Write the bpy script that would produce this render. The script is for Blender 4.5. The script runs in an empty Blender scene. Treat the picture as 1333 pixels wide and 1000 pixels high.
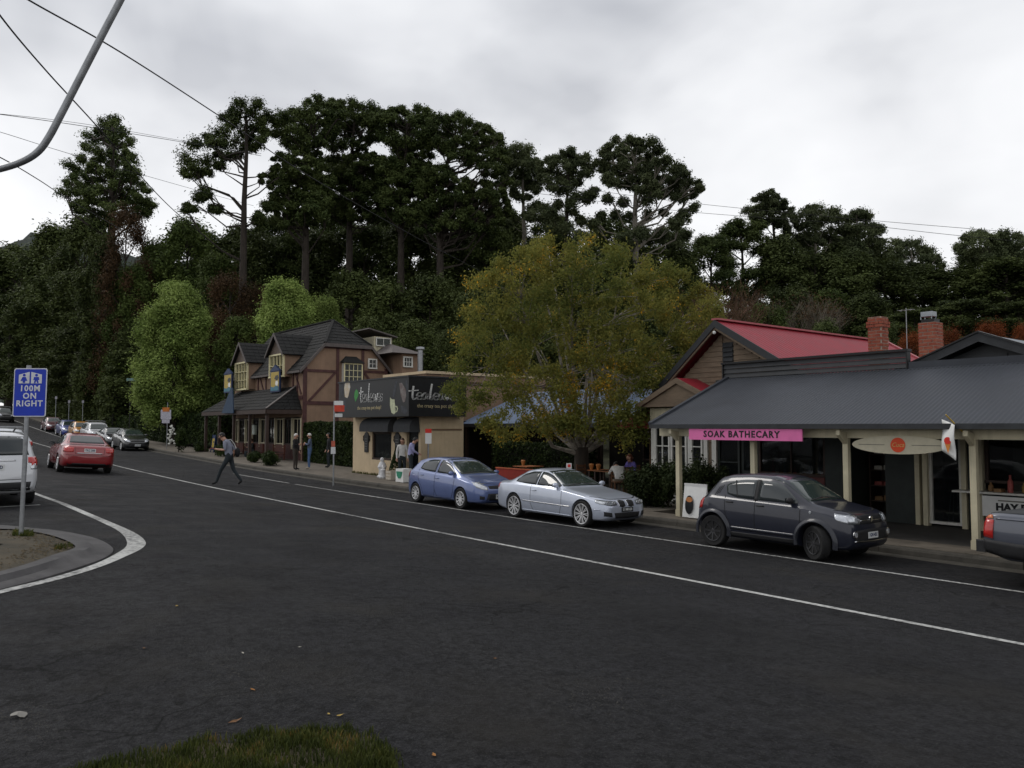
import bpy, bmesh, math, random
import numpy as np
from mathutils import Vector, Matrix, Euler
from mathutils.bvhtree import BVHTree

SC = bpy.context.scene
C = SC.collection
R = math.radians

# ------------------------------------------------------------------ camera
# world axes follow the street: -X runs up the street (s), +Y runs across it towards the shops (t)
FPX = 1040.0; CX = 666.5; CY = 500.0
ROAD = R(38.0); PITCH = R(3.05); EYE = 1.65
FW = Vector((-math.cos(ROAD), math.sin(ROAD), 0))
RT = Vector((math.sin(ROAD), math.cos(ROAD), 0))
cam_d = bpy.data.cameras.new('camera'); cam = bpy.data.objects.new('camera', cam_d); C.objects.link(cam)
FC = FW * math.cos(PITCH) + Vector((0, 0, math.sin(PITCH)))
UC = -FW * math.sin(PITCH) + Vector((0, 0, math.cos(PITCH)))
cam.matrix_world = Matrix(((RT.x, UC.x, -FC.x, 0), (RT.y, UC.y, -FC.y, 0), (RT.z, UC.z, -FC.z, EYE), (0, 0, 0, 1)))
cam_d.sensor_fit = 'HORIZONTAL'; cam_d.sensor_width = 36.0; cam_d.lens = 36.0 * FPX / 1333.0
cam_d.clip_start = 0.05; cam_d.clip_end = 5000
SC.camera = cam

# ------------------------------------------------------------------ sky, sun, exposure (overcast)
SUN_EL, SUN_AZ = R(48), R(205)      # azimuth measured from +X, counter-clockwise
W = bpy.data.worlds.new('World'); SC.world = W; W.use_nodes = True
nt = W.node_tree; nt.nodes.clear()
def N(t, **kw):
    n = nt.nodes.new(t)
    for k, v in kw.items(): setattr(n, k, v)
    return n
def L(a, b): nt.links.new(a, b)
out = N('ShaderNodeOutputWorld'); bg = N('ShaderNodeBackground')
sky = N('ShaderNodeTexSky', sky_type='NISHITA'); sky.sun_disc = False
sky.sun_elevation = SUN_EL; sky.sun_rotation = math.pi/2 - SUN_AZ
skm = N('ShaderNodeMix', data_type='RGBA', blend_type='MULTIPLY'); skm.inputs[0].default_value = 1
skm.inputs[7].default_value = (0.10, 0.10, 0.10, 1); L(sky.outputs[0], skm.inputs[6])
tc = N('ShaderNodeTexCoord')
sep = N('ShaderNodeSeparateXYZ'); L(tc.outputs['Generated'], sep.inputs[0])
# flatten the dome into a cloud layer: xy / (z + .25)
zz = N('ShaderNodeMath', operation='ABSOLUTE'); L(sep.outputs[2], zz.inputs[0])
za = N('ShaderNodeMath', operation='ADD'); L(zz.outputs[0], za.inputs[0]); za.inputs[1].default_value = 0.30
dx = N('ShaderNodeMath', operation='DIVIDE'); L(sep.outputs[0], dx.inputs[0]); L(za.outputs[0], dx.inputs[1])
dy = N('ShaderNodeMath', operation='DIVIDE'); L(sep.outputs[1], dy.inputs[0]); L(za.outputs[0], dy.inputs[1])
cmb = N('ShaderNodeCombineXYZ'); L(dx.outputs[0], cmb.inputs[0]); L(dy.outputs[0], cmb.inputs[1])
def cloud_noise(scale, detail, off, dist=0.3):
    m = N('ShaderNodeMapping'); L(cmb.outputs[0], m.inputs[0]); m.inputs['Location'].default_value = (off, off*0.37, 0)
    n = N('ShaderNodeTexNoise'); n.inputs['Scale'].default_value = scale; n.inputs['Detail'].default_value = detail
    n.inputs['Roughness'].default_value = 0.5; n.inputs['Distortion'].default_value = dist
    L(m.outputs[0], n.inputs[0]); return n.outputs[0]
n1 = cloud_noise(1.35, 4, 5.3, 0.3); n2 = cloud_noise(3.4, 4, 1.9, 0.4)
add = N('ShaderNodeMath', operation='MULTIPLY_ADD'); L(n2, add.inputs[0]); add.inputs[1].default_value = 0.30; L(n1, add.inputs[2])
ramp = N('ShaderNodeValToRGB'); L(add.outputs[0], ramp.inputs[0])
e = ramp.color_ramp.elements
e[0].position = 0.46; e[0].color = (0.36, 0.38, 0.43, 1)
e[1].position = 0.78; e[1].color = (1.02, 1.03, 1.05, 1)
em = ramp.color_ramp.elements.new(0.62); em.color = (0.76, 0.775, 0.81, 1)
# cloud deck thins to a brighter band low down all the way round
hz = N('ShaderNodeMapRange'); L(zz.outputs[0], hz.inputs[0])
hz.inputs[1].default_value = 0.12; hz.inputs[2].default_value = 0.58; hz.inputs[3].default_value = 0.9; hz.inputs[4].default_value = 0.0
mixh = N('ShaderNodeMix', data_type='RGBA'); L(hz.outputs[0], mixh.inputs[0]); L(ramp.outputs[0], mixh.inputs[6])
mixh.inputs[7].default_value = (1.06, 1.06, 1.07, 1)
mixs = N('ShaderNodeMix', data_type='RGBA'); mixs.inputs[0].default_value = 0.94
L(skm.outputs[2], mixs.inputs[6]); L(mixh.outputs[2], mixs.inputs[7])
L(mixs.outputs[2], bg.inputs[0]); bg.inputs[1].default_value = 1.0
L(bg.outputs[0], out.inputs[0])

sd = bpy.data.lights.new('sun', 'SUN'); so = bpy.data.objects.new('sun', sd); C.objects.link(so)
sd.energy = 0.9; sd.angle = R(18); sd.color = (1.0, 0.96, 0.9)
sv = Vector((math.cos(SUN_EL)*math.cos(SUN_AZ), math.cos(SUN_EL)*math.sin(SUN_AZ), math.sin(SUN_EL)))
so.rotation_euler = sv.to_track_quat('Z', 'Y').to_euler(); so.location = sv*60
vs = SC.view_settings; vs.view_transform = 'Standard'; vs.look = 'None'; vs.exposure = 0.0; vs.gamma = 1.0
vs.use_curve_mapping = False
SC.cycles.max_bounces = 5; SC.cycles.diffuse_bounces = 2; SC.cycles.glossy_bounces = 3
SC.cycles.transmission_bounces = 4; SC.cycles.transparent_max_bounces = 6
SC.cycles.use_denoising = True

# ------------------------------------------------------------------ pixel <-> place
def ray(px, py):
    return FC + RT * ((px-CX)/FPX) + UC * ((CY-py)/FPX)
def at(px, py, Z):
    "point on the pixel's ray at horizontal depth Z"
    d = ray(px, py); k = Z / d.dot(FW)
    return Vector((0, 0, EYE)) + d*k
def on_t(px, py, t):
    d = ray(px, py); return Vector((0, 0, EYE)) + d*(t/d.y)
# ground heights (z, camera foot = 0): street profile along s + cross fall over t
_sg = np.arange(-80, 420.1, 2.0)
_sk = np.interp(_sg, [-80, -20, 0, 16, 28, 40, 55, 71, 82, 105, 134, 170, 220, 420],
                [-.9, -.5, -.41, -.41, -.36, -.22, .14, .55, .87, 2.0, 3.60, 5.4, 6.9, 8.0])
_k = np.array([1, 2, 3, 2, 1])/9.0
_sk = np.convolve(np.pad(_sk, 2, mode='edge'), _k, mode='valid')
_tg = np.arange(-90, 260.1, 0.5)
_tk = np.interp(_tg, [-90, -12, 0, 2.5, 8.5, 12.5, 14.5, 260], [.6, .45, .41, .38, 0, -.24, -.26, -.26])
def H(s, t):
    return float(np.interp(s, _sg, _sk) + np.interp(t, _tg, _tk))
def hill(s, t):
    t0 = 33.0 if s < 60 else 33.0 - min(12.0, (s-60)*0.3)
    d = t - t0
    if d <= 0: return 0.0
    return 0.20*(math.sqrt(d*d+60)-math.sqrt(60)) if d < 90 else 0.20*(math.sqrt(90*90+60)-7.75)
def G(s, t): return H(s, t) + hill(s, t)
def on_ground(px, py, extra=0.0):
    d = ray(px, py); o = Vector((0, 0, EYE)); lo = 1.0; k = 1.0
    prev = 1.0
    while k < 400:
        p = o + d*k
        if p.z <= H(-p.x, p.y) + extra:
            a, b = prev, k
            for _ in range(30):
                m = (a+b)/2; q = o + d*m
                if q.z <= H(-q.x, q.y) + extra: b = m
                else: a = m
            return o + d*b
        prev = k; k += 0.25 + k*0.01
    return o + d*k
KERB_T = 14.55
FP = 0.14                            # footpath above the gutter
def foot(s, t): return H(s, max(t, KERB_T)) + FP

# ------------------------------------------------------------------ mesh builder
OFF = {}
class MB:
    def __init__(self): self.v = []; self.f = []; self.m = []
    def add(self, vs, fs, mi=0):
        n = len(self.v); self.v.extend([tuple(p) for p in vs])
        self.f.extend([tuple(i+n for i in f) for f in fs]); self.m.extend([mi]*len(fs)); return self
    def box(self, x0, x1, y0, y1, z0, z1, mi=0):
        if x0 > x1: x0, x1 = x1, x0
        if y0 > y1: y0, y1 = y1, y0
        if z0 > z1: z0, z1 = z1, z0
        return self.add([(x0,y0,z0),(x1,y0,z0),(x1,y1,z0),(x0,y1,z0),(x0,y0,z1),(x1,y0,z1),(x1,y1,z1),(x0,y1,z1)],
                 [(0,3,2,1),(4,5,6,7),(0,1,5,4),(1,2,6,5),(2,3,7,6),(3,0,4,7)], mi)
    def prism(self, poly, ax, d0, d1, mi=0):
        "poly: 2D points in the two other axes (x: (y,z), y: (x,z), z: (x,y))"
        def P(p, d):
            return (d, p[0], p[1]) if ax == 'x' else ((p[0], d, p[1]) if ax == 'y' else (p[0], p[1], d))
        n = len(poly)
        vs = [P(p, d0) for p in poly] + [P(p, d1) for p in poly]
        fs = [tuple(range(n))[::-1], tuple(range(n, 2*n))] + [(i, (i+1) % n, n+(i+1) % n, n+i) for i in range(n)]
        return self.add(vs, fs, mi)
    def slab(self, quad, th, mi=0):
        "plate: 4 (or more) corner points thickened along the face normal by -th"
        q = [Vector(p) for p in quad]
        nrm = (q[1]-q[0]).cross(q[2]-q[0]).normalized()
        n = len(q); vs = q + [p - nrm*th for p in q]
        fs = [tuple(range(n)), tuple(range(n, 2*n))[::-1]] + [(i, n+i, n+(i+1) % n, (i+1) % n) for i in range(n)]
        return self.add(vs, fs, mi)
    def beam(self, p, q, w, h, up=(0, 0, 1), mi=0):
        p = Vector(p); q = Vector(q); d = (q-p).normalized(); up = Vector(up)
        sx = d.cross(up)
        if sx.length < 1e-4: sx = d.cross(Vector((1, 0, 0)))
        sx.normalize(); uy = sx.cross(d)
        o = [sx*a*w/2 + uy*b*h/2 for a, b in ((-1,-1),(1,-1),(1,1),(-1,1))]
        return self.add([p+i for i in o]+[q+i for i in o], [(0,1,2,3)[::-1],(4,5,6,7),(0,1,5,4),(1,2,6,5),(2,3,7,6),(3,0,4,7)], mi)
    def tube(self, pts, rad, n=8, mi=0, cap=True):
        pts = [Vector(p) for p in pts]; k = len(pts)
        if not hasattr(rad, '__len__'): rad = [rad]*k
        vs = []; fs = []
        ref = Vector((0, 0, 1))
        for i in range(k):
            d = (pts[min(i+1, k-1)] - pts[max(i-1, 0)]).normalized()
            r_ = ref if abs(d.dot(ref)) < 0.95 else Vector((1, 0, 0))
            a = d.cross(r_).normalized(); b = a.cross(d)
            for j in range(n):
                t = 2*math.pi*j/n; vs.append(pts[i] + (a*math.cos(t)+b*math.sin(t))*rad[i])
        for i in range(k-1):
            for j in range(n):
                fs.append((i*n+j, i*n+(j+1) % n, (i+1)*n+(j+1) % n, (i+1)*n+j))
        if cap: fs.append(tuple(range(n))); fs.append(tuple(range((k-1)*n, k*n))[::-1])
        return self.add(vs, fs, mi)
    def lathe(self, prof, c=(0, 0, 0), ax='z', n=16, mi=0):
        "prof: (radius, height) pairs"
        vs = []; fs = []; k = len(prof); c = Vector(c)
        for r_, h in prof:
            for j in range(n):
                t = 2*math.pi*j/n; a, b = r_*math.cos(t), r_*math.sin(t)
                vs.append(c + Vector((a, b, h) if ax == 'z' else ((a, h, b) if ax == 'y' else (h, a, b))))
        for i in range(k-1):
            for j in range(n): fs.append((i*n+j, i*n+(j+1) % n, (i+1)*n+(j+1) % n, (i+1)*n+j))
        fs.append(tuple(range(n))); fs.append(tuple(range((k-1)*n, k*n))[::-1])
        return self.add(vs, fs, mi)
    def ell(self, c, r, n=10, m=7, mi=0):
        prof = []
        vs = []; fs = []; c = Vector(c)
        for i in range(m+1):
            ph = math.pi*i/m
            for j in range(n):
                t = 2*math.pi*j/n
                vs.append(c + Vector((r[0]*math.sin(ph)*math.cos(t), r[1]*math.sin(ph)*math.sin(t), -r[2]*math.cos(ph))))
        for i in range(m):
            for j in range(n): fs.append((i*n+j, i*n+(j+1) % n, (i+1)*n+(j+1) % n, (i+1)*n+j))
        return self.add(vs, fs, mi)
    def build(self, name, mats, parent=None, smooth=False, fix=True):
        off = OFF.get(parent.name, Vector((0, 0, 0))) if parent is not None else Vector((0, 0, 0))
        me = bpy.data.meshes.new(name)
        va = [(p[0]-off.x, p[1]-off.y, p[2]-off.z) for p in self.v]
        me.from_pydata(va, [], self.f)
        if not isinstance(mats, (list, tuple)): mats = [mats]
        for m in mats: me.materials.append(m)
        if len(mats) > 1: me.polygons.foreach_set('material_index', self.m)
        if fix:
            b = bmesh.new(); b.from_mesh(me); bmesh.ops.recalc_face_normals(b, faces=b.faces); b.to_mesh(me); b.free()
        if smooth: smooth_mesh(me)
        return link(name, me, parent, off)
def smooth_mesh(me, ang=40):
    me.polygons.foreach_set('use_smooth', [True]*len(me.polygons))
    try: me.set_sharp_from_angle(angle=R(ang))
    except Exception: pass
def link(name, me, parent=None, off=None):
    o = bpy.data.objects.new(name, me); C.objects.link(o)
    if parent is not None:
        o.parent = parent
        OFF[o.name] = OFF.get(parent.name, Vector((0, 0, 0)))
    return o
def tag(o, label=None, cat=None, group=None, kind=None):
    if label: o['label'] = label
    if cat: o['category'] = cat
    if group: o['group'] = group
    if kind: o['kind'] = kind
    return o
def thing(name, label, cat, loc=(0, 0, 0), rotz=0.0, group=None, off=True):
    "Empty at the thing's base; off=True: its parts are written in world coordinates"
    o = bpy.data.objects.new(name, None); C.objects.link(o)
    o.empty_display_size = 0.2
    o.location = loc; o.rotation_euler = (0, 0, rotz)
    OFF[o.name] = Vector(loc) if off else Vector((0, 0, 0))
    return tag(o, label, cat, group)
def place_single(o, base):
    "give a one-mesh thing its origin at its base"
    base = Vector(base); o.data.transform(Matrix.Translation(-base)); o.location = base; return o
def dup(o, loc=None, rotz=None, label=None, group=None, parent=None):
    c = o.copy(); C.objects.link(c)
    if parent is not None: c.parent = parent
    if loc is not None: c.location = loc
    if rotz is not None: c.rotation_euler = (0, 0, rotz)
    if label: c['label'] = label
    if group: c['group'] = group
    for ch in list(o.children): dup(ch, parent=c)
    return c
def text_mesh(txt, size, depth=0.004, bold=0.0, align='CENTER', shear=0.0, space=1.0):
    cu = bpy.data.curves.new('t', 'FONT'); cu.body = txt; cu.size = size; cu.extrude = depth; cu.offset = bold
    cu.align_x = align; cu.align_y = 'CENTER'; cu.shear = shear; cu.space_character = space; cu.resolution_u = 2
    o = bpy.data.objects.new('t', cu); C.objects.link(o)
    dg = bpy.context.evaluated_depsgraph_get(); me = bpy.data.meshes.new_from_object(o.evaluated_get(dg))
    bpy.data.objects.remove(o); bpy.data.curves.remove(cu)
    me.materials.clear()
    return me
def text(name, txt, size, mat, parent, M, bold=0.0, depth=0.004, shear=0.0, space=1.0, xs=1.0):
    "M maps text plane (x right, y up, z out) to world"
    me = text_mesh(txt, size, depth, bold, 'CENTER', shear, space)
    me.transform(Matrix.Diagonal((xs, 1, 1, 1))); me.transform(M)
    off = OFF.get(parent.name, Vector((0, 0, 0))); me.transform(Matrix.Translation(-off))
    me.name = name; me.materials.append(mat)
    return link(name, me, parent)
def face_road(x, y, z):
    "text plane facing the street (-Y): right = +X, up = +Z, out = -Y"
    return Matrix(((1, 0, 0, x), (0, 0, -1, y), (0, 1, 0, z), (0, 0, 0, 1)))
def face_down(x, y, z):
    "text plane facing down the street (+X): right = +Y, up = Z, out = +X"
    return Matrix(((0, 0, 1, x), (1, 0, 0, y), (0, 1, 0, z), (0, 0, 0, 1)))

# ------------------------------------------------------------------ materials
MATS = {}
def new_mat(name):
    m = bpy.data.materials.new(name); m.use_nodes = True; m.node_tree.nodes.clear(); return m
def pm(name, col, rough=0.6, metal=0.0, var=0.18, scale=6.0, bump=0.0, bscale=None, col2=None, spec=0.3, coat=0.0,
       stretch=(1, 1, 1), detail=5.0, streak=0.0):
    "plain surface with uneven colour, wear and fine relief"
    if name in MATS: return MATS[name]
    m = new_mat(name); t = m.node_tree; n = t.nodes; l = t.links
    o = n.new('ShaderNodeOutputMaterial'); b = n.new('ShaderNodeBsdfPrincipled'); l.new(b.outputs[0], o.inputs[0])
    tc = n.new('ShaderNodeTexCoord'); mp = n.new('ShaderNodeMapping'); mp.inputs['Scale'].default_value = stretch
    l.new(tc.outputs['Object'], mp.inputs[0])
    nz = n.new('ShaderNodeTexNoise'); nz.inputs['Scale'].default_value = scale; nz.inputs['Detail'].default_value = detail
    nz.inputs['Roughness'].default_value = 0.65
    l.new(mp.outputs[0], nz.inputs[0])
    c2 = col2 if col2 else tuple(min(1, c*(1+var)) for c in col)
    c1 = col if col2 else tuple(c*(1-var) for c in col)
    r_ = n.new('ShaderNodeMapRange'); r_.inputs[1].default_value = 0.32; r_.inputs[2].default_value = 0.68
    l.new(nz.outputs[0], r_.inputs[0])
    mx = n.new('ShaderNodeMix'); mx.data_type = 'RGBA'; l.new(r_.outputs[0], mx.inputs[0])
    mx.inputs[6].default_value = (*c1, 1); mx.inputs[7].default_value = (*c2, 1)
    colout = mx.outputs[2]
    if streak > 0:
        mp2 = n.new('ShaderNodeMapping'); mp2.inputs['Scale'].default_value = (5, 5, 0.35); l.new(tc.outputs['Object'], mp2.inputs[0])
        n2 = n.new('ShaderNodeTexNoise'); n2.inputs['Scale'].default_value = 2.0; n2.inputs['Detail'].default_value = 4; l.new(mp2.outputs[0], n2.inputs[0])
        r2 = n.new('ShaderNodeMapRange'); r2.inputs[1].default_value = 0.5; r2.inputs[2].default_value = 0.75; r2.inputs[4].default_value = streak
        l.new(n2.outputs[0], r2.inputs[0])
        m2 = n.new('ShaderNodeMix'); m2.data_type = 'RGBA'; l.new(r2.outputs[0], m2.inputs[0]); l.new(colout, m2.inputs[6])
        m2.inputs[7].default_value = (*[c*0.45 for c in col], 1); colout = m2.outputs[2]
    l.new(colout, b.inputs['Base Color'])
    b.inputs['Metallic'].default_value = metal; b.inputs['Specular IOR Level'].default_value = spec
    rr = n.new('ShaderNodeMapRange'); rr.inputs[3].default_value = max(0.02, rough*0.85); rr.inputs[4].default_value = min(1, rough*1.15)
    l.new(nz.outputs[0], rr.inputs[0]); l.new(rr.outputs[0], b.inputs['Roughness'])
    b.inputs['Coat Weight'].default_value = coat; b.inputs['Coat Roughness'].default_value = 0.04
    if bump > 0:
        nb = n.new('ShaderNodeTexNoise'); nb.inputs['Scale'].default_value = bscale or scale*6; nb.inputs['Detail'].default_value = 4
        l.new(mp.outputs[0], nb.inputs[0])
        bp = n.new('ShaderNodeBump'); bp.inputs['Strength'].default_value = bump; bp.inputs['Distance'].default_value = 0.01
        l.new(nb.outputs[0], bp.inputs['Height']); l.new(bp.outputs[0], b.inputs['Normal'])
    MATS[name] = m; return m
def leafmat(name, c1, c2, c3=None, trans=0.25, rough=0.6, scale=0.6):
    "foliage: colour drifts from clump to clump and leaf to leaf, some light passes through"
    if name in MATS: return MATS[name]
    m = new_mat(name); t = m.node_tree; n = t.nodes; l = t.links
    o = n.new('ShaderNodeOutputMaterial')
    g = n.new('ShaderNodeNewGeometry'); oi = n.new('ShaderNodeObjectInfo')
    nz = n.new('ShaderNodeTexNoise'); nz.inputs['Scale'].default_value = scale; nz.inputs['Detail'].default_value = 3
    l.new(g.outputs['Position'], nz.inputs[0])
    wn = n.new('ShaderNodeTexWhiteNoise'); wn.noise_dimensions = '1D'; l.new(g.outputs['Random Per Island'], wn.inputs[1])
    r_ = n.new('ShaderNodeMapRange'); r_.inputs[1].default_value = 0.34; r_.inputs[2].default_value = 0.66; l.new(nz.outputs[0], r_.inputs[0])
    av = n.new('ShaderNodeMath'); av.operation = 'MULTIPLY_ADD'; l.new(wn.outputs[0], av.inputs[0]); av.inputs[1].default_value = 0.5
    hf = n.new('ShaderNodeMath'); hf.operation = 'MULTIPLY_ADD'; l.new(r_.outputs[0], hf.inputs[0]); hf.inputs[1].default_value = 0.6; hf.inputs[2].default_value = -0.05
    l.new(hf.outputs[0], av.inputs[2])
    rp = n.new('ShaderNodeValToRGB'); l.new(av.outputs[0], rp.inputs[0])
    rp.color_ramp.elements[0].position = 0.15; rp.color_ramp.elements[0].color = (*c1, 1)
    rp.color_ramp.elements[1].position = 0.8; rp.color_ramp.elements[1].color = (*c2, 1)
    if c3:
        q = rp.color_ramp.elements.new(0.93); q.color = (*c3, 1)
    hs = n.new('ShaderNodeHueSaturation'); l.new(rp.outputs[0], hs.inputs['Color'])
    mr = n.new('ShaderNodeMapRange'); mr.inputs[3].default_value = 0.8; mr.inputs[4].default_value = 1.2; l.new(oi.outputs['Random'], mr.inputs[0]); l.new(mr.outputs[0], hs.inputs['Value'])
    d = n.new('ShaderNodeBsdfPrincipled'); d.inputs['Roughness'].default_value = rough; d.inputs['Specular IOR Level'].default_value = 0.08
    l.new(hs.outputs[0], d.inputs['Base Color'])
    tr = n.new('ShaderNodeBsdfTranslucent'); l.new(hs.outputs[0], tr.inputs[0])
    mx = n.new('ShaderNodeMixShader'); mx.inputs[0].default_value = trans; l.new(d.outputs[0], mx.inputs[1]); l.new(tr.outputs[0], mx.inputs[2])
    l.new(mx.outputs[0], o.inputs[0]); MATS[name] = m; return m
def glassmat(name, tint=(0.02, 0.025, 0.028), rough=0.03, alpha=0.0):
    "window glass: dark tint behind a mirror-like surface; alpha lets what lies behind show through"
    if name in MATS: return MATS[name]
    m = new_mat(name); t = m.node_tree; n = t.nodes; l = t.links
    o = n.new('ShaderNodeOutputMaterial'); b = n.new('ShaderNodeBsdfPrincipled')
    b.inputs['Base Color'].default_value = (*tint, 1); b.inputs['Roughness'].default_value = rough; b.inputs['Specular IOR Level'].default_value = 0.6
    tcn = n.new('ShaderNodeTexCoord'); nz = n.new('ShaderNodeTexNoise'); nz.inputs['Scale'].default_value = 1.4; l.new(tcn.outputs['Object'], nz.inputs[0])
    bp = n.new('ShaderNodeBump'); bp.inputs['Strength'].default_value = 0.05; bp.inputs['Distance'].default_value = 0.05; l.new(nz.outputs[0], bp.inputs['Height']); l.new(bp.outputs[0], b.inputs['Normal'])
    if alpha > 0:
        tb = n.new('ShaderNodeBsdfTransparent'); tb.inputs[0].default_value = (0.75, 0.8, 0.78, 1)
        mx = n.new('ShaderNodeMixShader'); mx.inputs[0].default_value = alpha; l.new(b.outputs[0], mx.inputs[1]); l.new(tb.outputs[0], mx.inputs[2]); l.new(mx.outputs[0], o.inputs[0])
    else: l.new(b.outputs[0], o.inputs[0])
    MATS[name] = m; return m
cream = pm('cream_paint', (0.52, 0.47, 0.33), 0.55, var=0.12, scale=3, streak=0.35)
white = pm('white_paint', (0.62, 0.61, 0.56), 0.5, var=0.1, scale=4, streak=0.25)
darktrim = pm('charcoal_paint', (0.028, 0.030, 0.033), 0.5, var=0.25, scale=4)
black = pm('black_paint', (0.012, 0.012, 0.013), 0.45, var=0.2)
steel = pm('galvanised_steel', (0.30, 0.31, 0.32), 0.45, metal=0.7, var=0.2, scale=12)
winglass = glassmat('window_glass', (0.012, 0.014, 0.016), 0.03, 0.55)
darkwood = pm('dark_timber', (0.045, 0.028, 0.022), 0.6, var=0.3, scale=5, stretch=(1, 1, 6))
brownwood = pm('brown_timber', (0.16, 0.085, 0.04), 0.6, var=0.3, scale=5)
# ================================================================== ground, road, footpath
def asphalt_mat():
    m = new_mat('asphalt'); t = m.node_tree; n = t.nodes; l = t.links
    o = n.new('ShaderNodeOutputMaterial'); b = n.new('ShaderNodeBsdfPrincipled'); l.new(b.outputs[0], o.inputs[0])
    tc = n.new('ShaderNodeTexCoord')
    def noise(sc, det=4, st=(1, 1, 1), rg=0.6):
        mp = n.new('ShaderNodeMapping'); mp.inputs['Scale'].default_value = st; l.new(tc.outputs['Object'], mp.inputs[0])
        z = n.new('ShaderNodeTexNoise'); z.inputs['Scale'].default_value = sc; z.inputs['Detail'].default_value = det; z.inputs['Roughness'].default_value = rg
        l.new(mp.outputs[0], z.inputs[0]); return z.outputs[0]
    def rng(x, a, b_, c=0.0, d=1.0):
        r_ = n.new('ShaderNodeMapRange'); l.new(x, r_.inputs[0])
        for i, v in zip((1, 2, 3, 4), (a, b_, c, d)): r_.inputs[i].default_value = v
        return r_.outputs[0]
    def mix(f, A, B):
        x = n.new('ShaderNodeMix'); x.data_type = 'RGBA'
        if isinstance(f, float): x.inputs[0].default_value = f
        else: l.new(f, x.inputs[0])
        for i, c in ((6, A), (7, B)):
            if isinstance(c, tuple): x.inputs[i].default_value = (*c, 1)
            else: l.new(c, x.inputs[i])
        return x.outputs[2]
    big = rng(noise(0.22, 5), 0.35, 0.68)
    wear = rng(noise(0.9, 4, (0.10, 1.0, 1.0)), 0.38, 0.66)      # bands drawn out along the street by wheels
    fine = rng(noise(38, 4, (1, 1, 1), .75), 0.36, 0.64); stone = rng(noise(75, 2), 0.60, 0.70)
    c = mix(big, (0.020, 0.020, 0.022), (0.056, 0.0555, 0.058))
    c = mix(wear, c, (0.036, 0.036, 0.041))
    f2 = n.new('ShaderNodeMath'); f2.operation = 'MULTIPLY'; l.new(fine, f2.inputs[0]); f2.inputs[1].default_value = 0.75
    c = mix(f2.outputs[0], c, (0.008, 0.008, 0.009))
    pit = rng(noise(11, 6, (1, 1, 1), .9), 0.46, 0.58); f3 = n.new('ShaderNodeMath'); f3.operation = 'MULTIPLY'; l.new(pit, f3.inputs[0]); f3.inputs[1].default_value = 0.92
    c = mix(f3.outputs[0], c, (0.006, 0.006, 0.0065))
    s2 = n.new('ShaderNodeMath'); s2.operation = 'MULTIPLY'; l.new(stone, s2.inputs[0]); s2.inputs[1].default_value = 0.42
    c = mix(s2.outputs[0], c, (0.11, 0.108, 0.10))
    # cracks
    vz = n.new('ShaderNodeTexVoronoi'); vz.feature = 'DISTANCE_TO_EDGE'; vz.inputs['Scale'].default_value = 0.42
    wob = n.new('ShaderNodeTexNoise'); wob.inputs['Scale'].default_value = 2.2; wob.inputs['Detail'].default_value = 6
    l.new(tc.outputs['Object'], wob.inputs[0])
    va = n.new('ShaderNodeVectorMath'); va.operation = 'MULTIPLY_ADD'; l.new(wob.outputs['Color'], va.inputs[0]); va.inputs[1].default_value = (0.9, 0.9, 0.9)
    l.new(tc.outputs['Object'], va.inputs[2]); l.new(va.outputs[0], vz.inputs[0])
    cr = rng(vz.outputs['Distance'], 0.002, 0.010, 1.0, 0.0)
    msk = rng(noise(0.35, 3), 0.47, 0.56)
    cm = n.new('ShaderNodeMath'); cm.operation = 'MULTIPLY'; l.new(cr, cm.inputs[0]); l.new(msk, cm.inputs[1])
    c = mix(cm.outputs[0], c, (0.004, 0.004, 0.004))
    # damp brown dirt towards the corner
    dirt = rng(noise(0.6, 6), 0.52, 0.70, 0.0, 0.6); c = mix(dirt, c, (0.030, 0.027, 0.023))
    l.new(c, b.inputs['Base Color'])
    l.new(rng(noise(1.3, 4), 0.3, 0.7, 0.58, 0.82), b.inputs['Roughness']); b.inputs['Specular IOR Level'].default_value = 0.14
    hb = n.new('ShaderNodeMath'); hb.operation = 'ADD'; l.new(noise(45, 4), hb.inputs[0]); l.new(noise(11, 6, (1, 1, 1), .9), hb.inputs[1])
    bp = n.new('ShaderNodeBump'); bp.inputs['Strength'].default_value = 1.0; bp.inputs['Distance'].default_value = 0.035
    l.new(hb.outputs[0], bp.inputs['Height']); l.new(bp.outputs[0], b.inputs['Normal'])
    return m
def paintline_mat():
    m = new_mat('road_line_paint'); t = m.node_tree; n = t.nodes; l = t.links
    o = n.new('ShaderNodeOutputMaterial'); b = n.new('ShaderNodeBsdfPrincipled'); l.new(b.outputs[0], o.inputs[0])
    tc = n.new('ShaderNodeTexCoord')
    z = n.new('ShaderNodeTexNoise'); z.inputs['Scale'].default_value = 14; z.inputs['Detail'].default_value = 6; z.inputs['Roughness'].default_value = 0.75; l.new(tc.outputs['Object'], z.inputs[0])
    y = n.new('ShaderNodeTexNoise'); y.inputs['Scale'].default_value = 0.5; y.inputs['Detail'].default_value = 3; l.new(tc.outputs['Object'], y.inputs[0])
    s = n.new('ShaderNodeMath'); s.operation = 'MULTIPLY_ADD'; l.new(y.outputs[0], s.inputs[0]); s.inputs[1].default_value = 0.5; l.new(z.outputs[0], s.inputs[2])
    r_ = n.new('ShaderNodeMapRange'); r_.inputs[1].default_value = 0.68; r_.inputs[2].default_value = 0.90; l.new(s.outputs[0], r_.inputs[0])
    x = n.new('ShaderNodeMix'); x.data_type = 'RGBA'; l.new(r_.outputs[0], x.inputs[0]); x.inputs[6].default_value = (0.46, 0.46, 0.44, 1); x.inputs[7].default_value = (0.06, 0.06, 0.06, 1)
    l.new(x.outputs[2], b.inputs['Base Color']); b.inputs['Roughness'].default_value = 0.6
    return m
ASPH = asphalt_mat(); LINE = paintline_mat()
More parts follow.
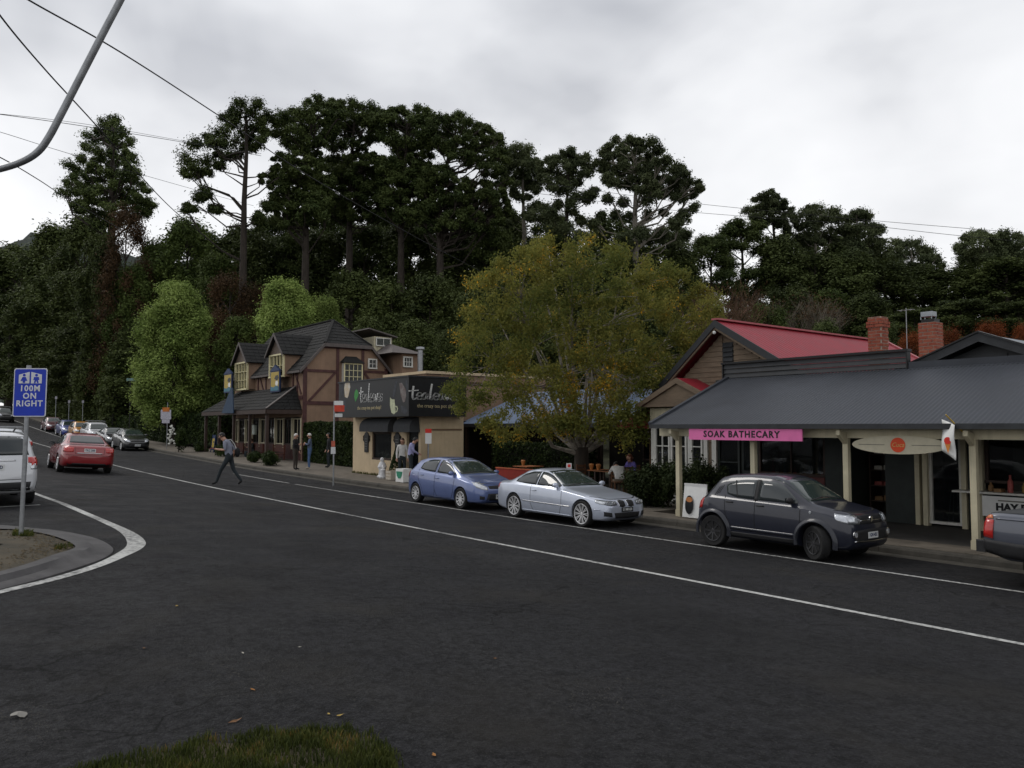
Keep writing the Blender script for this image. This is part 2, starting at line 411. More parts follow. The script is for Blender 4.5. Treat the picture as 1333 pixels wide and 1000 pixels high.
concrete = pm('concrete', (0.13, 0.112, 0.09), 0.85, var=0.3, scale=2.2, bump=0.3, bscale=60)
kerbmat = pm('kerb_concrete', (0.060, 0.055, 0.046), 0.85, var=0.35, scale=3.0, bump=0.3, bscale=60)
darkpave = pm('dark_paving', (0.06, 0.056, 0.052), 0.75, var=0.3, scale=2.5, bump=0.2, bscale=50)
soil = pm('leafy_soil', (0.030, 0.026, 0.016), 0.95, scale=3.0, col2=(0.075, 0.060, 0.038), bump=0.8, bscale=30)
forest_floor = pm('forest_floor', (0.020, 0.018, 0.010), 0.95, scale=0.5, col2=(0.040, 0.042, 0.018), bump=0.6, bscale=3)

def sheet(name, ss, ts, fn, mat):
    b = MB(); n = len(ts)
    b.v = [(-s, t, fn(s, t)) for s in ss for t in ts]
    b.f = [(i*n+j, i*n+j+1, (i+1)*n+j+1, (i+1)*n+j) for i in range(len(ss)-1) for j in range(n-1)]
    b.m = [0]*len(b.f)
    o = b.build(name, mat, None, smooth=True, fix=False); o.data.flip_normals() if o.data.polygons[0].normal.z < 0 else None
    return o
# terrain: one sheet to the horizon, a shade below the made surfaces
ss = list(np.arange(-60, 240, 6)) + [280, 340, 420, 600, 900, 1500]; ts = [-900, -400, -200, -120] + list(np.arange(-80, 160, 4)) + [190, 240, 320, 500, 900, 1500]
ss = [-1200, -500, -200, -100] + ss
def terrain(s, t):
    sl = max(-80, min(s, 420)); tl = max(-90, min(t, 260))
    z = H(sl, tl) + hill(sl, t) - 0.10
    return z
tag(sheet('terrain', ss, ts, terrain, forest_floor), kind='structure')
# street surface incl. the side street the camera stands on
ss = sorted(set([float(x) for x in _sg if -70 <= x <= 330])); ts = [float(x) for x in _tg if -60 <= x <= KERB_T-0.05] + [KERB_T]
tag(sheet('road', ss, ts, lambda s, t: H(s, t), ASPH), kind='structure')

def strip(name, pts, w, mat, z=0.006, parent=None, step=0.5):
    "painted line following the road surface; pts in (s,t), w: width or list"
    P = [Vector((p[0], p[1])) for p in pts]
    ws = w if hasattr(w, '__len__') else [w]*len(P)
    # resample so that the strip follows the surface
    Q = []; Wd = []
    for i in range(len(P)-1):
        k = max(1, int((P[i+1]-P[i]).length/step))
        for j in range(k): Q.append(P[i].lerp(P[i+1], j/k)); Wd.append(ws[i]+(ws[i+1]-ws[i])*j/k)
    Q.append(P[-1]); Wd.append(ws[-1])
    b = MB()
    for i, q in enumerate(Q):
        d = (Q[min(i+1, len(Q)-1)]-Q[max(i-1, 0)]).normalized(); nn = Vector((-d.y, d.x))
        for sg in (-1, 0, 1):
            r_ = q + nn*(sg*Wd[i]/2); b.v.append((-r_.x, r_.y, H(r_.x, r_.y)+z))
    for i in range(len(Q)-1):
        for k in (0, 1): b.f.append((i*3+k, i*3+k+1, (i+1)*3+k+1, (i+1)*3+k))
    b.m = [0]*len(b.f)
    o = b.build(name, mat, parent, fix=False)
    if o.data.polygons[0].normal.z < 0: o.data.flip_normals()
    return tag(o, kind='structure')
def st(px, py, ex=0): p = on_ground(px, py, ex); return (-p.x, p.y)
def smooth_poly(pts, n=6):
    "Catmull-Rom through 2D/3D points"
    P = [Vector(p) for p in pts]; o = []
    for i in range(len(P)-1):
        a, b, c, d = P[max(i-1, 0)], P[i], P[i+1], P[min(i+2, len(P)-1)]
        for k in range(n):
            t = k/n; o.append(0.5*((2*b)+(c-a)*t+(2*a-5*b+4*c-d)*t*t+(3*b-a-3*c+d)*t**3))
    o.append(P[-1]); return o
strip('centre_line', [(-20, 8.55), (200, 8.55)], 0.12, LINE)
strip('edge_line', [(-20, 12.5), (29.6, 12.5)], 0.10, LINE)
strip('edge_line', [(30.2, 12.5), (36.6, 12.5)], 0.10, LINE)
strip('edge_line', [(78, 12.5), (150, 12.5)], 0.12, LINE)
nose = [st(*p) for p in [(-160, 800), (-60, 786), (0, 771), (60, 757), (115, 741), (152, 726), (175, 713), (176, 703), (163, 692), (140, 681), (110, 668), (82, 656)]]
nose = smooth_poly(nose, 6)
wl = [0.15 + 0.10*math.exp(-((i/len(nose)-0.60)/0.13)**2) for i in range(len(nose))]
strip('corner_line', nose, wl, LINE, step=0.3)
e0 = nose[-1]
strip('edge_line', [(e0.x+0.02, e0.y), (26, 2.85), (60, 2.85), (180, 2.85)], 0.13, LINE)
strip('bay_line', [st(-120, 668), st(52, 657.5)], 0.10, LINE)

# --- shop-side kerb in cast lengths, gutter and footpath slabs
kerb = bpy.data.objects.new('kerb', None); C.objects.link(kerb); tag(kerb, kind='structure'); OFF[kerb.name] = Vector((0, 0, 0))
rk = random.Random(5)
def strip_block(b, s0, s1, t0, t1, z0f, z1f, nseg=1):
    for i in range(nseg):
        a = s0+(s1-s0)*i/nseg; c = s0+(s1-s0)*(i+1)/nseg
        vs = [(-a, t0, z0f(a, t0)), (-c, t0, z0f(c, t0)), (-c, t1, z0f(c, t1)), (-a, t1, z0f(a, t1)),
              (-a, t0, z1f(a, t0)), (-c, t0, z1f(c, t0)), (-c, t1, z1f(c, t1)), (-a, t1, z1f(a, t1))]
        b.add(vs, [(0,3,2,1),(4,5,6,7),(0,1,5,4),(1,2,6,5),(2,3,7,6),(3,0,4,7)])
s = -14.0
while s < 70:
    ln = 2.4
    b = MB(); dz = rk.uniform(-.006, .006); dt = rk.uniform(-.006, .006)
    # rounded nose profile swept along the length
    prof = [(0.0, -0.12), (0.012, 0.09), (0.03, 0.125), (0.06, 0.138), (0.15, 0.140), (0.15, -0.12)]
    a, c = s+0.006, s+ln-0.006
    for q in (a, c): b.v += [(-q, KERB_T+dt+p[0], H(q, KERB_T)+p[1]+dz) for p in prof]
    k = len(prof); b.f = [(i, (i+1) % k, k+(i+1) % k, k+i) for i in range(k)]+[tuple(range(k)), tuple(range(k, 2*k))[::-1]]; b.m = [0]*len(b.f)
    b.build('kerbstone', kerbmat, kerb); s += ln
b = MB(); strip_block(b, 70, 230, KERB_T, KERB_T+0.15, lambda s, t: H(s, t)-.1, lambda s, t: H(s, t)+.14, 40); b.build('kerb_run', kerbmat, kerb)
strip('gutter', [(-14, KERB_T-0.20), (72, KERB_T-0.20)], 0.36, kerbmat, z=0.004, step=2)
footp = bpy.data.objects.new('footpath', None); C.objects.link(footp); tag(footp, kind='structure'); OFF[footp.name] = Vector((0, 0, 0))
K2 = KERB_T+0.155
s = -6.2
while s < 27:
    a, c = s+0.008, s+1.35-0.008; dz = rk.uniform(-.004, .004)
    t1 = 15.55 if s < 13.0 else 17.4
    b = MB(); strip_block(b, a, c, K2, t1, lambda s, t: foot(s, t)-.12, lambda s, t: foot(s, t)+dz)
    b.build('paving_slab', concrete, footp); s += 1.35
b = MB(); strip_block(b, s, 230, K2, 17.6, lambda s, t: foot(s, t)-.12, lambda s, t: foot(s, t), 50); b.build('path_surface', concrete, footp)
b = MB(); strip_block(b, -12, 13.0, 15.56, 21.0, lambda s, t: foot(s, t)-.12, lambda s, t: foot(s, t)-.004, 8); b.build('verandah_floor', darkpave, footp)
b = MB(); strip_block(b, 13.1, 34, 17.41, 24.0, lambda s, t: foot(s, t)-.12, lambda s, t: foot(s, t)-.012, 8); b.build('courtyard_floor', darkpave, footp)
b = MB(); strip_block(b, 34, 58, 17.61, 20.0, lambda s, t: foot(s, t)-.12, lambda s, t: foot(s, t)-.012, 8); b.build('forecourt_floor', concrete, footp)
del s

# --- corner verge with its concrete apron
ol = [(-260, 676), (-120, 680), (0, 685), (30, 688), (75, 692), (105, 697), (130, 704), (144, 712), (147, 719), (135, 728), (105, 739), (60, 753), (0, 769), (-130, 800), (-300, 840)]
outer = [Vector((on_ground(*p).x, on_ground(*p).y)) for p in ol]; outer = smooth_poly(outer, 5)
cen = Vector((0, 0))
for p in outer: cen += p
cen /= len(outer)
def island_z(x, y): return H(-x, y)
verge = bpy.data.objects.new('verge', None); C.objects.link(verge); tag(verge, kind='structure'); OFF[verge.name] = Vector((0, 0, 0))
b = MB(); n = len(outer)
inn = [(-260, 684), (-120, 687), (0, 690), (30, 692), (60, 697), (80, 703), (93, 709), (98, 714), (90, 718), (70, 724), (45, 733), (0, 746), (-130, 775), (-300, 812)]
inner = [Vector((on_ground(p[0], p[1], .1).x, on_ground(p[0], p[1], .1).y)) for p in inn]; inner = smooth_poly(inner, 5)
m_ = len(inner)
# resample inner to n points by parameter
inner = [inner[min(m_-1, round(i*(m_-1)/(n-1)))] for i in range(n)]
rings = []
for i in range(n):
    o_, q_ = outer[i], inner[i]
    rings.append([(o_, -0.05), (o_, 0.015), (o_.lerp(q_, 0.10), 0.035), (o_.lerp(q_, 0.45), 0.05), (o_.lerp(q_, .6), 0.11), (q_, 0.12)])
for i in range(n):
    for p, h in rings[i]: b.v.append((p.x, p.y, island_z(p.x, p.y)+h))
k = 6
for i in range(n-1):
    for j in range(k-1): b.f.append((i*k+j, i*k+j+1, (i+1)*k+j+1, (i+1)*k+j))
b.m = [0]*len(b.f); apron = b.build('apron', pm('apron_concrete', (0.075, 0.072, 0.073), 0.85, var=0.3, scale=2.5, bump=0.3, bscale=50), verge, smooth=True)
b = MB(); ic = sum(inner, Vector((0, 0)))/n
for f in (1.0, 0.66, 0.33, 0.0):
    for i in range(n):
        p = ic.lerp(inner[i], f); b.v.append((p.x, p.y, island_z(p.x, p.y)+0.10+0.05*(1-f)))
for r_ in range(3):
    for i in range(n-1): b.f.append((r_*n+i, r_*n+i+1, (r_+1)*n+i+1, (r_+1)*n+i))
b.m = [0]*len(b.f); b.build('soil_bed', soil, verge, smooth=True)

def blades(name, region, count, h0, h1, mat, seed, zf, wd=0.006, parent=None, lean=0.6):
    "grass: curved three-point blades spread over a convex region of (x,y) points"
    r_ = np.random.default_rng(seed); P = np.array([(p[0], p[1]) for p in region]); mn, mx = P.min(0), P.max(0)
    pts = []
    def inside(q):
        c = False; j = len(P)-1
        for i in range(len(P)):
            if (P[i, 1] > q[1]) != (P[j, 1] > q[1]) and q[0] < (P[j, 0]-P[i, 0])*(q[1]-P[i, 1])/(P[j, 1]-P[i, 1])+P[i, 0]: c = not c
            j = i
        return c
    while len(pts) < count:
        q = mn+(mx-mn)*r_.random(2)
        if inside(q) and r_.random() < .25+.75*(.5+.5*math.sin(q[0]*7.3+1.7*math.sin(q[1]*5.1))*math.cos(q[1]*8.7+q[0]*2.2)): pts.append(q)
    b = MB()
    for q in pts:
        h = r_.uniform(h0, h1); a = r_.uniform(0, 6.28); ln = r_.uniform(0.1, lean)*h; z = zf(q[0], q[1])
        dx, dy = math.cos(a), math.sin(a); w = wd*r_.uniform(.7, 1.4); ux, uy = -dy*w, dx*w
        i = len(b.v)
        b.v += [(q[0]-ux, q[1]-uy, z), (q[0]+ux, q[1]+uy, z), (q[0]+dx*ln*.4+ux*.7, q[1]+dy*ln*.4+uy*.7, z+h*.6),
                (q[0]+dx*ln*.4-ux*.7, q[1]+dy*ln*.4-uy*.7, z+h*.6), (q[0]+dx*ln, q[1]+dy*ln, z+h*r_.uniform(.85, 1))]
        b.f += [(i, i+1, i+2, i+3), (i+3, i+2, i+4)]
    b.m = [0]*len(b.f)
    return tag(b.build(name, mat, parent, fix=False), kind='stuff')
grassmat = leafmat('grass_blades', (0.026, 0.036, 0.010), (0.080, 0.092, 0.022), (0.17, 0.11, 0.035), trans=0.25, scale=5)
# ================================================================== buildings
weather = pm('weatherboard_stain', (0.17, 0.125, 0.085), 0.7, var=0.2, scale=3, stretch=(1, 1, 4), bump=0.1, bscale=20)
redroof = pm('red_roof_paint', (0.25, 0.016, 0.028), 0.5, var=0.14, scale=2.0, streak=0.25)
greyroof = pm('charcoal_roof_sheet', (0.034, 0.038, 0.047), 0.5, metal=0.0, var=0.14, scale=1.2, streak=0.2)
zincroof = pm('zinc_roof_sheet', (0.30, 0.32, 0.34), 0.4, metal=0.5, var=0.2, scale=2)
blueroof = pm('blue_roof_sheet', (0.13, 0.17, 0.25), 0.45, metal=0.2, var=0.2, scale=1.5)
render_tan = pm('tan_render', (0.25, 0.165, 0.112), 0.85, var=0.14, scale=1.5, bump=0.25, bscale=30, streak=0.2)
render_beige = pm('beige_render', (0.52, 0.41, 0.27), 0.85, var=0.12, scale=1.2, bump=0.25, bscale=30, streak=0.2)
tudor = pm('tudor_timber', (0.075, 0.032, 0.030), 0.65, var=0.3, scale=4)
shingle = pm('dark_shingle', (0.015, 0.015, 0.0145), 0.85, var=0.35, scale=3.5, bump=0.4, bscale=25)
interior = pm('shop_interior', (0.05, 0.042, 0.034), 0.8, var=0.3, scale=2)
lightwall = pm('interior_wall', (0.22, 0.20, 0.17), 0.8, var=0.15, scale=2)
brickm = pm('red_brick', (0.20, 0.040, 0.022), 0.85, var=0.3, scale=7, col2=(0.30, 0.10, 0.06), bump=0.3, bscale=60)
mortar = pm('mortar', (0.34, 0.29, 0.24), 0.9, var=0.2)
signblue = pm('sign_blue_paint', (0.010, 0.026, 0.085), 0.5, var=0.2)
signyellow = pm('sign_yellow_paint', (0.40, 0.29, 0.055), 0.5, var=0.2, scale=9)
paintblack = pm('sign_black', (0.010, 0.011, 0.012), 0.4, var=0.2)
paintwhite = pm('sign_white', (0.70, 0.70, 0.68), 0.5, var=0.06)
pinkm = pm('sign_pink', (0.66, 0.15, 0.36), 0.5, var=0.08, scale=3)
orangem = pm('sign_orange', (0.65, 0.07, 0.02), 0.5, var=0.08)
redm = pm('sign_red', (0.60, 0.03, 0.02), 0.5, var=0.08)
fabricgrey = pm('awning_canvas', (0.045, 0.047, 0.05), 0.8, var=0.2, scale=5)
goods = [pm('goods_%d' % i, c, 0.5, var=0.2, scale=20) for i, c in enumerate([(0.35, 0.08, 0.07), (0.45, 0.4, 0.33), (0.25, 0.14, 0.06), (0.12, 0.16, 0.2), (0.5, 0.48, 0.42), (0.3, 0.2, 0.05)])]

def corr(b, A, B, Cc, D, pitch=0.09, amp=0.005):
    "corrugated sheet: eave A->B, ridge D->Cc; ribs run from eave to ridge"
    A, B, Cc, D = map(Vector, (A, B, Cc, D)); n = max(2, int((B-A).length/pitch))*4
    nr = (B-A).cross(D-A).normalized()
    if nr.z < 0: nr = -nr
    i0 = len(b.v)
    for i in range(n+1):
        u = i/n; o = nr*(amp*math.sin(i*math.pi/2))
        b.v.append(tuple(A.lerp(B, u)+o)); b.v.append(tuple(D.lerp(Cc, u)+o))
    for i in range(n):
        b.f.append((i0+2*i, i0+2*i+2, i0+2*i+3, i0+2*i+1)); b.m.append(0)
    return b
def courses(b, A, B, Cc, D, rows, th=0.03, seed=1):
    "shingled slope: overlapping courses from eave AB to ridge DC, butt ends uneven"
    A, B, Cc, D = map(Vector, (A, B, Cc, D)); nr = (B-A).cross(D-A).normalized()
    if nr.z < 0: nr = -nr
    r_ = random.Random(seed)
    for k in range(rows):
        v0, v1 = k/rows, min(1, (k+1.25)/rows)
        P0, P1 = A.lerp(D, v0), B.lerp(Cc, v0); Q0, Q1 = A.lerp(D, v1), B.lerp(Cc, v1)
        n = max(2, int((P1-P0).length/0.32))
        for i in range(n):
            a, c = i/n, (i+1)/n; t_ = th*r_.uniform(.75, 1.3)
            g = 0.012/max(0.2, (P1-P0).length)
            p, q, m, o = P0.lerp(P1, a+g), P0.lerp(P1, c-g), Q0.lerp(Q1, c), Q0.lerp(Q1, a)
            b.add([p+nr*t_, q+nr*t_, m+nr*.004, o+nr*.004, p, q], [(0, 1, 2, 3), (4, 5, 1, 0), (0, 3, 4), (1, 5, 2)])
    return b
def window_unit(parent, x0, x1, y, z0, z1, face='-y', nx=2, nz=2, fmat=None, fr=0.06, gm=None, depth=0.07, name='window'):
    "frame ring + glazing bars as one part, each pane a sub-part; face -y (street) or +x (down the street; then x0,x1 are y values and y is x)"
    fmat = fmat or white; gm = gm or winglass
    def bx(b, a0, a1, d0, d1, c0, c1):
        if face == '-y': b.box(a0, a1, y-d1, y-d0, c0, c1)
        else: b.box(y+d0, y+d1, a0, a1, c0, c1)
    f = MB()
    bx(f, x0, x1, 0.0, depth, z1-fr, z1); bx(f, x0, x1, 0.0, depth+.03, z0, z0+fr)
    bx(f, x0, x0+fr, 0.0, depth-.002, z0+fr, z1-fr); bx(f, x1-fr, x1, 0.0, depth-.002, z0+fr, z1-fr)
    W_ = (x1-x0-2*fr); Hh = (z1-z0-2*fr); bar = 0.028
    for i in range(1, nx): c = x0+fr+W_*i/nx; bx(f, c-bar/2, c+bar/2, 0.012, depth-.012, z0+fr, z1-fr)
    for i in range(1, nz): c = z0+fr+Hh*i/nz; bx(f, x0+fr, x1-fr, 0.014, depth-.016, c-bar/2, c+bar/2)
    w = f.build(name, fmat, parent)
    for i in range(nx):
        for j in range(nz):
            p = MB(); bx(p, x0+fr+W_*i/nx+.016, x0+fr+W_*(i+1)/nx-.016, 0.018, 0.024, z0+fr+Hh*j/nz+.016, z0+fr+Hh*(j+1)/nz-.016)
            p.build('pane', gm, w)
    return w
def brick_stack(parent, name, x0, x1, y0, y1, z0, z1, corbel=True):
    "chimney of laid bricks with raked joints"
    ch = MB().box(x0+.012, x1-.012, y0+.012, y1-.012, z0, z1-.01).build(name, mortar, parent)
    b = MB(); bh, bl = 0.088, 0.24; k = 0; z = z0; r_ = random.Random(int(x0*77))
    while z < z1-0.02:
        zt = min(z+bh, z1)-.018; o = 0.03 if corbel and z > z1-0.30 and z < z1-0.12 else 0.0
        for (a0, a1, horiz, fixd) in ((x0-o, x1+o, True, y0-o), (x0-o, x1+o, True, y1+o), (y0-o, y1+o, False, x0-o), (y0-o, y1+o, False, x1+o)):
            a = a0 - (bl/2 if k % 2 else 0)
            while a < a1-0.02:
                q0, q1 = max(a, a0), min(a+bl-.018, a1)
                if q1-q0 > 0.03:
                    j = r_.uniform(-.003, .004); s_ = -1 if fixd in (y0-o, x0-o) else 1
                    f0, f1 = (fixd-.04*0-(.03+o), fixd) if s_ > 0 else (fixd, fixd+.03+o)
                    if s_ > 0: f1 += j
                    else: f0 += j
                    if horiz: b.box(q0, q1, f0, f1, z, zt)
                    else: b.box(f0, f1, q0+.031, q1-.001, z, zt) if False else b.box(f0, f1, max(q0, y0-o+.032), min(q1, y1+o-.032), z, zt) if min(q1, y1+o-.032) > max(q0, y0-o+.032) else None
                a += bl
        z += bh; k += 1
    bb = b.build('brickwork', brickm, ch); tag(bb, kind='stuff')
    return ch

# ---------------------------------------------------------------- verandah shop (right)
FZ = foot(8, 16)                       # floor level at the shop fronts, about -0.53
shop = thing('verandah_shop', 'long low shop with charcoal corrugated verandah roof on cream posts', 'shop', (-7, 18.2, FZ))
VX0, VX1 = -13.55, 6.0
EZ, TZ = 1.70, 2.98
b = MB(); corr(b, (VX0, 14.95, EZ), (VX1, 14.95, EZ), (VX1, 18.32, TZ), (VX0-0.18, 18.32, TZ)); vr = b.build('verandah_roof', greyroof, shop, smooth=True)
b = MB(); b.beam((VX0-.02, 14.95, EZ+.02), (VX0-.20, 18.32, TZ+.02), 0.10, 0.07); b.build('barge_capping', greyroof, vr)
b = MB(); b.box(VX0, VX1, 14.90, 14.965, EZ-.095, EZ+.005); b.build('gutter', darktrim, shop)
b = MB(); b.slab([(VX0+.02, 15.0, EZ-.05), (VX1, 15.0, EZ-.05), (VX1, 18.2, TZ-.06), (VX0-.12, 18.2, TZ-.06)], 0.015); b.build('verandah_lining', pm('verandah_lining_paint', (0.30, 0.27, 0.2), 0.7, var=0.15), shop)
b = MB(); b.box(VX0+.03, VX1, 15.25, 15.35, 1.42, 1.605); b.build('verandah_beam', cream, shop)
b = MB(); b.box(VX0+.03, VX0+.11, 15.36, 18.2, 1.40, 1.60); b.build('end_beam', cream, shop)
for sx in (12.95, 10.8, 8.6, 6.2, 3.9, 1.6):
    z = foot(sx, 15.3)
    b = MB(); b.box(-sx-.055, -sx+.055, 15.245, 15.355, z, 1.42)
    b.box(-sx-.068, -sx+.068, 15.232, 15.368, z, z+.16)
    p = b.build('post', cream, shop)
    k = MB(); k.prism([(15.24, 1.52), (14.98, 1.58), (14.98, 1.48), (15.24, 1.30)], 'x', -sx-.04, -sx+.04); k.build('bracket', cream, p)
# parapet of charcoal boards above the verandah
for i in range(3):
    z0 = 2.985+i*0.128
    b = MB(); b.prism([(18.36, z0), (18.30, z0+.006), (18.33, z0+.121), (18.36, z0+.121)], 'x', -13.86, -8.80); b.build('parapet_board', darktrim, shop)
b = MB(); b.box(-13.92, -8.74, 18.26, 18.46, 3.372, 3.425); b.build('parapet_capping', black, shop)
b = MB(); b.box(-13.90, -13.865, 18.28, 18.44, 2.98, 3.37); b.box(-8.795, -8.76, 18.28, 18.44, 2.98, 3.37); b.build('parapet_end', black, shop)
b = MB(); b.box(-8.75, VX1, 18.30, 18.42, 2.95, 3.12); b.build('roof_flashing', greyroof, shop)
# shop front at t = 18.2 (floor to lintel), openings left free
SY = 18.2
def wall_piece(x0, x1, z0, z1, mat, name='wall', y0=SY, y1=SY+.14, par=None):
    b = MB(); b.box(x0, x1, y0, y1, z0, z1); return b.build(name, mat, par or shop)
greenblack = pm('shopfront_paint', (0.020, 0.026, 0.024), 0.5, var=0.3, scale=3)
wall_piece(-14.05, VX1, 1.82, 2.94, greenblack, 'lintel_wall')
wall_piece(-14.20, -14.05, FZ, 1.82, white, 'pilaster', SY-.03, SY+.16)
window_unit(shop, -14.04, -13.32, SY+.1, FZ+.08, 1.80, nx=1, nz=2, fmat=greenblack, name='door_sidelight')
d = wall_piece(-13.30, -12.76, FZ+.02, 1.80, greenblack, 'door', SY+.08, SY+.13)
b = MB(); b.box(-13.22, -12.84, SY+.068, SY+.079, FZ+1.0, 1.65); b.build('door_glass', winglass, d)
wall_piece(-12.74, -10.82, FZ, FZ+.92, pm('shop_stall_riser', (0.10, 0.03, 0.028), 0.6, var=0.2), 'stall_riser')
window_unit(shop, -12.74, -10.82, SY+.12, FZ+.93, 1.80, nx=2, nz=1, fmat=darkwood, name='shop_window')
wall_piece(-10.80, -10.35, FZ, 1.82, greenblack)
wall_piece(-10.35, -10.22, FZ, 1.82, greenblack, 'recess_return', SY+.15, SY+1.6)
wall_piece(-10.2, -8.70, FZ, 1.82, interior, 'recess_back', SY+1.55, SY+1.65)
wall_piece(-9.30, -8.62, FZ, 1.82, greenblack, 'panel_wall')
for x in (-8.60, -8.43, -7.62): wall_piece(x, x+.10, FZ, 1.82, cream, 'pilaster', SY-.06, SY+.10)
window_unit(shop, -8.33, -7.64, SY+.10, FZ+.05, 1.80, nx=1, nz=1, fmat=white, name='glass_door')
wall_piece(-7.36, -7.20, FZ, 1.82, cream, 'pilaster', SY-.05, SY+.10)
wall_piece(-7.50, -7.37, FZ, 1.82, greenblack)
wall_piece(-7.18, VX1, FZ, FZ+.78, greenblack, 'stall_riser')
wall_piece(-7.66, VX1, FZ+.80, FZ+.84, white, 'serving_bench', SY-.42, SY+.5)
window_unit(shop, -7.18, -4.4, SY+.12, FZ+1.0, 1.80, nx=3, nz=1, fmat=darkwood, name='shop_window')
window_unit(shop, -4.38, -1.4, SY+.12, FZ+1.0, 1.80, nx=3, nz=1, fmat=darkwood, name='shop_window')
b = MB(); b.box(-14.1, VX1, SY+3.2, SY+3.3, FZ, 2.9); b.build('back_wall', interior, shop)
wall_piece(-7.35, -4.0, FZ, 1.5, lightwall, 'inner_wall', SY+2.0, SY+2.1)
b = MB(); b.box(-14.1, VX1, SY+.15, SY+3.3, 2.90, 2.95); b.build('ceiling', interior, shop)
# signs
pk = thing('fascia_sign', 'long pink painted sign board with dark capitals under the verandah eave', 'sign', (-11.2, 15.12, 1.37))
px0 = -on_t(897, 560, 14.93).x; px1 = -on_t(1044, 560, 14.93).x
b = MB(); b.box(-px0, -px1, 14.925, 14.962, 1.345, 1.598); b.build('board', pinkm, pk)
me_x = -(px0+px1)/2
text('lettering', 'SOAK BATHECARY', 0.20, paintblack, pk, face_road(me_x-.05, 14.923, 1.475), bold=0.006, space=1.2, xs=1.02)
ov = thing('oval_sign', 'cream oval sign with orange disc hanging between cream posts', 'sign', (-7.4, 15.2, 1.3))
ox0 = on_t(1111, 577, 15.22).x; ox1 = on_t(1236, 577, 15.22).x; oc = (ox0+ox1)/2; ow = (ox1-ox0)/2
b = MB(); poly = [(oc+ow*math.cos(t), 1.30+0.175*math.sin(t)) for t in np.linspace(0, 2*math.pi, 48, endpoint=False)]
b.prism(poly, 'y', 15.17, 15.215); b.build('board', pm('sign_cream', (0.50, 0.46, 0.34), 0.55, var=0.08), ov)
b = MB(); poly = [(oc+.0+0.14*math.cos(t), 1.30+0.14*math.sin(t)) for t in np.linspace(0, 2*math.pi, 28, endpoint=False)]
b.prism(poly, 'y', 15.160, 15.172); b.build('disc', orangem, ov)
text('disc_lettering', 'Cuca', 0.12, pm('sign_gold', (0.55, 0.35, 0.12), 0.5), ov, face_road(oc, 15.158, 1.30), shear=0.3)
for dx in (-.52, .52):
    b = MB(); b.box(oc+dx-.26, oc+dx+.26, 15.164, 15.172, 1.293, 1.306); b.build('small_lettering_line', pm('sign_grey', (0.18, 0.17, 0.14), 0.6), ov)
fl = thing('flag', 'small white flag with orange ice cream cone mark on the verandah post', 'flag', (-6.25, 15.2, 1.3))
b = MB(); b.tube([(-6.2, 15.23, 1.40), (-6.42, 14.75, 1.86)], 0.012, 6); b.build('flag_pole', pm('brass_yellow', (0.5, 0.33, 0.05), 0.5), fl)
b = MB(); nn_ = 10
for i in range(nn_+1):
    for j in range(7):
        u, v = i/nn_, j/6
        b.v.append((-6.58+0.26*v, 14.95-0.10*v+0.030*math.sin(u*6+v*3), 1.78-.10*v-0.60*u*(0.95+.1*v)))
for i in range(nn_):
    for j in range(6): b.f.append((i*7+j, i*7+j+1, i*7+8+j, i*7+7+j)); b.m.append(0)
cl = b.build('cloth', paintwhite, fl, smooth=True)
md = cl.modifiers.new('thick', 'SOLIDIFY'); md.thickness = 0.004
b = MB(); b.prism([(-6.50, 1.36), (-6.395, 1.36), (-6.445, 1.17)], 'y', 14.858, 14.864); b.build('cone_mark', pm('cone_orange', (0.55, 0.20, 0.04), 0.6), fl)
b = MB(); b.prism([(-6.447+0.062*math.cos(t), 1.40+0.065*math.sin(t)) for t in np.linspace(0, 6.28, 14, endpoint=False)], 'y', 14.856, 14.861); b.build('scoop_mark', redm, fl)
hv = thing('bench_banner', 'white banner with black capitals hanging below the serving bench', 'sign', (-6.2, 17.7, -.1))
b = MB(); b.box(-7.05, -5.35, SY-.47, SY-.455, FZ+.36, FZ+.77); b.build('board', paintwhite, hv)
text('headline', 'HAY FEVER', 0.20, paintblack, hv, face_road(-6.30, SY-.473, FZ+.555), bold=0.010)
text('second_line', 'CAN WE HELP', 0.13, paintblack, hv, face_road(-6.30, SY-.473, FZ+.42), bold=0.004)
b = MB(); b.box(-6.75, -6.0, SY-.477, SY-.47, FZ+.675, FZ+.70); b.build('small_line', pm('sign_grey', (0.18, 0.17, 0.14), 0.6), hv)
b = MB(); b.box(-5.55, -5.35, SY-.478, SY-.471, FZ+.60, FZ+.77); b.build('corner_mark', orangem, hv)
# goods
rg = random.Random(11)
def bottle(x, y, z, h, r_, m, nm, label, cat, group):
    b = MB(); b.lathe([(r_*.96, 0), (r_, .02), (r_, h*.62), (r_*.45, h*.78), (r_*.42, h*.95), (r_*.5, h)], (x, y, z), 'z', 10)
    o = b.build(nm, m, None, smooth=True); place_single(o, (x, y, z)); tag(o, label, cat, group); return o
for i in range(15):
    bottle(-12.55+i*0.115+rg.uniform(-.02, .02), SY+.35+rg.uniform(0, .15), FZ+.95, rg.uniform(.18, .34), rg.uniform(.035, .05), goods[i % 6], 'bottle', 'small bottle of goods on the shelf behind the shop window', 'bottle', 'goods in the shop window')
sh = thing('window_shelf', 'narrow dark shelf behind the shop window with red riser', 'shelf', (-11.8, SY+.4, FZ))
b = MB(); b.box(-12.7, -10.85, SY+.2, SY+.62, FZ+.90, FZ+.948); b.build('board', darkwood, sh)
b = MB(); b.box(-12.66, -12.60, SY+.5, SY+.6, FZ, FZ+.90); b.box(-10.95, -10.89, SY+.5, SY+.6, FZ, FZ+.90); b.build('legs', darkwood, sh)
rs = thing('display_rack', 'dark timber display rack with pale folded goods in the shop recess', 'rack', (-9.8, SY+1.3, FZ))
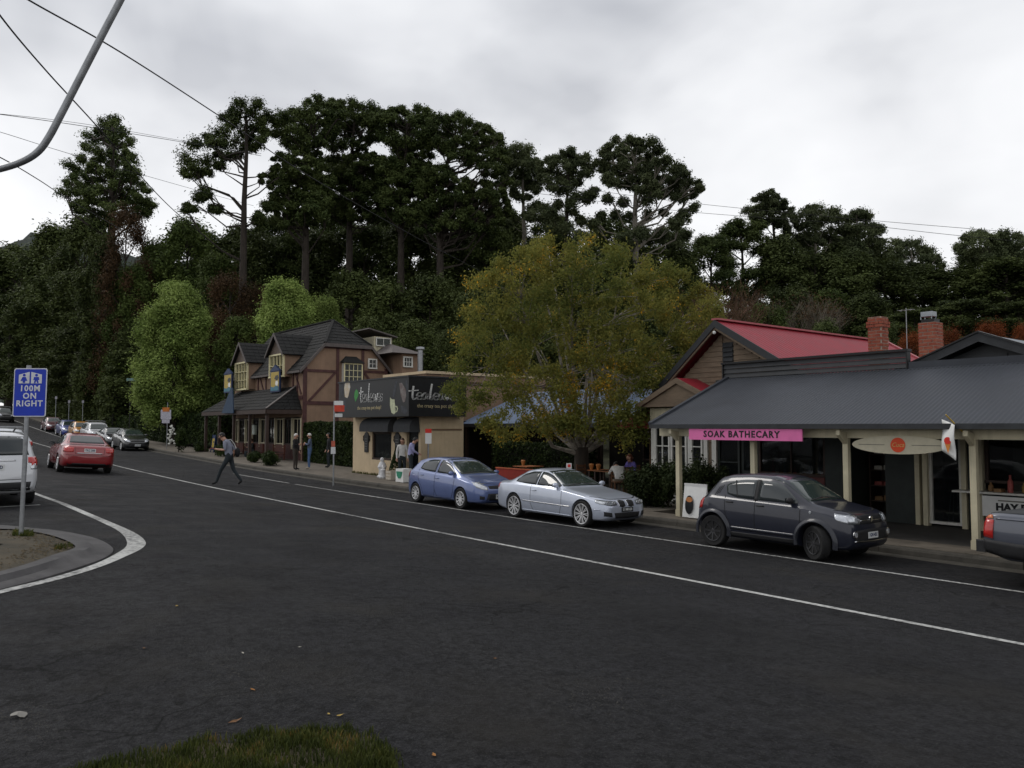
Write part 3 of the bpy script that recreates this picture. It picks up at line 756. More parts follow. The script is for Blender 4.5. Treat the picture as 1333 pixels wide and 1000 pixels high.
for k, zz_ in enumerate((.35, .72, 1.10, 1.48)):
    b = MB(); b.box(-10.15, -9.38, SY+.95, SY+1.45, FZ+zz_, FZ+zz_+.03); b.build('shelf_board', darkwood, rs)
for x in (-10.17, -9.38): b = MB(); b.box(x-.02, x+.02, SY+.95, SY+1.45, FZ, FZ+2.0); b.build('upright', darkwood, rs)
for k, (zz_, mi) in enumerate(((1.13, 4), (1.51, 4), (.75, 0), (.38, 2))):
    for j in range(3):
        b = MB(); x = -10.08+j*.23; b.box(x, x+.19, SY+1.0, SY+1.35, FZ+zz_, FZ+zz_+rg.uniform(.08, .16)); o = b.build('folded_goods', goods[mi], None)
        place_single(o, (x+.1, SY+1.2, FZ+zz_)); tag(o, 'stack of %s goods on the display rack in the recess' % ('pale folded' if mi == 4 else 'red' if mi == 0 else 'brown'), 'goods', 'goods on the display rack')
for i in range(12):
    x = -7.0+i*.2+rg.uniform(-.03, .03)
    if i % 3 == 1:
        b = MB(); b.box(x-.07, x+.07, SY-.3, SY-.1, FZ+.842, FZ+.842+rg.uniform(.05, .1)); o = b.build('snack_box', goods[(i*2) % 6], None); place_single(o, (x, SY-.2, FZ+.842))
        tag(o, 'small box of snacks on the white serving bench', 'box', 'things on the serving bench')
    else:
        bottle(x, SY-.15+rg.uniform(-.1, .1), FZ+.842, rg.uniform(.16, .36), rg.uniform(.03, .06), goods[(i*5+2) % 6], 'jar', 'jar or bottle standing on the white serving bench', 'jar', 'things on the serving bench')
# bar stools glimpsed inside
for x in (-8.15, -7.85):
    stl = thing('bar_stool', 'pale bar stool seen through the glass door', 'stool', (x, SY+.9, FZ), group='stools behind the glass door')
    b = MB(); b.lathe([(.14, .70), (.15, .73), (.14, .75)], (x, SY+.9, FZ), 'z', 12); b.build('seat', brownwood, stl)
    for a in range(4):
        c, s_ = math.cos(a*1.571+.785), math.sin(a*1.571+.785)
        b = MB(); b.tube([(x+.09*c, SY+.9+.09*s_, FZ+.70), (x+.17*c, SY+.9+.17*s_, FZ)], .013, 6); b.build('leg', steel, stl)

# ---------------------------------------------------------------- red-roofed weatherboard house behind
house = thing('weatherboard_house', 'weatherboard house with red metal gable roof and brick chimney', 'house', (-14.2, 20, FZ))
HX, HY = -14.2, 18.75; RZ = 4.66; half = 3.1; SLL, SLR = .84, .60; EL, ER = RZ-half*SLL, RZ-half*SLR; EVZ = EL
HB = 28.1
def gz(x): return RZ - abs(x-HX)*0.78
b = MB(); corr(b, (HX+half, HB, ER), (HX+half, HY-.35, ER), (HX, HY-.35, RZ), (HX, HB, RZ), 0.2, 0.010); b.build('roof', redroof, house, smooth=True)
b = MB(); corr(b, (HX-half, HY-.35, EVZ), (HX-half, HB, EVZ), (HX, HB, RZ), (HX, HY-.35, RZ), 0.2, 0.010); b.build('roof', redroof, house, smooth=True)
b = MB(); b.slab([(HX+half-.3, HB-.3, ER-.1), (HX, HB-.3, RZ-.1), (HX-half+.3, HB-.3, EVZ-.1)], .05); b.build('rear_gable', weather, house)
b = MB(); b.beam((HX, HY-.38, RZ+.03), (HX, HB, RZ+.03), .22, .05); b.beam((HX, HB, RZ+.03), (HX+half, HB, ER+.03), .2, .05); b.build('ridge_capping', pm('red_capping', (0.36, 0.09, 0.10), 0.5, var=0.1), house)
for sg, ez_ in ((-1, EL), (1, ER)):
    b = MB(); b.prism([(HX, RZ+.01), (HX+sg*half, ez_+.01), (HX+sg*half, ez_-.20), (HX, RZ-.20)], 'y', HY-.40, HY-.36); b.build('bargeboard', darktrim, house)
    b = MB(); b.prism([(HX, RZ-.21), (HX+sg*half, ez_-.21), (HX+sg*half, ez_-.27), (HX, RZ-.27)], 'y', HY-.36, HY-.30); b.build('barge_trim', weather, house)
b = MB(); b.prism([(HX-half+.35, FZ), (HX+half-.35, FZ), (HX+half-.35, ER-.06), (HX, RZ-.3), (HX-half+.35, EL-.02)], 'y', HY+.02, HY+.10); b.build('gable_backing', weather, house)
z = 0.9
bh = 0.145
while z < RZ-.5:
    hw = min(half-.36, (RZ-.36-(z+bh*.5))/SLL); hr = min(half-.36, (RZ-.36-(z+bh*.5))/SLR)
    if hw > .1:
        for (xa, xb) in (((HX-hw, HX-.02), (HX+.36, HX+hr)) if z > RZ-1.75 else ((HX-hw, HX+hr),)):
            if xb-xa > .06:
                b = MB(); b.prism([(HY+.02, z), (HY-.022, z+.004), (HY+.0, z+bh+.006), (HY+.02, z+bh+.006)], 'x', xa, xb); b.build('weatherboard', weather, house)
    z += bh
lv = MB(); lv.box(HX-.02, HX+.36, HY-.004, HY+.02, RZ-1.75, RZ-.62); lv = lv.build('vent', black, house)
for i in range(8):
    z = RZ-1.70+i*.135
    if z > RZ-.62: break
    b = MB(); b.prism([(HY-.005, z+.1), (HY-.05, z), (HY-.045, z+.012), (HY-.005, z+.115)], 'x', HX, HX+.34); b.build('louvre', darktrim, lv)
b = MB(); b.ell((HX+.02, HY-.42, RZ-.36), (.05, .05, .05), 8, 6); b.build('gable_lamp', paintwhite, house)
# lower lean-to gable beside the front door
PX, PZ = -15.15, 3.05
for sg in (-1, 1):
    b = MB(); b.slab([(PX+sg*1.6, HY-.9, PZ-.75), (PX+sg*1.6, HY, PZ-.75), (PX, HY, PZ), (PX, HY-.9, PZ)][::sg], .03); b.build('porch_roof', redroof, house)
    b = MB(); b.prism([(PX, PZ+.0), (PX+sg*1.6, PZ-.75), (PX+sg*1.6, PZ-.90), (PX, PZ-.16)], 'y', HY-.95, HY-.905); b.build('porch_bargeboard', weather, house)
b = MB(); b.prism([(PX-1.4, PZ-.82), (PX+1.4, PZ-.82), (PX, PZ-.14)], 'y', HY-.86, HY-.80); b.build('porch_gable', weather, house)
# bay windows below
wl_ = MB(); wl_.box(-16.5, -14.21, HY-.55, HY-.45, FZ, FZ+.95); wl_.build('bay_base', white, house)
for (xa, xb) in ((-16.35, -15.75), (-15.72, -15.12), (-14.98, -14.55)):
    window_unit(house, xa, xb, HY-.48, FZ+.96, 1.72, nx=2 if xb-xa > .5 else 1, nz=2, fmat=white, name='sash_window')
for xa in (-16.5, -15.10, -14.53): b = MB(); b.box(xa, xa+.13, HY-.52, HY-.44, FZ+.951, 1.75); b.build('mullion', white, house)
b = MB(); b.box(-16.5, -14.21, HY-.56, HY-.43, 1.755, 2.2); b.build('bay_head', cream, house)
z = FZ
while z < 1.7:
    b = MB(); b.prism([(HY-.43, z), (HY-.475, z+.004), (HY-.45, z+.15), (HY-.43, z+.15)], 'x', -14.42, -14.21); b.build('weatherboard', weather, house); z += .145
brick_stack(house, 'chimney', -11.30, -10.91, 21.35, 21.74, 2.8, 4.68)
b = MB(); b.tube([(-11.5, 24, 3.0), (-11.5, 24, 5.2)], .012, 6); b.tube([(-11.75, 24.0, 5.15), (-11.3, 24.1, 5.15)], .008, 5)
for i in range(4): b.tube([(-11.72+i*.13, 23.9, 5.15), (-11.72+i*.13, 24.2, 5.15)], .005, 4)
b.build('antenna', steel, house)
b = MB(); b.lathe([(.25, 0), (.25, .12), (.20, .2), (.0, .24)], (-12.6, 21.6, 3.35), 'z', 14); b.build('roof_vent', zincroof, house, smooth=True)
# ---------------------------------------------------------------- grey gabled shop on the right
gs = thing('grey_gable_building', 'charcoal gabled shop roof with pale zinc sheeting and capped chimney', 'shop', (-7.2, 20, FZ))
GX, GY, GZ = -7.35, 18.9, 3.66; gh = 2.6; gr = 0.40
for sg in (-1, 1):
    b = MB(); A = (GX+sg*gh, GY-.3, GZ-gh*gr); B = (GX+sg*gh, 27, GZ-gh*gr); Cq = (GX, 27, GZ); D = (GX, GY-.3, GZ)
    if sg > 0: corr(b, B, A, D, Cq, 0.09, .011)
    else: corr(b, A, B, Cq, D, 0.09, .011)
    b.build('roof', zincroof, gs, smooth=True)
    b = MB(); b.prism([(GX, GZ+.02), (GX+sg*gh, GZ-gh*gr+.02), (GX+sg*gh, GZ-gh*gr-.17), (GX, GZ-.17)], 'y', GY-.36, GY-.31); b.build('bargeboard', darktrim, gs)
    b = MB(); b.prism([(GX, GZ+.06), (GX+sg*gh, GZ-gh*gr+.06), (GX+sg*gh, GZ-gh*gr+.025), (GX, GZ+.025)], 'y', GY-.40, GY-.22); b.build('barge_capping', black, gs)
b = MB(); b.prism([(GX-gh+.3, GZ-gh*gr-.05), (GX+gh-.3, GZ-gh*gr-.05), (GX, GZ-.2)], 'y', GY, GY+.08); b.box(GX-gh+.3, GX+gh-.3, GY, GY+.08, 2.3, GZ-gh*gr-.049); b.build('gable_wall', darktrim, gs)
for i in range(5):
    z = GZ-gh*gr+.03+i*.145; hw = max(0, (GZ-.26-z-.14)/gr)
    if hw > .15: b = MB(); b.prism([(GY-.005, z), (GY-.04, z+.004), (GY-.018, z+.15), (GY-.005, z+.15)], 'x', GX-min(hw, gh-.35), GX+min(hw, gh-.35)); b.build('gable_board', weather if i == 0 else darktrim, gs)
c2 = brick_stack(gs, 'chimney', -9.44, -9.02, 20.3, 20.72, 2.6, 4.25, corbel=False)
b = MB(); b.box(-9.39, -9.07, 20.36, 20.66, 4.25, 4.33); b.build('flue_base', black, gs)
b = MB(); b.box(-9.40, -9.12, 20.37, 20.62, 4.40, 4.52)
for dx in (-9.42, -9.16):
    for dy in (20.39, 20.61): b.box(dx, dx+.02, dy, dy+.02, 4.33, 4.40)
b.build('flue_cowl', zincroof, gs)
# A-frame board by the first post
ab = thing('sandwich_board', 'white pavement board with a coffee cup picture beside the cream post', 'sign', (-12.3, 15.05, FZ))
pL = on_t(888, 669, 15.05); pR = on_t(917, 671, 15.05)
for sg in (1, -1):
    b = MB(); b.slab([(pL.x, 15.05+(.22 if sg < 0 else 0), FZ+.03), (pR.x, 15.05+(.22 if sg < 0 else 0), FZ+.03), (pR.x+.03, 15.12, FZ+.83), (pL.x+.03, 15.12, FZ+.83)][::sg], .02); b.build('panel', paintwhite, ab)
cx_ = on_t(897, 650, 15.05).x-.04
def tilt(p): return (p[0], 15.05+0.07*(p[1]-FZ)/.83-.0245, p[1])
def disc2(b, x, z, rx, rz, d, n=18):
    b.add([(x+rx*math.cos(i*6.2832/n), tilt((x, z+rz*math.sin(i*6.2832/n)))[1]-d, z+rz*math.sin(i*6.2832/n)) for i in range(n)], [tuple(range(n))])
b = MB(); disc2(b, cx_+.04, FZ+.33, .125, .22, .004); b.build('cup_picture', paintblack, ab)
b = MB(); disc2(b, cx_+.04, FZ+.45, .10, .06, .008); b.build('cup_lid_picture', pm('coffee_orange', (0.45, 0.18, 0.06), 0.6), ab)
# ---------------------------------------------------------------- tea shop with black sign band
TZ0 = foot(30, 16.7)
tea = thing('tea_shop', 'small beige corner shop under a deep black wraparound sign band', 'shop', (-30, 17.5, TZ0))
TX0, TX1, TY0, TY1 = -33.1, -27.25, 16.7, 18.75
wx0, wx1, dz0, dz1 = -31.3, -29.6, -28.35, -27.42
b = MB()     # front wall around window and door
b.box(TX0, wx0, TY0, TY0+.2, TZ0-.1, 2.05); b.box(wx0, wx1, TY0, TY0+.2, TZ0-.1, .22); b.box(wx0, wx1, TY0, TY0+.2, 1.42, 2.05)
b.box(wx1, dz0, TY0, TY0+.2, TZ0-.1, 2.05); b.box(dz0, dz1, TY0, TY0+.2, 1.55, 2.05); b.box(dz1, TX1, TY0, TY0+.2, TZ0-.1, 2.05)
b.build('front_wall', render_beige, tea)
b = MB(); b.box(TX1-.2, TX1, TY0+.2, TY1, TZ0-.1, 2.05); b.build('side_wall', render_beige, tea)
b = MB(); b.box(TX1, TX1+.03, TY0+.30, TY1-.1, 1.50, 1.56); b.box(TX1, TX1+.025, TY0+.30, TY0+.36, TZ0+.1, 1.495); b.build('shutter_rail', pm('shutter_brown', (0.16, 0.10, 0.06), 0.7), tea)
b = MB(); b.box(TX0, TX0+.2, TY0+.2, TY1, TZ0-.1, 2.05); b.box(TX0+.2, TX1-.2, TY1-.2, TY1, TZ0-.1, 2.05); b.build('rear_wall', render_beige, tea)
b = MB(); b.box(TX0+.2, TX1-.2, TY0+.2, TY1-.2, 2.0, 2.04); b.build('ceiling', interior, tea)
b = MB(); b.box(-33.9, -30.2, TY1, 26, TZ0, 4.0); b.build('rear_wing', render_tan, tea)
b = MB(); b.box(-34.0, -30.1, TY1-.06, 26.1, 4.0, 4.12); b.build('parapet_capping', render_beige, tea)
b = MB(); b.box(-30.2, -30.15, TY1, 26, 3.55, 3.70); b.build('wall_band', tudor, tea)
# sign band
SX0, SX1, SY0, SY1 = -32.95, -26.85, 15.9, 18.6; BZ0, BZ1 = 2.05, 3.58
b = MB(); b.box(SX0, SX1, SY0, SY1, BZ0, BZ1); sb_ = b.build('sign_band', paintblack, tea)
b = MB(); b.box(SX0-.04, SX1+.04, SY0-.04, SY1, BZ1, BZ1+.06); b.build('sign_capping', darktrim, tea)
GLY = {'t': ([[(.12, 1.0), (.06, .3), (.12, .0), (.3, .08)], [(-.16, .62), (.42, .70)]], .30),
       'e': ([[(0, .2), (.25, .28), (.30, .44), (.16, .5), (.04, .3), (.08, .05), (.25, 0), (.40, .15)]], .36),
       'a': ([[(.32, .42), (.15, .48), (.02, .25), (.08, .03), (.22, .1), (.33, .45), (.32, .1), (.44, .06)]], .42),
       'l': ([[(.20, 1.22), (.12, .6), (.10, .10), (.17, .0), (.28, .10)]], .28),
       'v': ([[(0, .45), (.12, .02), (.30, .50)]], .30), 's': ([[(.30, .42), (.12, .46), (.08, .32), (.26, .18), (.2, .02), (.0, .05)]], .36)}
def script_word(word, M, h, xs, parent, mat, pen=0.055):
    b = MB(); x = 0.0
    for ch in word:
        strokes, adv = GLY[ch]
        for sgm in strokes:
            pts = smooth_poly([(x+p[0], p[1]) for p in sgm], 4)
            for i in range(len(pts)-1):
                p, q = pts[i], pts[i+1]; d = (q-p)
                if d.length < 1e-5: continue
                n_ = Vector((-d.y, d.x)).normalized()*pen*(0.7+0.5*abs(d.normalized().y)); e_ = d.normalized()*pen*.4
                quad = [p-e_-n_, q+e_-n_, q+e_+n_, p-e_+n_]
                b.add([M @ Vector((k.x*h*xs, k.y*h, 0.0)) for k in quad], [(0, 1, 2, 3)])
        x += adv
    return b.build('lettering', mat, parent, fix=False)
def sgp(u, v, d=.004): p = on_t(440+u/7.84, 490+v/7.84, SY0-d); return (p.x, p.y, p.z)
Wd = sum(GLY[c][1] for c in 'tealeaves')
t0, t1 = Vector(sgp(226, 262)), Vector(sgp(458, 250)); L_ = (t1-t0).length
script_word('tealeaves', face_road(t0.x, SY0-.004, t0.z), .62, L_/(Wd*.62), sb_, paintwhite, .05)
script_word('tealeaves', face_down(SX1+.004, 16.02, 2.72), .50, 2.3/(Wd*.50), sb_, paintwhite, .05)
tanm = pm('sign_tan', (0.45, 0.38, 0.22), 0.6); q0, q1 = Vector(sgp(192, 322)), Vector(sgp(446, 322))
text('tagline', 'the crazy tea pot shop!', 0.21, tanm, sb_, face_road((q0.x+q1.x)/2, SY0-.004, (q0.z+q1.z)/2), xs=(q1.x-q0.x)/2.05)
text('tagline', 'the crazy tea pot shop!', 0.20, tanm, sb_, face_down(SX1+.004, 17.22, 2.46), xs=1.0)
def mark(name, pts, mat, d=.004):
    b = MB(); b.add([sgp(u, v, d) for u, v in pts], [tuple(range(len(pts)))]); return b.build(name, mat, sb_, fix=False)
smoke = pm('steam_grey', (0.040, 0.044, 0.052), 0.6, var=0.5, scale=7)
mark('leaf_mark', [(186, 130), (202, 150), (210, 188), (192, 230), (177, 262), (165, 212), (170, 160)], pm('leaf_green', (0.04, 0.24, 0.05), 0.5))
mark('jug_mark', [(70, 72), (100, 50), (121, 72), (125, 112), (106, 200), (95, 222), (70, 210), (63, 122)], pm('jug_cream', (0.5, 0.36, 0.18), 0.5, col2=(0.55, 0.55, 0.52), scale=5))
mark('cup_mark', [(531, 214), (552, 236), (576, 234), (582, 292), (590, 370), (570, 388), (545, 372), (531, 300)], pm('cup_pale', (0.46, 0.48, 0.32), 0.5, var=0.25, scale=9))
mark('cup_handle_mark', [(583, 300), (604, 304), (612, 330), (604, 360), (586, 372), (588, 360), (600, 346), (602, 326), (595, 314), (585, 314)], pm('cup_pale', (0.46, 0.48, 0.32), 0.5, var=0.25, scale=9))
mark('pot_mark', [(625, 70), (652, 66), (690, 132), (696, 202), (681, 262), (664, 266), (640, 190)], pm('pot_rose', (0.085, 0.05, 0.045), 0.5, col2=(0.20, 0.18, 0.17), scale=6))
for pts in ([(556, 200), (566, 130), (588, 52), (606, 48), (590, 150), (570, 215)], [(30, 60), (48, 70), (52, 160), (40, 210), (28, 150)], [(48, 240), (80, 245), (86, 320), (70, 360), (52, 330)], [(690, 40), (708, 45), (716, 120), (704, 170), (694, 110)], [(640, 300), (690, 310), (712, 350), (690, 385), (650, 370)]): mark('steam_mark', pts, smoke)
# window and door
window_unit(tea, wx0, wx1, TY0+.12, .22, 1.42, nx=1, nz=1, fmat=darkwood, name='shop_window', fr=.08)
d = MB().box(dz0, dz1, TY0+.12, TY0+.17, TZ0, 1.55).build('door', black, tea)
MB().box(dz0+.12, dz1-.12, TY0+.108, TY0+.119, TZ0+.25, 1.4).build('door_glass', winglass, d)
for i in range(9):
    bottle(wx0+.16+i*.17, TY0+.45, .24, rg.uniform(.15, .5), rg.uniform(.05, .08), goods[(i*3+1) % 6], 'teapot_display', 'teapot or tin standing in the tea shop window', 'teapot', 'wares in the tea shop window')
MB().box(wx0, wx1, TY0+.25, TY0+.8, .16, .235).build('window_ledge', lightwall, tea)
MB().box(TX0+.25, TX1-.25, TY1-.3, TY1-.22, TZ0, 1.9).build('inner_wall', lightwall, tea)
def dome_awning(x0, x1, nm='awning'):
    b = MB(); n = 10; z0, z1 = 1.45, 2.03; pr = 0.48
    for i in range(n+1):
        a = i/n*math.pi/2; y = TY0-.01-pr*math.sin(a)*1.0; z = z1-(z1-z0)*(1-math.cos(a))*0.72
        k = .10*(1-math.sin(a))
        b.v += [(x0+k, y, z), (x1-k, y, z)]
    b.v += [(x0, TY0-.01-pr, z0-.02), (x1, TY0-.01-pr, z0-.02)]
    for i in range(n+1): b.f.append((2*i, 2*i+1, 2*i+3, 2*i+2)); b.m.append(0)
    # ends
    for sd_ in (0, 1):
        idx = [2*i+sd_ for i in range(n+2)]
        b.v.append(((x0, x1)[sd_], TY0-.01, z0-.02)); b.f.append(tuple(idx+[len(b.v)-1])); b.m.append(0)
    return b.build(nm, fabricgrey, tea, smooth=True)
dome_awning(-31.55, -29.05); dome_awning(-28.6, -27.3)
for x in (-31.75, -29.05):
    pq = thing('menu_plaque', 'black %s shaped menu plaque on the beige shop wall %s' % ('teapot', 'between window and hedge' if x < -30 else 'between window and door'), 'sign', (x, TY0, .5))
    b = MB(); b.prism([(x-.16, .52), (x+.16, .52), (x+.17, .95), (x+.22, 1.15), (x+.14, 1.36), (x, 1.42), (x-.14, 1.36), (x-.22, 1.15), (x-.17, .95)], 'y', TY0-.05, TY0-.008); b.build('board', black, pq)
    for sg in (-1, 1): b = MB(); b.tube([(x+sg*.17, TY0-.03, 1.28), (x+sg*.28, TY0-.03, 1.22), (x+sg*.29, TY0-.03, 1.06), (x+sg*.18, TY0-.03, .98)], .025, 6); b.build('handle', black, pq)
    for k in range(5): b = MB(); b.box(x-.11, x+.09, TY0-.054, TY0-.049, .66+k*.11, .68+k*.11); b.build('chalk_line', pm('chalk', (0.2, 0.2, 0.2), 0.9), pq)

# ---------------------------------------------------------------- half-timbered pub
UB = -.36
pub = thing('half_timbered_pub', 'two storey half timbered pub with shingled roof, dormers and verandah', 'pub', (-48, 20, UB))
UX, UX2, UY, UY2 = -42.9, -54.2, 18.5, 23.9; UE = 5.15; UR = 8.1; UM = (UY+UY2)/2
jz = 6.45; jt = (jz-UE)/(UR-UE)*(UM-UY)
# walls
b = MB(); b.prism([(UY, UB), (UY2, UB), (UY2, UE), (UY2-jt, jz-.1), (UY+jt, jz-.1), (UY, UE)], 'x', UX-.18, UX); b.build('side_wall', render_tan, pub)
b = MB(); b.box(UX2, UX-.18, UY, UY+.18, 2.2, UE); b.build('upper_wall', render_tan, pub)
b = MB(); b.box(UX2, UX2+.18, UY+.18, UY2, UB, UE); b.box(UX2+.18, UX-.18, UY2-.18, UY2, UB, UE); b.build('rear_wall', render_tan, pub)
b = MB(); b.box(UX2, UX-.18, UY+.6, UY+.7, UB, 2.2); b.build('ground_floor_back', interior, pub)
b = MB(); b.box(UX2+.1, UX-.1, UY+.05, UY+.65, 2.14, 2.19); b.build('ground_floor_ceiling', interior, pub)
# ground floor front: dark panelling, cream mullions
x = UX-.2; k = 0
while x > UX2+.3:
    MB().box(x-1.25, x-.02, UY+.02, UY+.12, UB, UB+.95).build('dado_panel', tudor, pub)
    window_unit(pub, x-1.22, x-.06, UY+.10, UB+.96, 2.12, nx=2, nz=1, fmat=cream if k % 2 == 0 else darkwood, name='bar_window')
    MB().box(x-.05, x+.05, UY-.04, UY+.10, UB+.7, 2.15).build('mullion', cream, pub)
    x -= 1.28; k += 1
# timbers on the side wall
def timb(p, q, w=.16, th=.05, par=pub):
    b = MB(); b.beam((UX+th/2+.003, p[0], p[1]), (UX+th/2+.003, q[0], q[1]), w, th, up=(1, 0, 0)); return b.build('timber', tudor, par)
for pq_ in [((UY+.10, UB), (UY+.10, UE-.1), .24), ((UY+.22, 3.0), (UY2-.02, 3.0), .2), ((UY+.22, 4.85), (UY+2.0, 4.85), .15), ((UY+2.10, UB+2), (UY+2.10, jz-.15), .17),
            ((UY+3.72, 2.6), (UY+3.72, jz-.15), .17), ((UY2-.10, 1.5), (UY2-.10, UE), .2), ((UY+.35, 3.1), (UY+1.95, 4.78), .13), ((UY+3.85, 4.85), (UY2-.3, 3.15), .13), ((UY+3.8, 4.93), (UY2-.2, 4.93), .14),
            ((UY+.22, 1.55), (UY2-.1, 1.55), .16), ((UY+jt+.05, jz-.2), (UY2-jt-.05, jz-.2), .14)]:
    timb(*pq_[:2], w=pq_[2])
def timf(p, q, w=.16, th=.05):
    b = MB(); b.beam((p[0], UY-th/2-.003, p[1]), (q[0], UY-th/2-.003, q[1]), w, th, up=(0, 1, 0)); return b.build('timber', tudor, pub)
for pq_ in [((UX-.02, 3.3), (UX2, 3.3), .22), ((UX-.75, 3.42), (UX-.75, UE-.1), .13), ((UX-1.35, 3.42), (UX-1.35, UE-.1), .13), ((UX-.2, 3.5), (UX-1.25, 5.0), .11), ((UX-4.1, 3.42), (UX-4.1, UE-.1), .13), ((UX-5.6, 3.42), (UX-5.6, UE-.1), .13), ((UX-6.9, 3.42), (UX-6.9, UE-.1), .13), ((UX-5.7, 3.5), (UX-6.8, 5.0), .11), ((UX-9.9, 3.42), (UX-9.9, UE-.1), .13)]:
    timf(*pq_[:2], w=pq_[2])
# roof: two shingled slopes with half hip at the gable
ov_ = .28; EVZ2 = UE-ov_*(UR-UE)/(UM-UY)
rx = -44.8
b = MB()
sl = (UR-UE)/(UM-UY)
courses(b, (UX2-.2, UY-ov_, EVZ2), (UX+.22, UY-ov_, EVZ2), (UX+.22, UY+jt, jz), (UX2-.2, UY+jt, jz), 6, seed=2)
courses(b, (UX2-.2, UY+jt, jz), (UX+.22, UY+jt, jz), (rx, UM, UR), (UX2-.2, UM, UR), 8, seed=3)
b.slab([(UX2-.2, UY-ov_, EVZ2), (UX+.22, UY-ov_, EVZ2), (UX+.22, UY+jt, jz), (rx, UM, UR), (UX2-.2, UM, UR)], .05)
b.build('roof', shingle, pub)
b = MB(); courses(b, (UX2-.2, UY2+ov_, EVZ2), (UX+.22, UY2+ov_, EVZ2), (UX+.22, UY2-jt, jz), (UX2-.2, UY2-jt, jz), 6, seed=4)
courses(b, (UX2-.2, UY2-jt, jz), (UX+.22, UY2-jt, jz), (rx, UM, UR), (UX2-.2, UM, UR), 8, seed=5)
b.slab([(UX2-.2, UM, UR), (rx, UM, UR), (UX+.22, UY2-jt, jz), (UX+.22, UY2+ov_, EVZ2), (UX2-.2, UY2+ov_, EVZ2)], .05); b.build('roof', shingle, pub)
b = MB(); courses(b, (UX+.24, UY+jt, jz), (UX+.24, UY2-jt, jz), (rx+.01, UM+.02, UR), (rx+.01, UM-.02, UR), 8, seed=6)
b.slab([(UX+.24, UY+jt, jz), (UX+.24, UY2-jt, jz), (rx, UM, UR)], .04); b.build('half_hip', shingle, pub)
b = MB(); b.beam((UX2-.2, UM, UR+.04), (rx, UM, UR+.04), .2, .07); b.beam((rx, UM, UR+.04), (UX+.24, UY+jt, jz+.05), .16, .06); b.beam((rx, UM, UR+.04), (UX+.24, UY2-jt, jz+.05), .16, .06); b.build('ridge_tiles', shingle, pub)
b = MB()
bgm = pm('barge_grey', (0.10, 0.085, 0.08), 0.6, var=0.2)
b.beam((UX+.25, UY-ov_, EVZ2-.08), (UX+.25, UY+jt, jz-.08), .05, .17, up=(1, 0, 0)) if False else None
def barge(pts):
    for p, q in zip(pts[:-1], pts[1:]): b.add([(UX+.26, p[0], p[1]+.02), (UX+.26, q[0], q[1]+.02), (UX+.26, q[0], q[1]-.19), (UX+.26, p[0], p[1]-.19), (UX+.21, p[0], p[1]+.02), (UX+.21, q[0], q[1]+.02), (UX+.21, q[0], q[1]-.19), (UX+.21, p[0], p[1]-.19)], [(0, 1, 2, 3), (7, 6, 5, 4), (0, 4, 5, 1), (2, 6, 7, 3), (0, 3, 7, 4), (1, 5, 6, 2)])
barge([(UY-ov_, EVZ2), (UY+jt, jz), (UY2-jt, jz), (UY2+ov_, EVZ2)]); b.build('bargeboard', bgm, pub)
b = MB(); b.box(UX2-.2, UX+.2, UY-ov_-.06, UY-ov_+.02, EVZ2-.14, EVZ2-.01); b.build('gutter', bgm, pub)
# dormers
def dormer(xa, xb, pz, ez):
    xm = (xa+xb)/2; y0 = UY-.42; yb = UM-.2
    for xw in (xa+.1, xb-.2): MB().box(xw, xw+.1, y0, UM-.4, UE-.6 if xa > -48 else UE-1.1, ez).build('dormer_wall', render_tan, pub)
    for sg in (-1, 1):
        xe = xm+sg*((xb-xa)/2+.12); sz = (pz-ez)/((xb-xa)/2)*.12
        b = MB(); courses(b, *((xe, yb, ez-sz), (xe, y0-.25, ez-sz), (xm, y0-.25, pz), (xm, yb, pz))[::1], 6, th=.025, seed=8)
        b.slab([(xe, yb, ez-sz), (xe, y0-.25, ez-sz), (xm, y0-.25, pz), (xm, yb, pz)][::-sg], .04); b.build('dormer_roof', shingle, pub)
        b = MB(); b.prism([(xm, pz+.02), (xe, ez-sz+.02), (xe, ez-sz-.13), (xm, pz-.16)], 'y', y0-.30, y0-.255); b.build('dormer_bargeboard', bgm, pub)
    b = MB(); b.prism([(xa+.05, ez-.02), (xb-.05, ez-.02), (xm, pz-.12)], 'y', y0-.04, y0+.02); b.build('dormer_gable', pm('dormer_boards', (0.13, 0.10, 0.08), 0.7, var=.2), pub)
    wz0 = UE-.62 if xa > -48 else UE-1.15
    window_unit(pub, xa+.15, xb-.15, y0+.05, wz0, ez-.03, nx=4, nz=3 if xa < -48 else 2, fmat=pm('window_cream', (0.66, 0.60, 0.36), 0.5, var=.08), name='dormer_window', depth=.16, fr=.09)
dormer(-46.9, -44.4, 7.15, 5.95); dormer(-52.9, -50.3, 7.10, 5.85)
# bay window on the side wall
bw = window_unit(pub, UY+2.35, UY+3.55, UX+.30, 4.15, 5.35, face='+x', nx=4, nz=3, name='bay_window', fmat=pm('window_cream', (0.66, 0.60, 0.36), 0.5, var=.08))
MB().box(UX+.003, UX+.299, UY+2.37, UY+2.45, 4.16, 5.35).box(UX+.003, UX+.299, UY+3.45, UY+3.53, 4.16, 5.35).box(UX+.003, UX+.30, UY+2.45, UY+3.45, 4.10, 4.15).build('bay_cheek', white, pub)
b = MB(); b.add([(UX+.0, UY+2.25, 5.40), (UX+.48, UY+2.25, 5.37), (UX+.48, UY+3.65, 5.37), (UX, UY+3.65, 5.40), (UX+.02, UY+2.6, 5.78), (UX+.02, UY+3.3, 5.78)], [(0, 1, 2, 3), (1, 2, 5, 4), (0, 1, 4), (2, 3, 5), (0, 4, 5, 3)]); b.build('bay_roof', shingle, pub)
window_unit(pub, UY+4.05, UY+4.65, UX+.02, 5.1, 5.72, face='+x', nx=2, nz=2, name='attic_window', fr=.08)
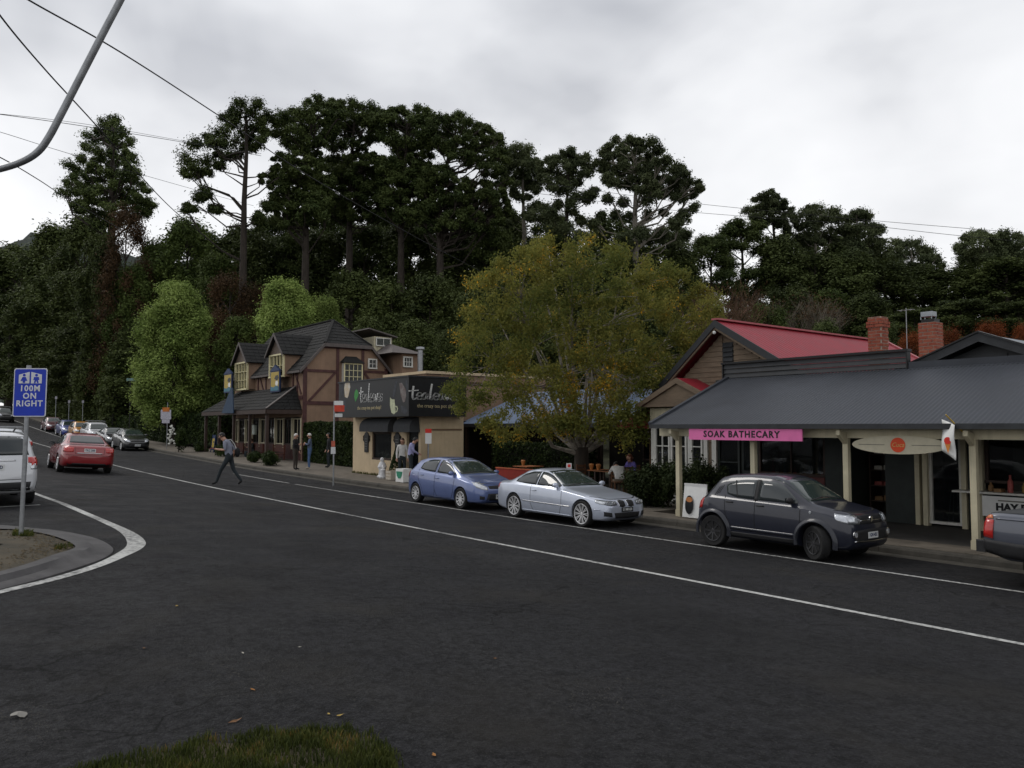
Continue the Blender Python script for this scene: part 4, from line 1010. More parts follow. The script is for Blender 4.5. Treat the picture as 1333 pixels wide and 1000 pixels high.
MB().box(UX+.30, UX+.62, UY+2.6, UY+3.5, 3.62, 4.02).build('window_box', signblue, pub)
b = MB(); r9 = random.Random(4)
for i in range(60):
    c = (UX+.46+r9.uniform(-.14, .14), UY+3.05+r9.uniform(-.45, .45), 4.05+r9.uniform(-.02, .12)); b.ell(c, (.05, .05, .05), 5, 4)
b.build('window_box_flowers', pm('flower_red', (0.30, 0.04, 0.04), 0.7, col2=(0.05, 0.12, 0.03), scale=6), pub)
# verandah
VE, VT = 2.60, 3.95; vy = 16.4; vx0, vx1 = -54.3, -43.0
b = MB(); courses(b, (vx0, vy, VE), (vx1, vy, VE), (vx1-.85, UY-.02, VT), (vx0+.85, UY-.02, VT), 7, seed=9)
courses(b, (vx1, vy, VE), (vx1+.0, UY-.02, VE), (vx1-.84, UY-.03, VT), (vx1-.86, UY-.03, VT), 7, seed=10)
courses(b, (vx0, UY-.02, VE), (vx0, vy, VE), (vx0+.86, UY-.03, VT), (vx0+.84, UY-.03, VT), 7, seed=11)
b.slab([(vx0, vy, VE), (vx1, vy, VE), (vx1-.85, UY-.02, VT), (vx0+.85, UY-.02, VT)], .05); b.build('verandah_roof', shingle, pub)
MB().beam((vx1+.01, vy, VE+.05), (vx1-.86, UY-.02, VT+.05), .12, .05).build('hip_capping', bgm, pub)
MB().box(vx0, vx1, vy-.03, vy+.04, VE-.24, VE-.01).box(vx1-.05, vx1+.02, vy+.05, UY, VE-.24, VE-.01).build('verandah_fascia', darkwood, pub)
MB().box(vx0+.1, vx1-.1, vy+.06, UY-.01, VE-.03, VE-.005).build('verandah_lining', darkwood, pub)
for sx in (43.25, 45.9, 48.6, 51.3, 54.0):
    MB().box(-sx-.08, -sx+.08, vy+.1, vy+.26, foot(sx, vy), VE-.03).build('verandah_post', darkwood, pub)
MB().box(vx0, vx1, vy+.1, UY, UB-.15, UB+.01).build('verandah_deck', darkwood, pub)
# roof signs
def pic_sign(x0, x1, y, z0, z1, label):
    sgn = thing('painted_sign', label, 'sign', ((x0+x1)/2, y, z0))
    MB().box(x0-.1, x1+.1, y, y+.07, z0-.08, z1+.06).build('frame', signblue, sgn)
    MB().box(x0, x1, y-.012, y-.001, z0, z1).build('picture', signyellow, sgn)
    w = x1-x0; h = z1-z0
    def sh_(pts, m, d): b = MB(); b.prism([(x0+w*p[0], z0+h*p[1]) for p in pts], 'y', y-d-.006, y-d); b.build('picture_shape', m, sgn)
    sh_([(0, 0), (1, 0), (1, .2), (.7, .28), (.35, .18), (0, .24)], pm('sign_sea', (0.05, 0.16, 0.22), .5), .0125)
    sh_([(.45, .62), (.62, .8), (.9, .82), (.98, .66), (.85, .55), (.7, .52), (.6, .6)], paintblack, .0125)
    sh_([(.62, .5), (.85, .53), (.95, .4), (.85, .22), (.68, .24), (.58, .36)], paintwhite, .0125)
    MB().prism([(x0-.16, z1+.062), (x1+.16, z1+.062), ((x0+x1)/2+.25, z1+.30), ((x0+x1)/2, z1+.42), ((x0+x1)/2-.25, z1+.30)], 'y', y-.03, y+.10).build('pediment', signblue, sgn)
    for xk in (x0-.05, x1-.02): MB().box(xk, xk+.07, y+.07, y+.13, z0-.35, z1).build('bracket', black, sgn)
pic_sign(-46.05, -44.85, 17.85, 3.75, 4.85, 'yellow picture sign in a blue frame below the pub dormer nearest the tea shop')
pic_sign(-53.6, -52.3, 17.60, 3.95, 5.05, 'yellow picture sign in a blue frame at the far end of the pub verandah roof')
wv = thing('weather_banner', 'blue tapering banner hung from the far eave of the pub verandah', 'banner', (-51.0, 16.3, 2.2))
p0 = on_t(302, 505, 16.25); p1 = on_t(289, 538, 16.25); p2 = on_t(304, 538, 16.25)
b = MB(); b.prism([(p0.x-.15, p0.z), (p0.x+.15, p0.z), (p2.x, p2.z), (p1.x, p1.z)], 'y', 16.22, 16.28); b.build('cloth', pm('banner_blue', (0.012, 0.032, 0.075), .6, col2=(0.03, .06, .10), scale=4), wv)
MB().tube([(p0.x, 16.3, p0.z-.1), (p0.x, 16.9, p0.z+.05)], .02, 6).build('arm', black, wv)
# clipped shrubs and things under the verandah come later; rear wing of the pub
rw = thing('rear_house', 'tan rear house with low grey roof and a white clerestory', 'house', (-41.5, 25.5, 0))
MB().box(-46.5, -41.6, 24.15, 25.35, 0, 6.05).build('wall', render_tan, rw)
b = MB(); b.add([(-46.9, 23.3, 6.02), (-41.25, 23.3, 6.02), (-41.25, 25.6, 6.02), (-46.9, 25.6, 6.02), (-43.2, 24.3, 6.72), (-45.5, 24.3, 6.72)], [(0, 1, 4, 5), (1, 2, 4), (2, 3, 5, 4), (3, 0, 5), (0, 3, 2, 1)]); b.build('roof', pm('roof_browngrey', (0.11, 0.095, 0.09), 0.6, var=.2), rw)
MB().box(-46.4, -43.9, 23.5, 24.75, 6.2, 7.22).build('clerestory', cream, rw)
window_unit(rw, 23.6, 24.65, -43.88, 6.62, 7.15, face='+x', nx=2, nz=1, name='clerestory_window')
window_unit(rw, 24.2, 24.85, -41.58, 5.2, 5.85, face='+x', nx=3, nz=2, name='window', fr=.08)
b = MB(); b.slab([(-46.7, 23.0, 7.68), (-46.7, 25.0, 7.26), (-43.6, 25.0, 7.26), (-43.6, 23.0, 7.68)][::-1], .07); b.build('clerestory_roof', pm('roof_browngrey', (0.11, 0.095, 0.09), 0.6, var=.2), rw)
fl_ = thing('flue', 'round grey metal flue with a flat cap behind the tea shop', 'flue', (-38.5, 25.0, 3))
pf = at(547, 482, 47)
b = MB(); b.lathe([(.16, -3.5), (.16, 1.2)], (pf.x, pf.y, pf.z), 'z', 12); b.build('pipe', steel, fl_, smooth=True)
b = MB(); b.lathe([(.24, 1.2), (.26, 1.24), (.24, 1.36), (.0, 1.40)], (pf.x, pf.y, pf.z), 'z', 12); b.build('cap', steel, fl_)

# ---------------------------------------------------------------- cafe behind the birch
CZ = foot(20, 17)
cafe = thing('garden_cafe', 'low dark cafe with blue corrugated roof behind the birch', 'cafe', (-22, 22, CZ))
darkwall = pm('cafe_dark_boards', (0.022, 0.018, 0.015), 0.8, var=0.3, scale=3)
b = MB(); corr(b, (-30.0, 20.4, 1.78), (-17.0, 20.4, 1.78), (-17.6, 23.8, 3.25), (-29.4, 23.8, 3.25), .1, .012); b.build('roof', blueroof, cafe, smooth=True)
b = MB(); corr(b, (-17.0, 27.5, 1.78), (-30.0, 27.5, 1.78), (-29.4, 23.8, 3.25), (-17.6, 23.8, 3.25), .1, .012); b.build('roof', blueroof, cafe, smooth=True)
MB().box(-30.0, -17.0, 20.36, 20.43, 1.62, 1.76).build('gutter', darktrim, cafe)
for i in range(26):
    x = -29.9+i*.495
    if -24.2 < x < -22.9: continue
    MB().box(x, x+.485, 22.4+.012*(i % 2), 22.5, CZ, 1.9).build('wall_board', darkwall, cafe)
window_unit(cafe, -20.6, -18.6, 22.38, CZ+.9, 1.55, nx=3, nz=1, fmat=darkwood, name='window')
window_unit(cafe, -28.0, -26.0, 22.38, CZ+.9, 1.55, nx=3, nz=1, fmat=darkwood, name='window')
MB().box(-24.2, -22.9, 22.45, 22.5, CZ, 1.6).build('door', darkwood, cafe)
for x in (-29.6, -26.8, -24.0, -21.2, -18.4): MB().box(x-.06, x+.06, 20.5, 20.62, CZ, 1.7).build('post', darkwood, cafe)
MB().box(-17.25, -17.1, 20.5, 27, CZ, 1.9).build('end_wall', darkwall, cafe)
MB().box(-29.9, -29.75, 20.5, 27, CZ, 1.9).build('end_wall', darkwall, cafe)
# ================================================================== vehicles
def paint(name, col, metal=0.35, rough=0.32):
    return pm('car_paint_'+name, col, rough, metal=metal, var=0.06, scale=2.5, coat=1.0, spec=0.5)
tyrem = pm('tyre_rubber', (0.014, 0.014, 0.014), 0.85, var=0.3, scale=10)
rimsil = pm('alloy_silver', (0.62, 0.62, 0.63), 0.35, metal=0.35, var=0.1)
rimdark = pm('alloy_dark', (0.06, 0.06, 0.063), 0.3, metal=0.6, var=0.2)
wellm = pm('wheel_well_black', (0.008, 0.008, 0.008), 0.9, var=0.2)
plastic = pm('black_plastic', (0.018, 0.018, 0.019), 0.55, var=0.2, scale=8)
carglass = glassmat('car_glass', (0.030, 0.036, 0.038), 0.03)
screenglass = glassmat('windscreen_glass', (0.028, 0.040, 0.036), 0.03)
lampglass = pm('headlamp_glass', (0.50, 0.52, 0.55), 0.12, metal=0.5, var=0.25, scale=14, coat=1.0)
taillamp = pm('tail_lamp_red', (0.42, 0.015, 0.012), 0.15, var=0.15, scale=20, coat=1.0)
amber = pm('amber_lens', (0.5, 0.12, 0.02), 0.2, var=0.1, coat=1.0)
chrome = pm('chrome', (0.55, 0.55, 0.56), 0.12, metal=1.0, var=0.08)
platew = pm('plate_white', (0.60, 0.61, 0.60), 0.5, var=0.05)
seam = pm('panel_gap', (0.006, 0.006, 0.006), 0.8)

def pl(keys, x):
    k = sorted(keys); return float(np.interp(x, [a for a, _ in k], [c for _, c in k]))
def smooth_keys(keys, n=160, w=0.05):
    k = sorted(keys); xs = np.linspace(k[0][0], k[-1][0], n); ys = np.interp(xs, [a for a, _ in k], [c for _, c in k])
    dx = xs[1]-xs[0]; r_ = max(1, int(w/dx)); ker = np.ones(2*r_+1)/(2*r_+1)
    ys2 = np.convolve(np.pad(ys, r_, mode='edge'), ker, mode='valid')
    return list(zip(xs.tolist(), ys2.tolist()))
def car_body(sp):
    Lh = sp['L']/2; Wh = sp['W']/2
    top = smooth_keys(sp['top'], w=0.045); belt = smooth_keys(sp['belt'], w=0.08); wid = smooth_keys(sp['wid'], w=0.03)
    bot = sp['bot']; rw = smooth_keys(sp['roofw'], w=0.10)
    xs = sorted(set(list(np.linspace(-Lh, Lh, 64)) + [Lh-.02, Lh-.05, -Lh+.02, -Lh+.05]))
    secs = []
    for x in xs:
        w = pl(wid, x); zb = pl(bot, x); zt = pl(top, x); be = min(pl(belt, x), zt-.012); be = max(be, zb+.15); g = zt-be; q = pl(rw, x)
        hgt = be-zb
        pts = [(0, zb), (.55*w, zb), (.86*w, zb+.008), (.955*w, zb+.05), (.985*w, zb+.16*hgt), (1.0*w, zb+.45*hgt), (.998*w, zb+.62*hgt), (.985*w, zb+.80*hgt), (.965*w, be-.03*hgt), (.945*w, be+.004),
               (.915*w, be+.22*min(g, .08)), ((.55*.915+.45*q)*w, be+.5*g), (q*w*1.0, be+.90*g), (q*w*.86, be+.965*g), (q*w*.5, be+.995*g), (0, zt)]
        secs.append(pts)
    m = len(secs[0]); b = MB(); full = 2*m-2
    for x, pts in zip(xs, secs):
        b.v += [(x, p[0], p[1]) for p in pts] + [(x, -p[0], p[1]) for p in pts[m-2:0:-1]]
    for i in range(len(xs)-1):
        for j in range(full): b.f.append((i*full+j, i*full+(j+1) % full, (i+1)*full+(j+1) % full, (i+1)*full+j))
    b.f.append(tuple(range(full))); b.f.append(tuple(range((len(xs)-1)*full, len(xs)*full))[::-1]); b.m = [0]*len(b.f)
    me = bpy.data.meshes.new('body'); me.from_pydata(b.v, [], b.f)
    bm = bmesh.new(); bm.from_mesh(me); bmesh.ops.recalc_face_normals(bm, faces=bm.faces); bm.to_mesh(me); bm.free()
    o = bpy.data.objects.new('body', me); C.objects.link(o)
    ms = o.modifiers.new('s', 'SUBSURF'); ms.levels = 1; ms.render_levels = 1
    # wheel arch cutter
    cb = MB(); ra = sp.get('ra', sp['r']+.045)
    for ax in (sp['fa'], sp['rax']):
        for sg in (-1, 1):
            y0, y1 = sg*(Wh-.30), sg*(Wh+.2)
            n = 28; vs = []
            for y in (y0, y1): vs += [(ax+ra*math.cos(2*math.pi*i/n), y, sp['r']+.01+ra*math.sin(2*math.pi*i/n)) for i in range(n)]
            cb.add(vs, [tuple(range(n)), tuple(range(n, 2*n))[::-1]]+[(i, (i+1) % n, n+(i+1) % n, n+i) for i in range(n)])
    cut = cb.build('cut', [wellm])
    mb = o.modifiers.new('b', 'BOOLEAN'); mb.operation = 'DIFFERENCE'; mb.object = cut; mb.solver = 'EXACT'
    dg = bpy.context.evaluated_depsgraph_get(); me2 = bpy.data.meshes.new_from_object(o.evaluated_get(dg)); me2.name = 'body'
    bpy.data.objects.remove(o); bpy.data.objects.remove(cut)
    bvh_src = bpy.data.meshes.new('x')
    for p in me2.polygons:
        c = p.center; idx = 0
        for ax in (sp['fa'], sp['rax']):
            dd = math.hypot(c.x-ax, c.z-sp['r']-.01)
            if dd < ra-.004 and abs(c.y) < Wh-.02 and abs(abs(c.y)-(Wh-.30)) < .01: idx = 1
            if abs(dd-ra) < .01 and abs(p.normal.y) < .4 and abs(c.y) > Wh-.31 and abs(c.y) < Wh+.1: idx = 1
        if c.z < sp['zlow']: idx = 2
        p.material_index = idx
    smooth_mesh(me2, 32)
    return me2
def resample(pl_, n):
    P = [Vector(p) for p in pl_]
    d = [0]
    for i in range(1, len(P)): d.append(d[-1]+(P[i]-P[i-1]).length)
    if d[-1] < 1e-6: return [P[0]]*(n+1)
    out_ = []
    for k in range(n+1):
        s_ = d[-1]*k/n; i = 0
        while i < len(d)-2 and d[i+1] < s_: i += 1
        f = (s_-d[i])/max(1e-9, d[i+1]-d[i]); out_.append(P[i].lerp(P[i+1], f))
    return out_
class Car:
    def __init__(self, name, label, sp, paintm, group=None):
        self.sp = sp; self.p = paintm
        self.root = thing(name, label, 'car', (0, 0, 0), 0, group, off=False)
        me = car_body(sp); me.materials.clear()
        for m in (paintm, wellm, sp.get('lowmat', plastic)): me.materials.append(m)
        self.body = link('body', me, self.root)
        bm = bmesh.new(); bm.from_mesh(me); self.bvh = BVHTree.FromBMesh(bm); bm.free()
    def proj(self, view, a, z):
        if view in ('L', 'R'):
            sg = 1 if view == 'L' else -1; o = Vector((a, sg*3, z)); d = Vector((0, -sg, 0))
        elif view == 'F': o = Vector((5, a, z)); d = Vector((-1, 0, 0))
        elif view == 'B': o = Vector((-5, a, z)); d = Vector((1, 0, 0))
        else: o = Vector((a, z, 5)); d = Vector((0, 0, -1))
        h, n, i, ds = self.bvh.ray_cast(o, d)
        if h is None: return None
        if n.dot(d) > 0: n = -n
        return h, n
    def patch(self, name, view, top, bot, mat, off=.005, nx=8, ny=4, parent=None, depth=None):
        T, B = resample(top, nx), resample(bot, nx); b = MB(); grid = []
        last = None
        for j in range(ny+1):
            for i in range(nx+1):
                q = B[i].lerp(T[i], j/ny); r_ = self.proj(view, q.x, q.y)
                if r_ is None:
                    if last is None: r_ = (Vector((q.x, 0, q.y)) if view in 'LR' else Vector((0, q.x, q.y)), Vector((0, 0, 1)))
                    else: r_ = last
                last = r_
                dirv = {'L': Vector((0, 1, 0)), 'R': Vector((0, -1, 0)), 'F': Vector((1, 0, 0)), 'B': Vector((-1, 0, 0)), 'T': Vector((0, 0, 1))}[view]
                nn = (r_[1]*.7+dirv*.3).normalized()
                b.v.append(tuple(r_[0]+nn*off))
        k = nx+1; n0 = len(b.v)
        # skirt so that the patch has thickness
        for j in range(ny):
            for i in range(nx): b.f.append((j*k+i, j*k+i+1, (j+1)*k+i+1, (j+1)*k+i))
        b.m = [0]*len(b.f)
        o = b.build(name, mat, parent or self.root, smooth=True)
        # outward orientation
        c = o.data.polygons[len(o.data.polygons)//2]
        if c.normal.dot(dirv) < 0: o.data.flip_normals()
        md = o.modifiers.new('rim', 'SOLIDIFY'); md.thickness = off*.9; md.offset = -1
        return o
    def both(self, name, top, bot, mat, off=.005, nx=8, ny=4):
        return [self.patch(name, v, top, bot, mat, off, nx, ny) for v in ('L', 'R')]
    def line(self, name, view, pts, w, mat, off=.003, parent=None):
        P = resample(pts, max(4, int(sum((Vector(pts[i+1])-Vector(pts[i])).length for i in range(len(pts)-1))/.06)))
        T, B = [], []
        for i, p in enumerate(P):
            d = (P[min(i+1, len(P)-1)]-P[max(i-1, 0)]).normalized(); n = Vector((-d.y, d.x))*w/2
            T.append(p+n); B.append(p-n)
        return self.patch(name, view, T, B, mat, off, len(P)-1, 1, parent)
    def wheels(self, style, rimmat, steer=0.0):
        sp = self.sp; r_ = sp['r']; tw = sp.get('tw', .205)
        proto = None
        for ax, st_ in ((sp['fa'], steer), (sp['rax'], 0.0)):
            for sg in (-1, 1):
                if proto is None:
                    hub = bpy.data.objects.new('wheel', None); C.objects.link(hub); hub.parent = self.root
                    b = MB(); rr = r_*sp.get('rimf', .70)
                    b.lathe([(rr*.98, -tw*.42), (r_*.93, -tw*.5), (r_*.985, -tw*.42), (r_, -tw*.3), (r_, tw*.3), (r_*.985, tw*.42), (r_*.93, tw*.5), (rr*.98, tw*.42)], (0, 0, 0), 'y', 32)
                    ty = b.build('tyre', tyrem, hub, smooth=True)
                    b = MB(); y = tw*.5
                    # rim barrel and lip (open face towards -y is the outside)
                    vs = []; fs = []; n = 32; prof = [(rr*1.02, -y*.86), (rr*.99, -y*1.0), (rr*.93, -y*.96), (rr*.90, -y*.5), (rr*.88, y*.2)]
                    for q in prof: vs += [(q[0]*math.cos(2*math.pi*i/n), q[1], q[0]*math.sin(2*math.pi*i/n)) for i in range(n)]
                    for k in range(len(prof)-1):
                        for i in range(n): fs.append((k*n+i, k*n+(i+1) % n, (k+1)*n+(i+1) % n, (k+1)*n+i))
                    b.add(vs, fs)
                    N_, wS, twin = style
                    for i in range(N_):
                        a = 2*math.pi*i/N_
                        for off_ in ((-twin, twin) if twin else (0,)):
                            c0, s0 = math.cos(a+off_*.5), math.sin(a+off_*.5); c1, s1 = math.cos(a+off_), math.sin(a+off_)
                            b.beam((rr*.16*c0, -y*.72, rr*.16*s0), (rr*.93*c1, -y*.90, rr*.93*s1), wS, .025, up=(0, -1, 0))
                    b.lathe([(rr*.20, -y*.55), (rr*.20, -y*.80), (rr*.15, -y*.88), (.0, -y*.88)], (0, 0, 0), 'y', 14)
                    b.build('rim', rimmat, hub, smooth=False)
                    b = MB(); b.lathe([(rr*.90, -y*.1), (rr*.90, -y*.02)], (0, 0, 0), 'y', 24); b.build('brake_backing', wellm, hub)
                    b = MB(); b.lathe([(rr*.62, -y*.36), (rr*.62, -y*.26)], (0, 0, 0), 'y', 20); b.build('brake_disc', steel, hub)
                    proto = hub; w = hub
                else: w = dup(proto, parent=self.root)
                w.location = (ax, sg*(sp['W']/2-tw*.5-.012), r_)
                w.rotation_euler = (0, 0, (0 if sg < 0 else math.pi)+st_)
    def plate(self, view, z, txt, mat_bg, mat_fg, w=.37, h=.13, y=0.0, off=.012):
        r_ = self.proj(view, y, z); x = r_[0].x + (off if view == 'F' else -off)
        b = MB(); b.box(x-.006, x+.006, y-w/2, y+w/2, z-h/2, z+h/2); o = b.build('number_plate', mat_bg, self.root)
        sg = 1 if view == 'F' else -1
        M = Matrix(((0, 0, sg, x+sg*.0065), (sg, 0, 0, y), (0, 1, 0, z), (0, 0, 0, 1)))
        if txt: text('plate_characters', txt, h*.78, mat_fg, o, M, bold=.003, depth=.001, xs=.82)
        return o
    def mirrors(self, x, z, mat, y=None):
        for v, sg in (('L', 1), ('R', -1)):
            r_ = self.proj(v, x-.05, z); y0 = abs(r_[0].y) if r_ else self.sp['W']/2-.08
            b = MB(); b.ell((x, sg*(y0+.11), z+.02), (.055, .105, .068), 12, 8); b.beam((x+.01, sg*(y0-.02), z-.03), (x, sg*(y0+.08), z-.02), .05, .03)
            o = b.build('mirror', mat, self.root, smooth=True)
            b = MB(); b.box(x-.058, x-.05, sg*(y0+.03), sg*(y0+.19), z-.025, z+.065); b.build('mirror_glass', carglass, o)
    def handles(self, pts, mat):
        for (x, z) in pts:
            for v, sg in (('L', 1), ('R', -1)):
                r_ = self.proj(v, x, z)
                if r_ is None: continue
                b = MB(); y = r_[0].y; b.tube([(x-.09, y-sg*.005, z), (x-.07, y+sg*.03, z), (x+.07, y+sg*.03, z), (x+.09, y-sg*.005, z)], [.012, .015, .015, .012], 8); b.build('door_handle', mat, self.root, smooth=True)
    def place(self, s, t, heading_down=True, dyaw=0.0, sc=1.0):
        "stand the car on the road: heading down the street (+X) or up (-X)"
        set_on_road(self.root, s, t, heading_down, dyaw, self.sp); self.root.scale = (sc,)*3
        return self
def set_on_road(root, s, t, down, dyaw, sp):
    f = Vector((1 if down else -1, 0, 0)); f.rotate(Euler((0, 0, dyaw))); lf = Vector((-f.y, f.x, 0))
    def hz(p): return H(-p.x, p.y)
    c = Vector((-s, t, 0)); a = sp['fa']; rr = sp['rax']; w = sp['W']/2-.1
    pf = c+f*a; pr = c+f*rr; pf.z = hz(pf); pr.z = hz(pr); pl_ = c+lf*w; pr_ = c-lf*w; pl_.z = hz(pl_); pr_.z = hz(pr_)
    fx = (pf-pr).normalized(); ly = (pl_-pr_).normalized(); up = fx.cross(ly).normalized(); ly = up.cross(fx)
    base = pr + (pf-pr)*((0-rr)/(a-rr))
    M = Matrix(((fx.x, ly.x, up.x, base.x), (fx.y, ly.y, up.y, base.y), (fx.z, ly.z, up.z, base.z), (0, 0, 0, 1)))
    root.location = base; root.rotation_euler = M.to_euler()
def common_bits(c, hood=True):
    pass

SP = {}
SP['hatch'] = dict(L=4.22, W=1.76, r=.315, fa=1.20, rax=-1.40, zlow=.235, rimf=.68,
    top=[(2.11, .50), (2.09, .66), (2.0, .74), (1.85, .82), (1.5, .91), (1.10, 1.0), (.22, 1.42), (-.1, 1.495), (-.6, 1.515), (-1.2, 1.48), (-1.58, 1.40), (-1.93, 1.08), (-2.04, .98), (-2.09, .8), (-2.11, .55)],
    belt=[(2.11, .55), (2.0, .68), (1.6, .80), (1.0, .91), (0, .965), (-1.0, 1.01), (-1.7, 1.04), (-2.0, .96), (-2.11, .6)],
    bot=[(2.11, .30), (2.0, .20), (1.6, .19), (-1.6, .20), (-1.95, .24), (-2.11, .34)],
    wid=[(2.11, .50), (2.09, .60), (2.02, .70), (1.85, .80), (1.5, .865), (.8, .88), (-1.2, .88), (-1.8, .85), (-2.0, .78), (-2.09, .66), (-2.11, .58)],
    roofw=[(2.11, .78), (1.2, .80), (.9, .80), (.2, .66), (-.6, .65), (-1.4, .63), (-1.9, .70), (-2.11, .80)])
SP['coupe'] = dict(L=4.49, W=1.757, r=.325, fa=1.49, rax=-1.235, zlow=.205, rimf=.78, tw=.225, ra=.362,
    top=[(2.245, .46), (2.22, .60), (2.12, .685), (1.9, .745), (1.5, .815), (1.1, .865), (.76, .915), (.02, 1.285), (-.25, 1.355), (-.6, 1.37), (-1.0, 1.315), (-1.62, 1.01), (-1.8, .985), (-2.1, .965), (-2.19, .92), (-2.225, .8), (-2.245, .5)],
    belt=[(2.245, .50), (2.1, .62), (1.5, .755), (.8, .845), (0, .885), (-1.2, .915), (-1.9, .91), (-2.15, .86), (-2.245, .55)],
    bot=[(2.245, .26), (2.1, .17), (1.7, .16), (-1.6, .17), (-2.05, .22), (-2.245, .32)],
    wid=[(2.245, .48), (2.22, .60), (2.14, .72), (1.95, .80), (1.6, .855), (.9, .868), (-1.2, .8785), (-1.8, .85), (-2.05, .79), (-2.2, .68), (-2.245, .60)],
    roofw=[(2.245, .75), (1.4, .80), (.8, .80), (0, .64), (-.6, .62), (-1.1, .62), (-1.65, .74), (-2.0, .82), (-2.245, .8)])
SP['mini_suv'] = dict(L=3.70, W=1.69, r=.335, fa=1.12, rax=-1.315, zlow=.30, rimf=.66, ra=.385,
    top=[(1.85, .60), (1.84, .82), (1.79, .90), (1.65, .965), (1.3, 1.03), (.98, 1.085), (.34, 1.52), (.05, 1.585), (-.5, 1.60), (-1.05, 1.565), (-1.28, 1.50), (-1.66, 1.08), (-1.76, .98), (-1.82, .85), (-1.85, .6)],
    belt=[(1.85, .62), (1.75, .80), (1.4, .91), (.9, .985), (0, 1.02), (-1.0, 1.05), (-1.5, 1.06), (-1.75, .96), (-1.85, .65)],
    bot=[(1.85, .36), (1.75, .24), (1.4, .21), (-1.4, .22), (-1.7, .27), (-1.85, .38)],
    wid=[(1.85, .58), (1.83, .66), (1.76, .74), (1.6, .80), (1.3, .825), (.6, .825), (-1.0, .83), (-1.45, .82), (-1.7, .76), (-1.82, .68), (-1.85, .62)],
    roofw=[(1.85, .82), (1.1, .82), (.9, .82), (.3, .70), (-.4, .70), (-1.1, .67), (-1.6, .74), (-1.85, .82)])
SP['sedan'] = dict(L=4.62, W=1.79, r=.32, fa=1.42, rax=-1.28, zlow=.23, rimf=.68,
    top=[(2.31, .48), (2.28, .63), (2.15, .72), (1.6, .85), (1.05, .955), (.30, 1.375), (0, 1.425), (-.5, 1.43), (-.95, 1.37), (-1.62, 1.05), (-1.85, 1.02), (-2.17, .99), (-2.25, .93), (-2.29, .8), (-2.31, .55)],
    belt=[(2.31, .52), (2.1, .66), (1.5, .80), (1.0, .88), (0, .925), (-1.2, .955), (-2.0, .94), (-2.22, .86), (-2.31, .6)],
    bot=[(2.31, .28), (2.1, .19), (-1.9, .20), (-2.15, .25), (-2.31, .34)],
    wid=[(2.31, .50), (2.28, .62), (2.15, .74), (1.9, .83), (1.4, .88), (-1.2, .895), (-1.9, .87), (-2.15, .81), (-2.27, .73), (-2.31, .66)],
    roofw=[(2.31, .78), (1.05, .80), (.3, .66), (-.5, .64), (-1.0, .64), (-1.65, .74), (-2.0, .82), (-2.31, .82)])
SP['suv'] = dict(L=4.60, W=1.80, r=.345, fa=1.40, rax=-1.24, zlow=.30, rimf=.66, ra=.40,
    top=[(2.30, .62), (2.27, .86), (2.1, .96), (1.6, 1.04), (1.20, 1.10), (.48, 1.585), (.1, 1.66), (-.8, 1.685), (-1.6, 1.66), (-1.92, 1.60), (-2.16, 1.12), (-2.24, 1.0), (-2.28, .85), (-2.30, .6)],
    belt=[(2.30, .66), (2.1, .82), (1.5, .95), (1.0, 1.0), (0, 1.03), (-1.2, 1.06), (-2.0, 1.08), (-2.22, .98), (-2.30, .65)],
    bot=[(2.30, .36), (2.1, .25), (-1.9, .26), (-2.15, .30), (-2.30, .40)],
    wid=[(2.30, .58), (2.26, .70), (2.1, .80), (1.8, .87), (1.3, .895), (-1.2, .90), (-1.9, .885), (-2.15, .84), (-2.26, .78), (-2.30, .72)],
    roofw=[(2.30, .8), (1.2, .82), (.5, .70), (-.6, .70), (-1.7, .70), (-2.1, .78), (-2.3, .86)])
SP['ute'] = dict(L=5.25, W=1.85, r=.375, fa=1.68, rax=-1.42, zlow=.42, rimf=.62, ra=.44, tw=.24,
    top=[(2.62, .7), (2.58, .95), (2.3, 1.05), (1.7, 1.13), (1.35, 1.18), (.72, 1.70), (.4, 1.78), (-.3, 1.79), (-.62, 1.74), (-.85, 1.25), (-.95, 1.19), (-2.56, 1.165), (-2.60, 1.14), (-2.62, .8)],
    belt=[(2.62, .72), (2.4, .9), (1.6, 1.04), (1.0, 1.09), (-.9, 1.13), (-2.5, 1.145), (-2.62, 1.05)],
    bot=[(2.62, .44), (2.3, .34), (-2.3, .40), (-2.62, .52)],
    wid=[(2.62, .62), (2.55, .76), (2.3, .86), (1.8, .91), (-.8, .92), (-2.50, .915), (-2.60, .90), (-2.62, .885)],
    roofw=[(2.62, .8), (1.4, .80), (.7, .68), (-.3, .66), (-.7, .68), (-.95, .88), (-2.62, .90)])

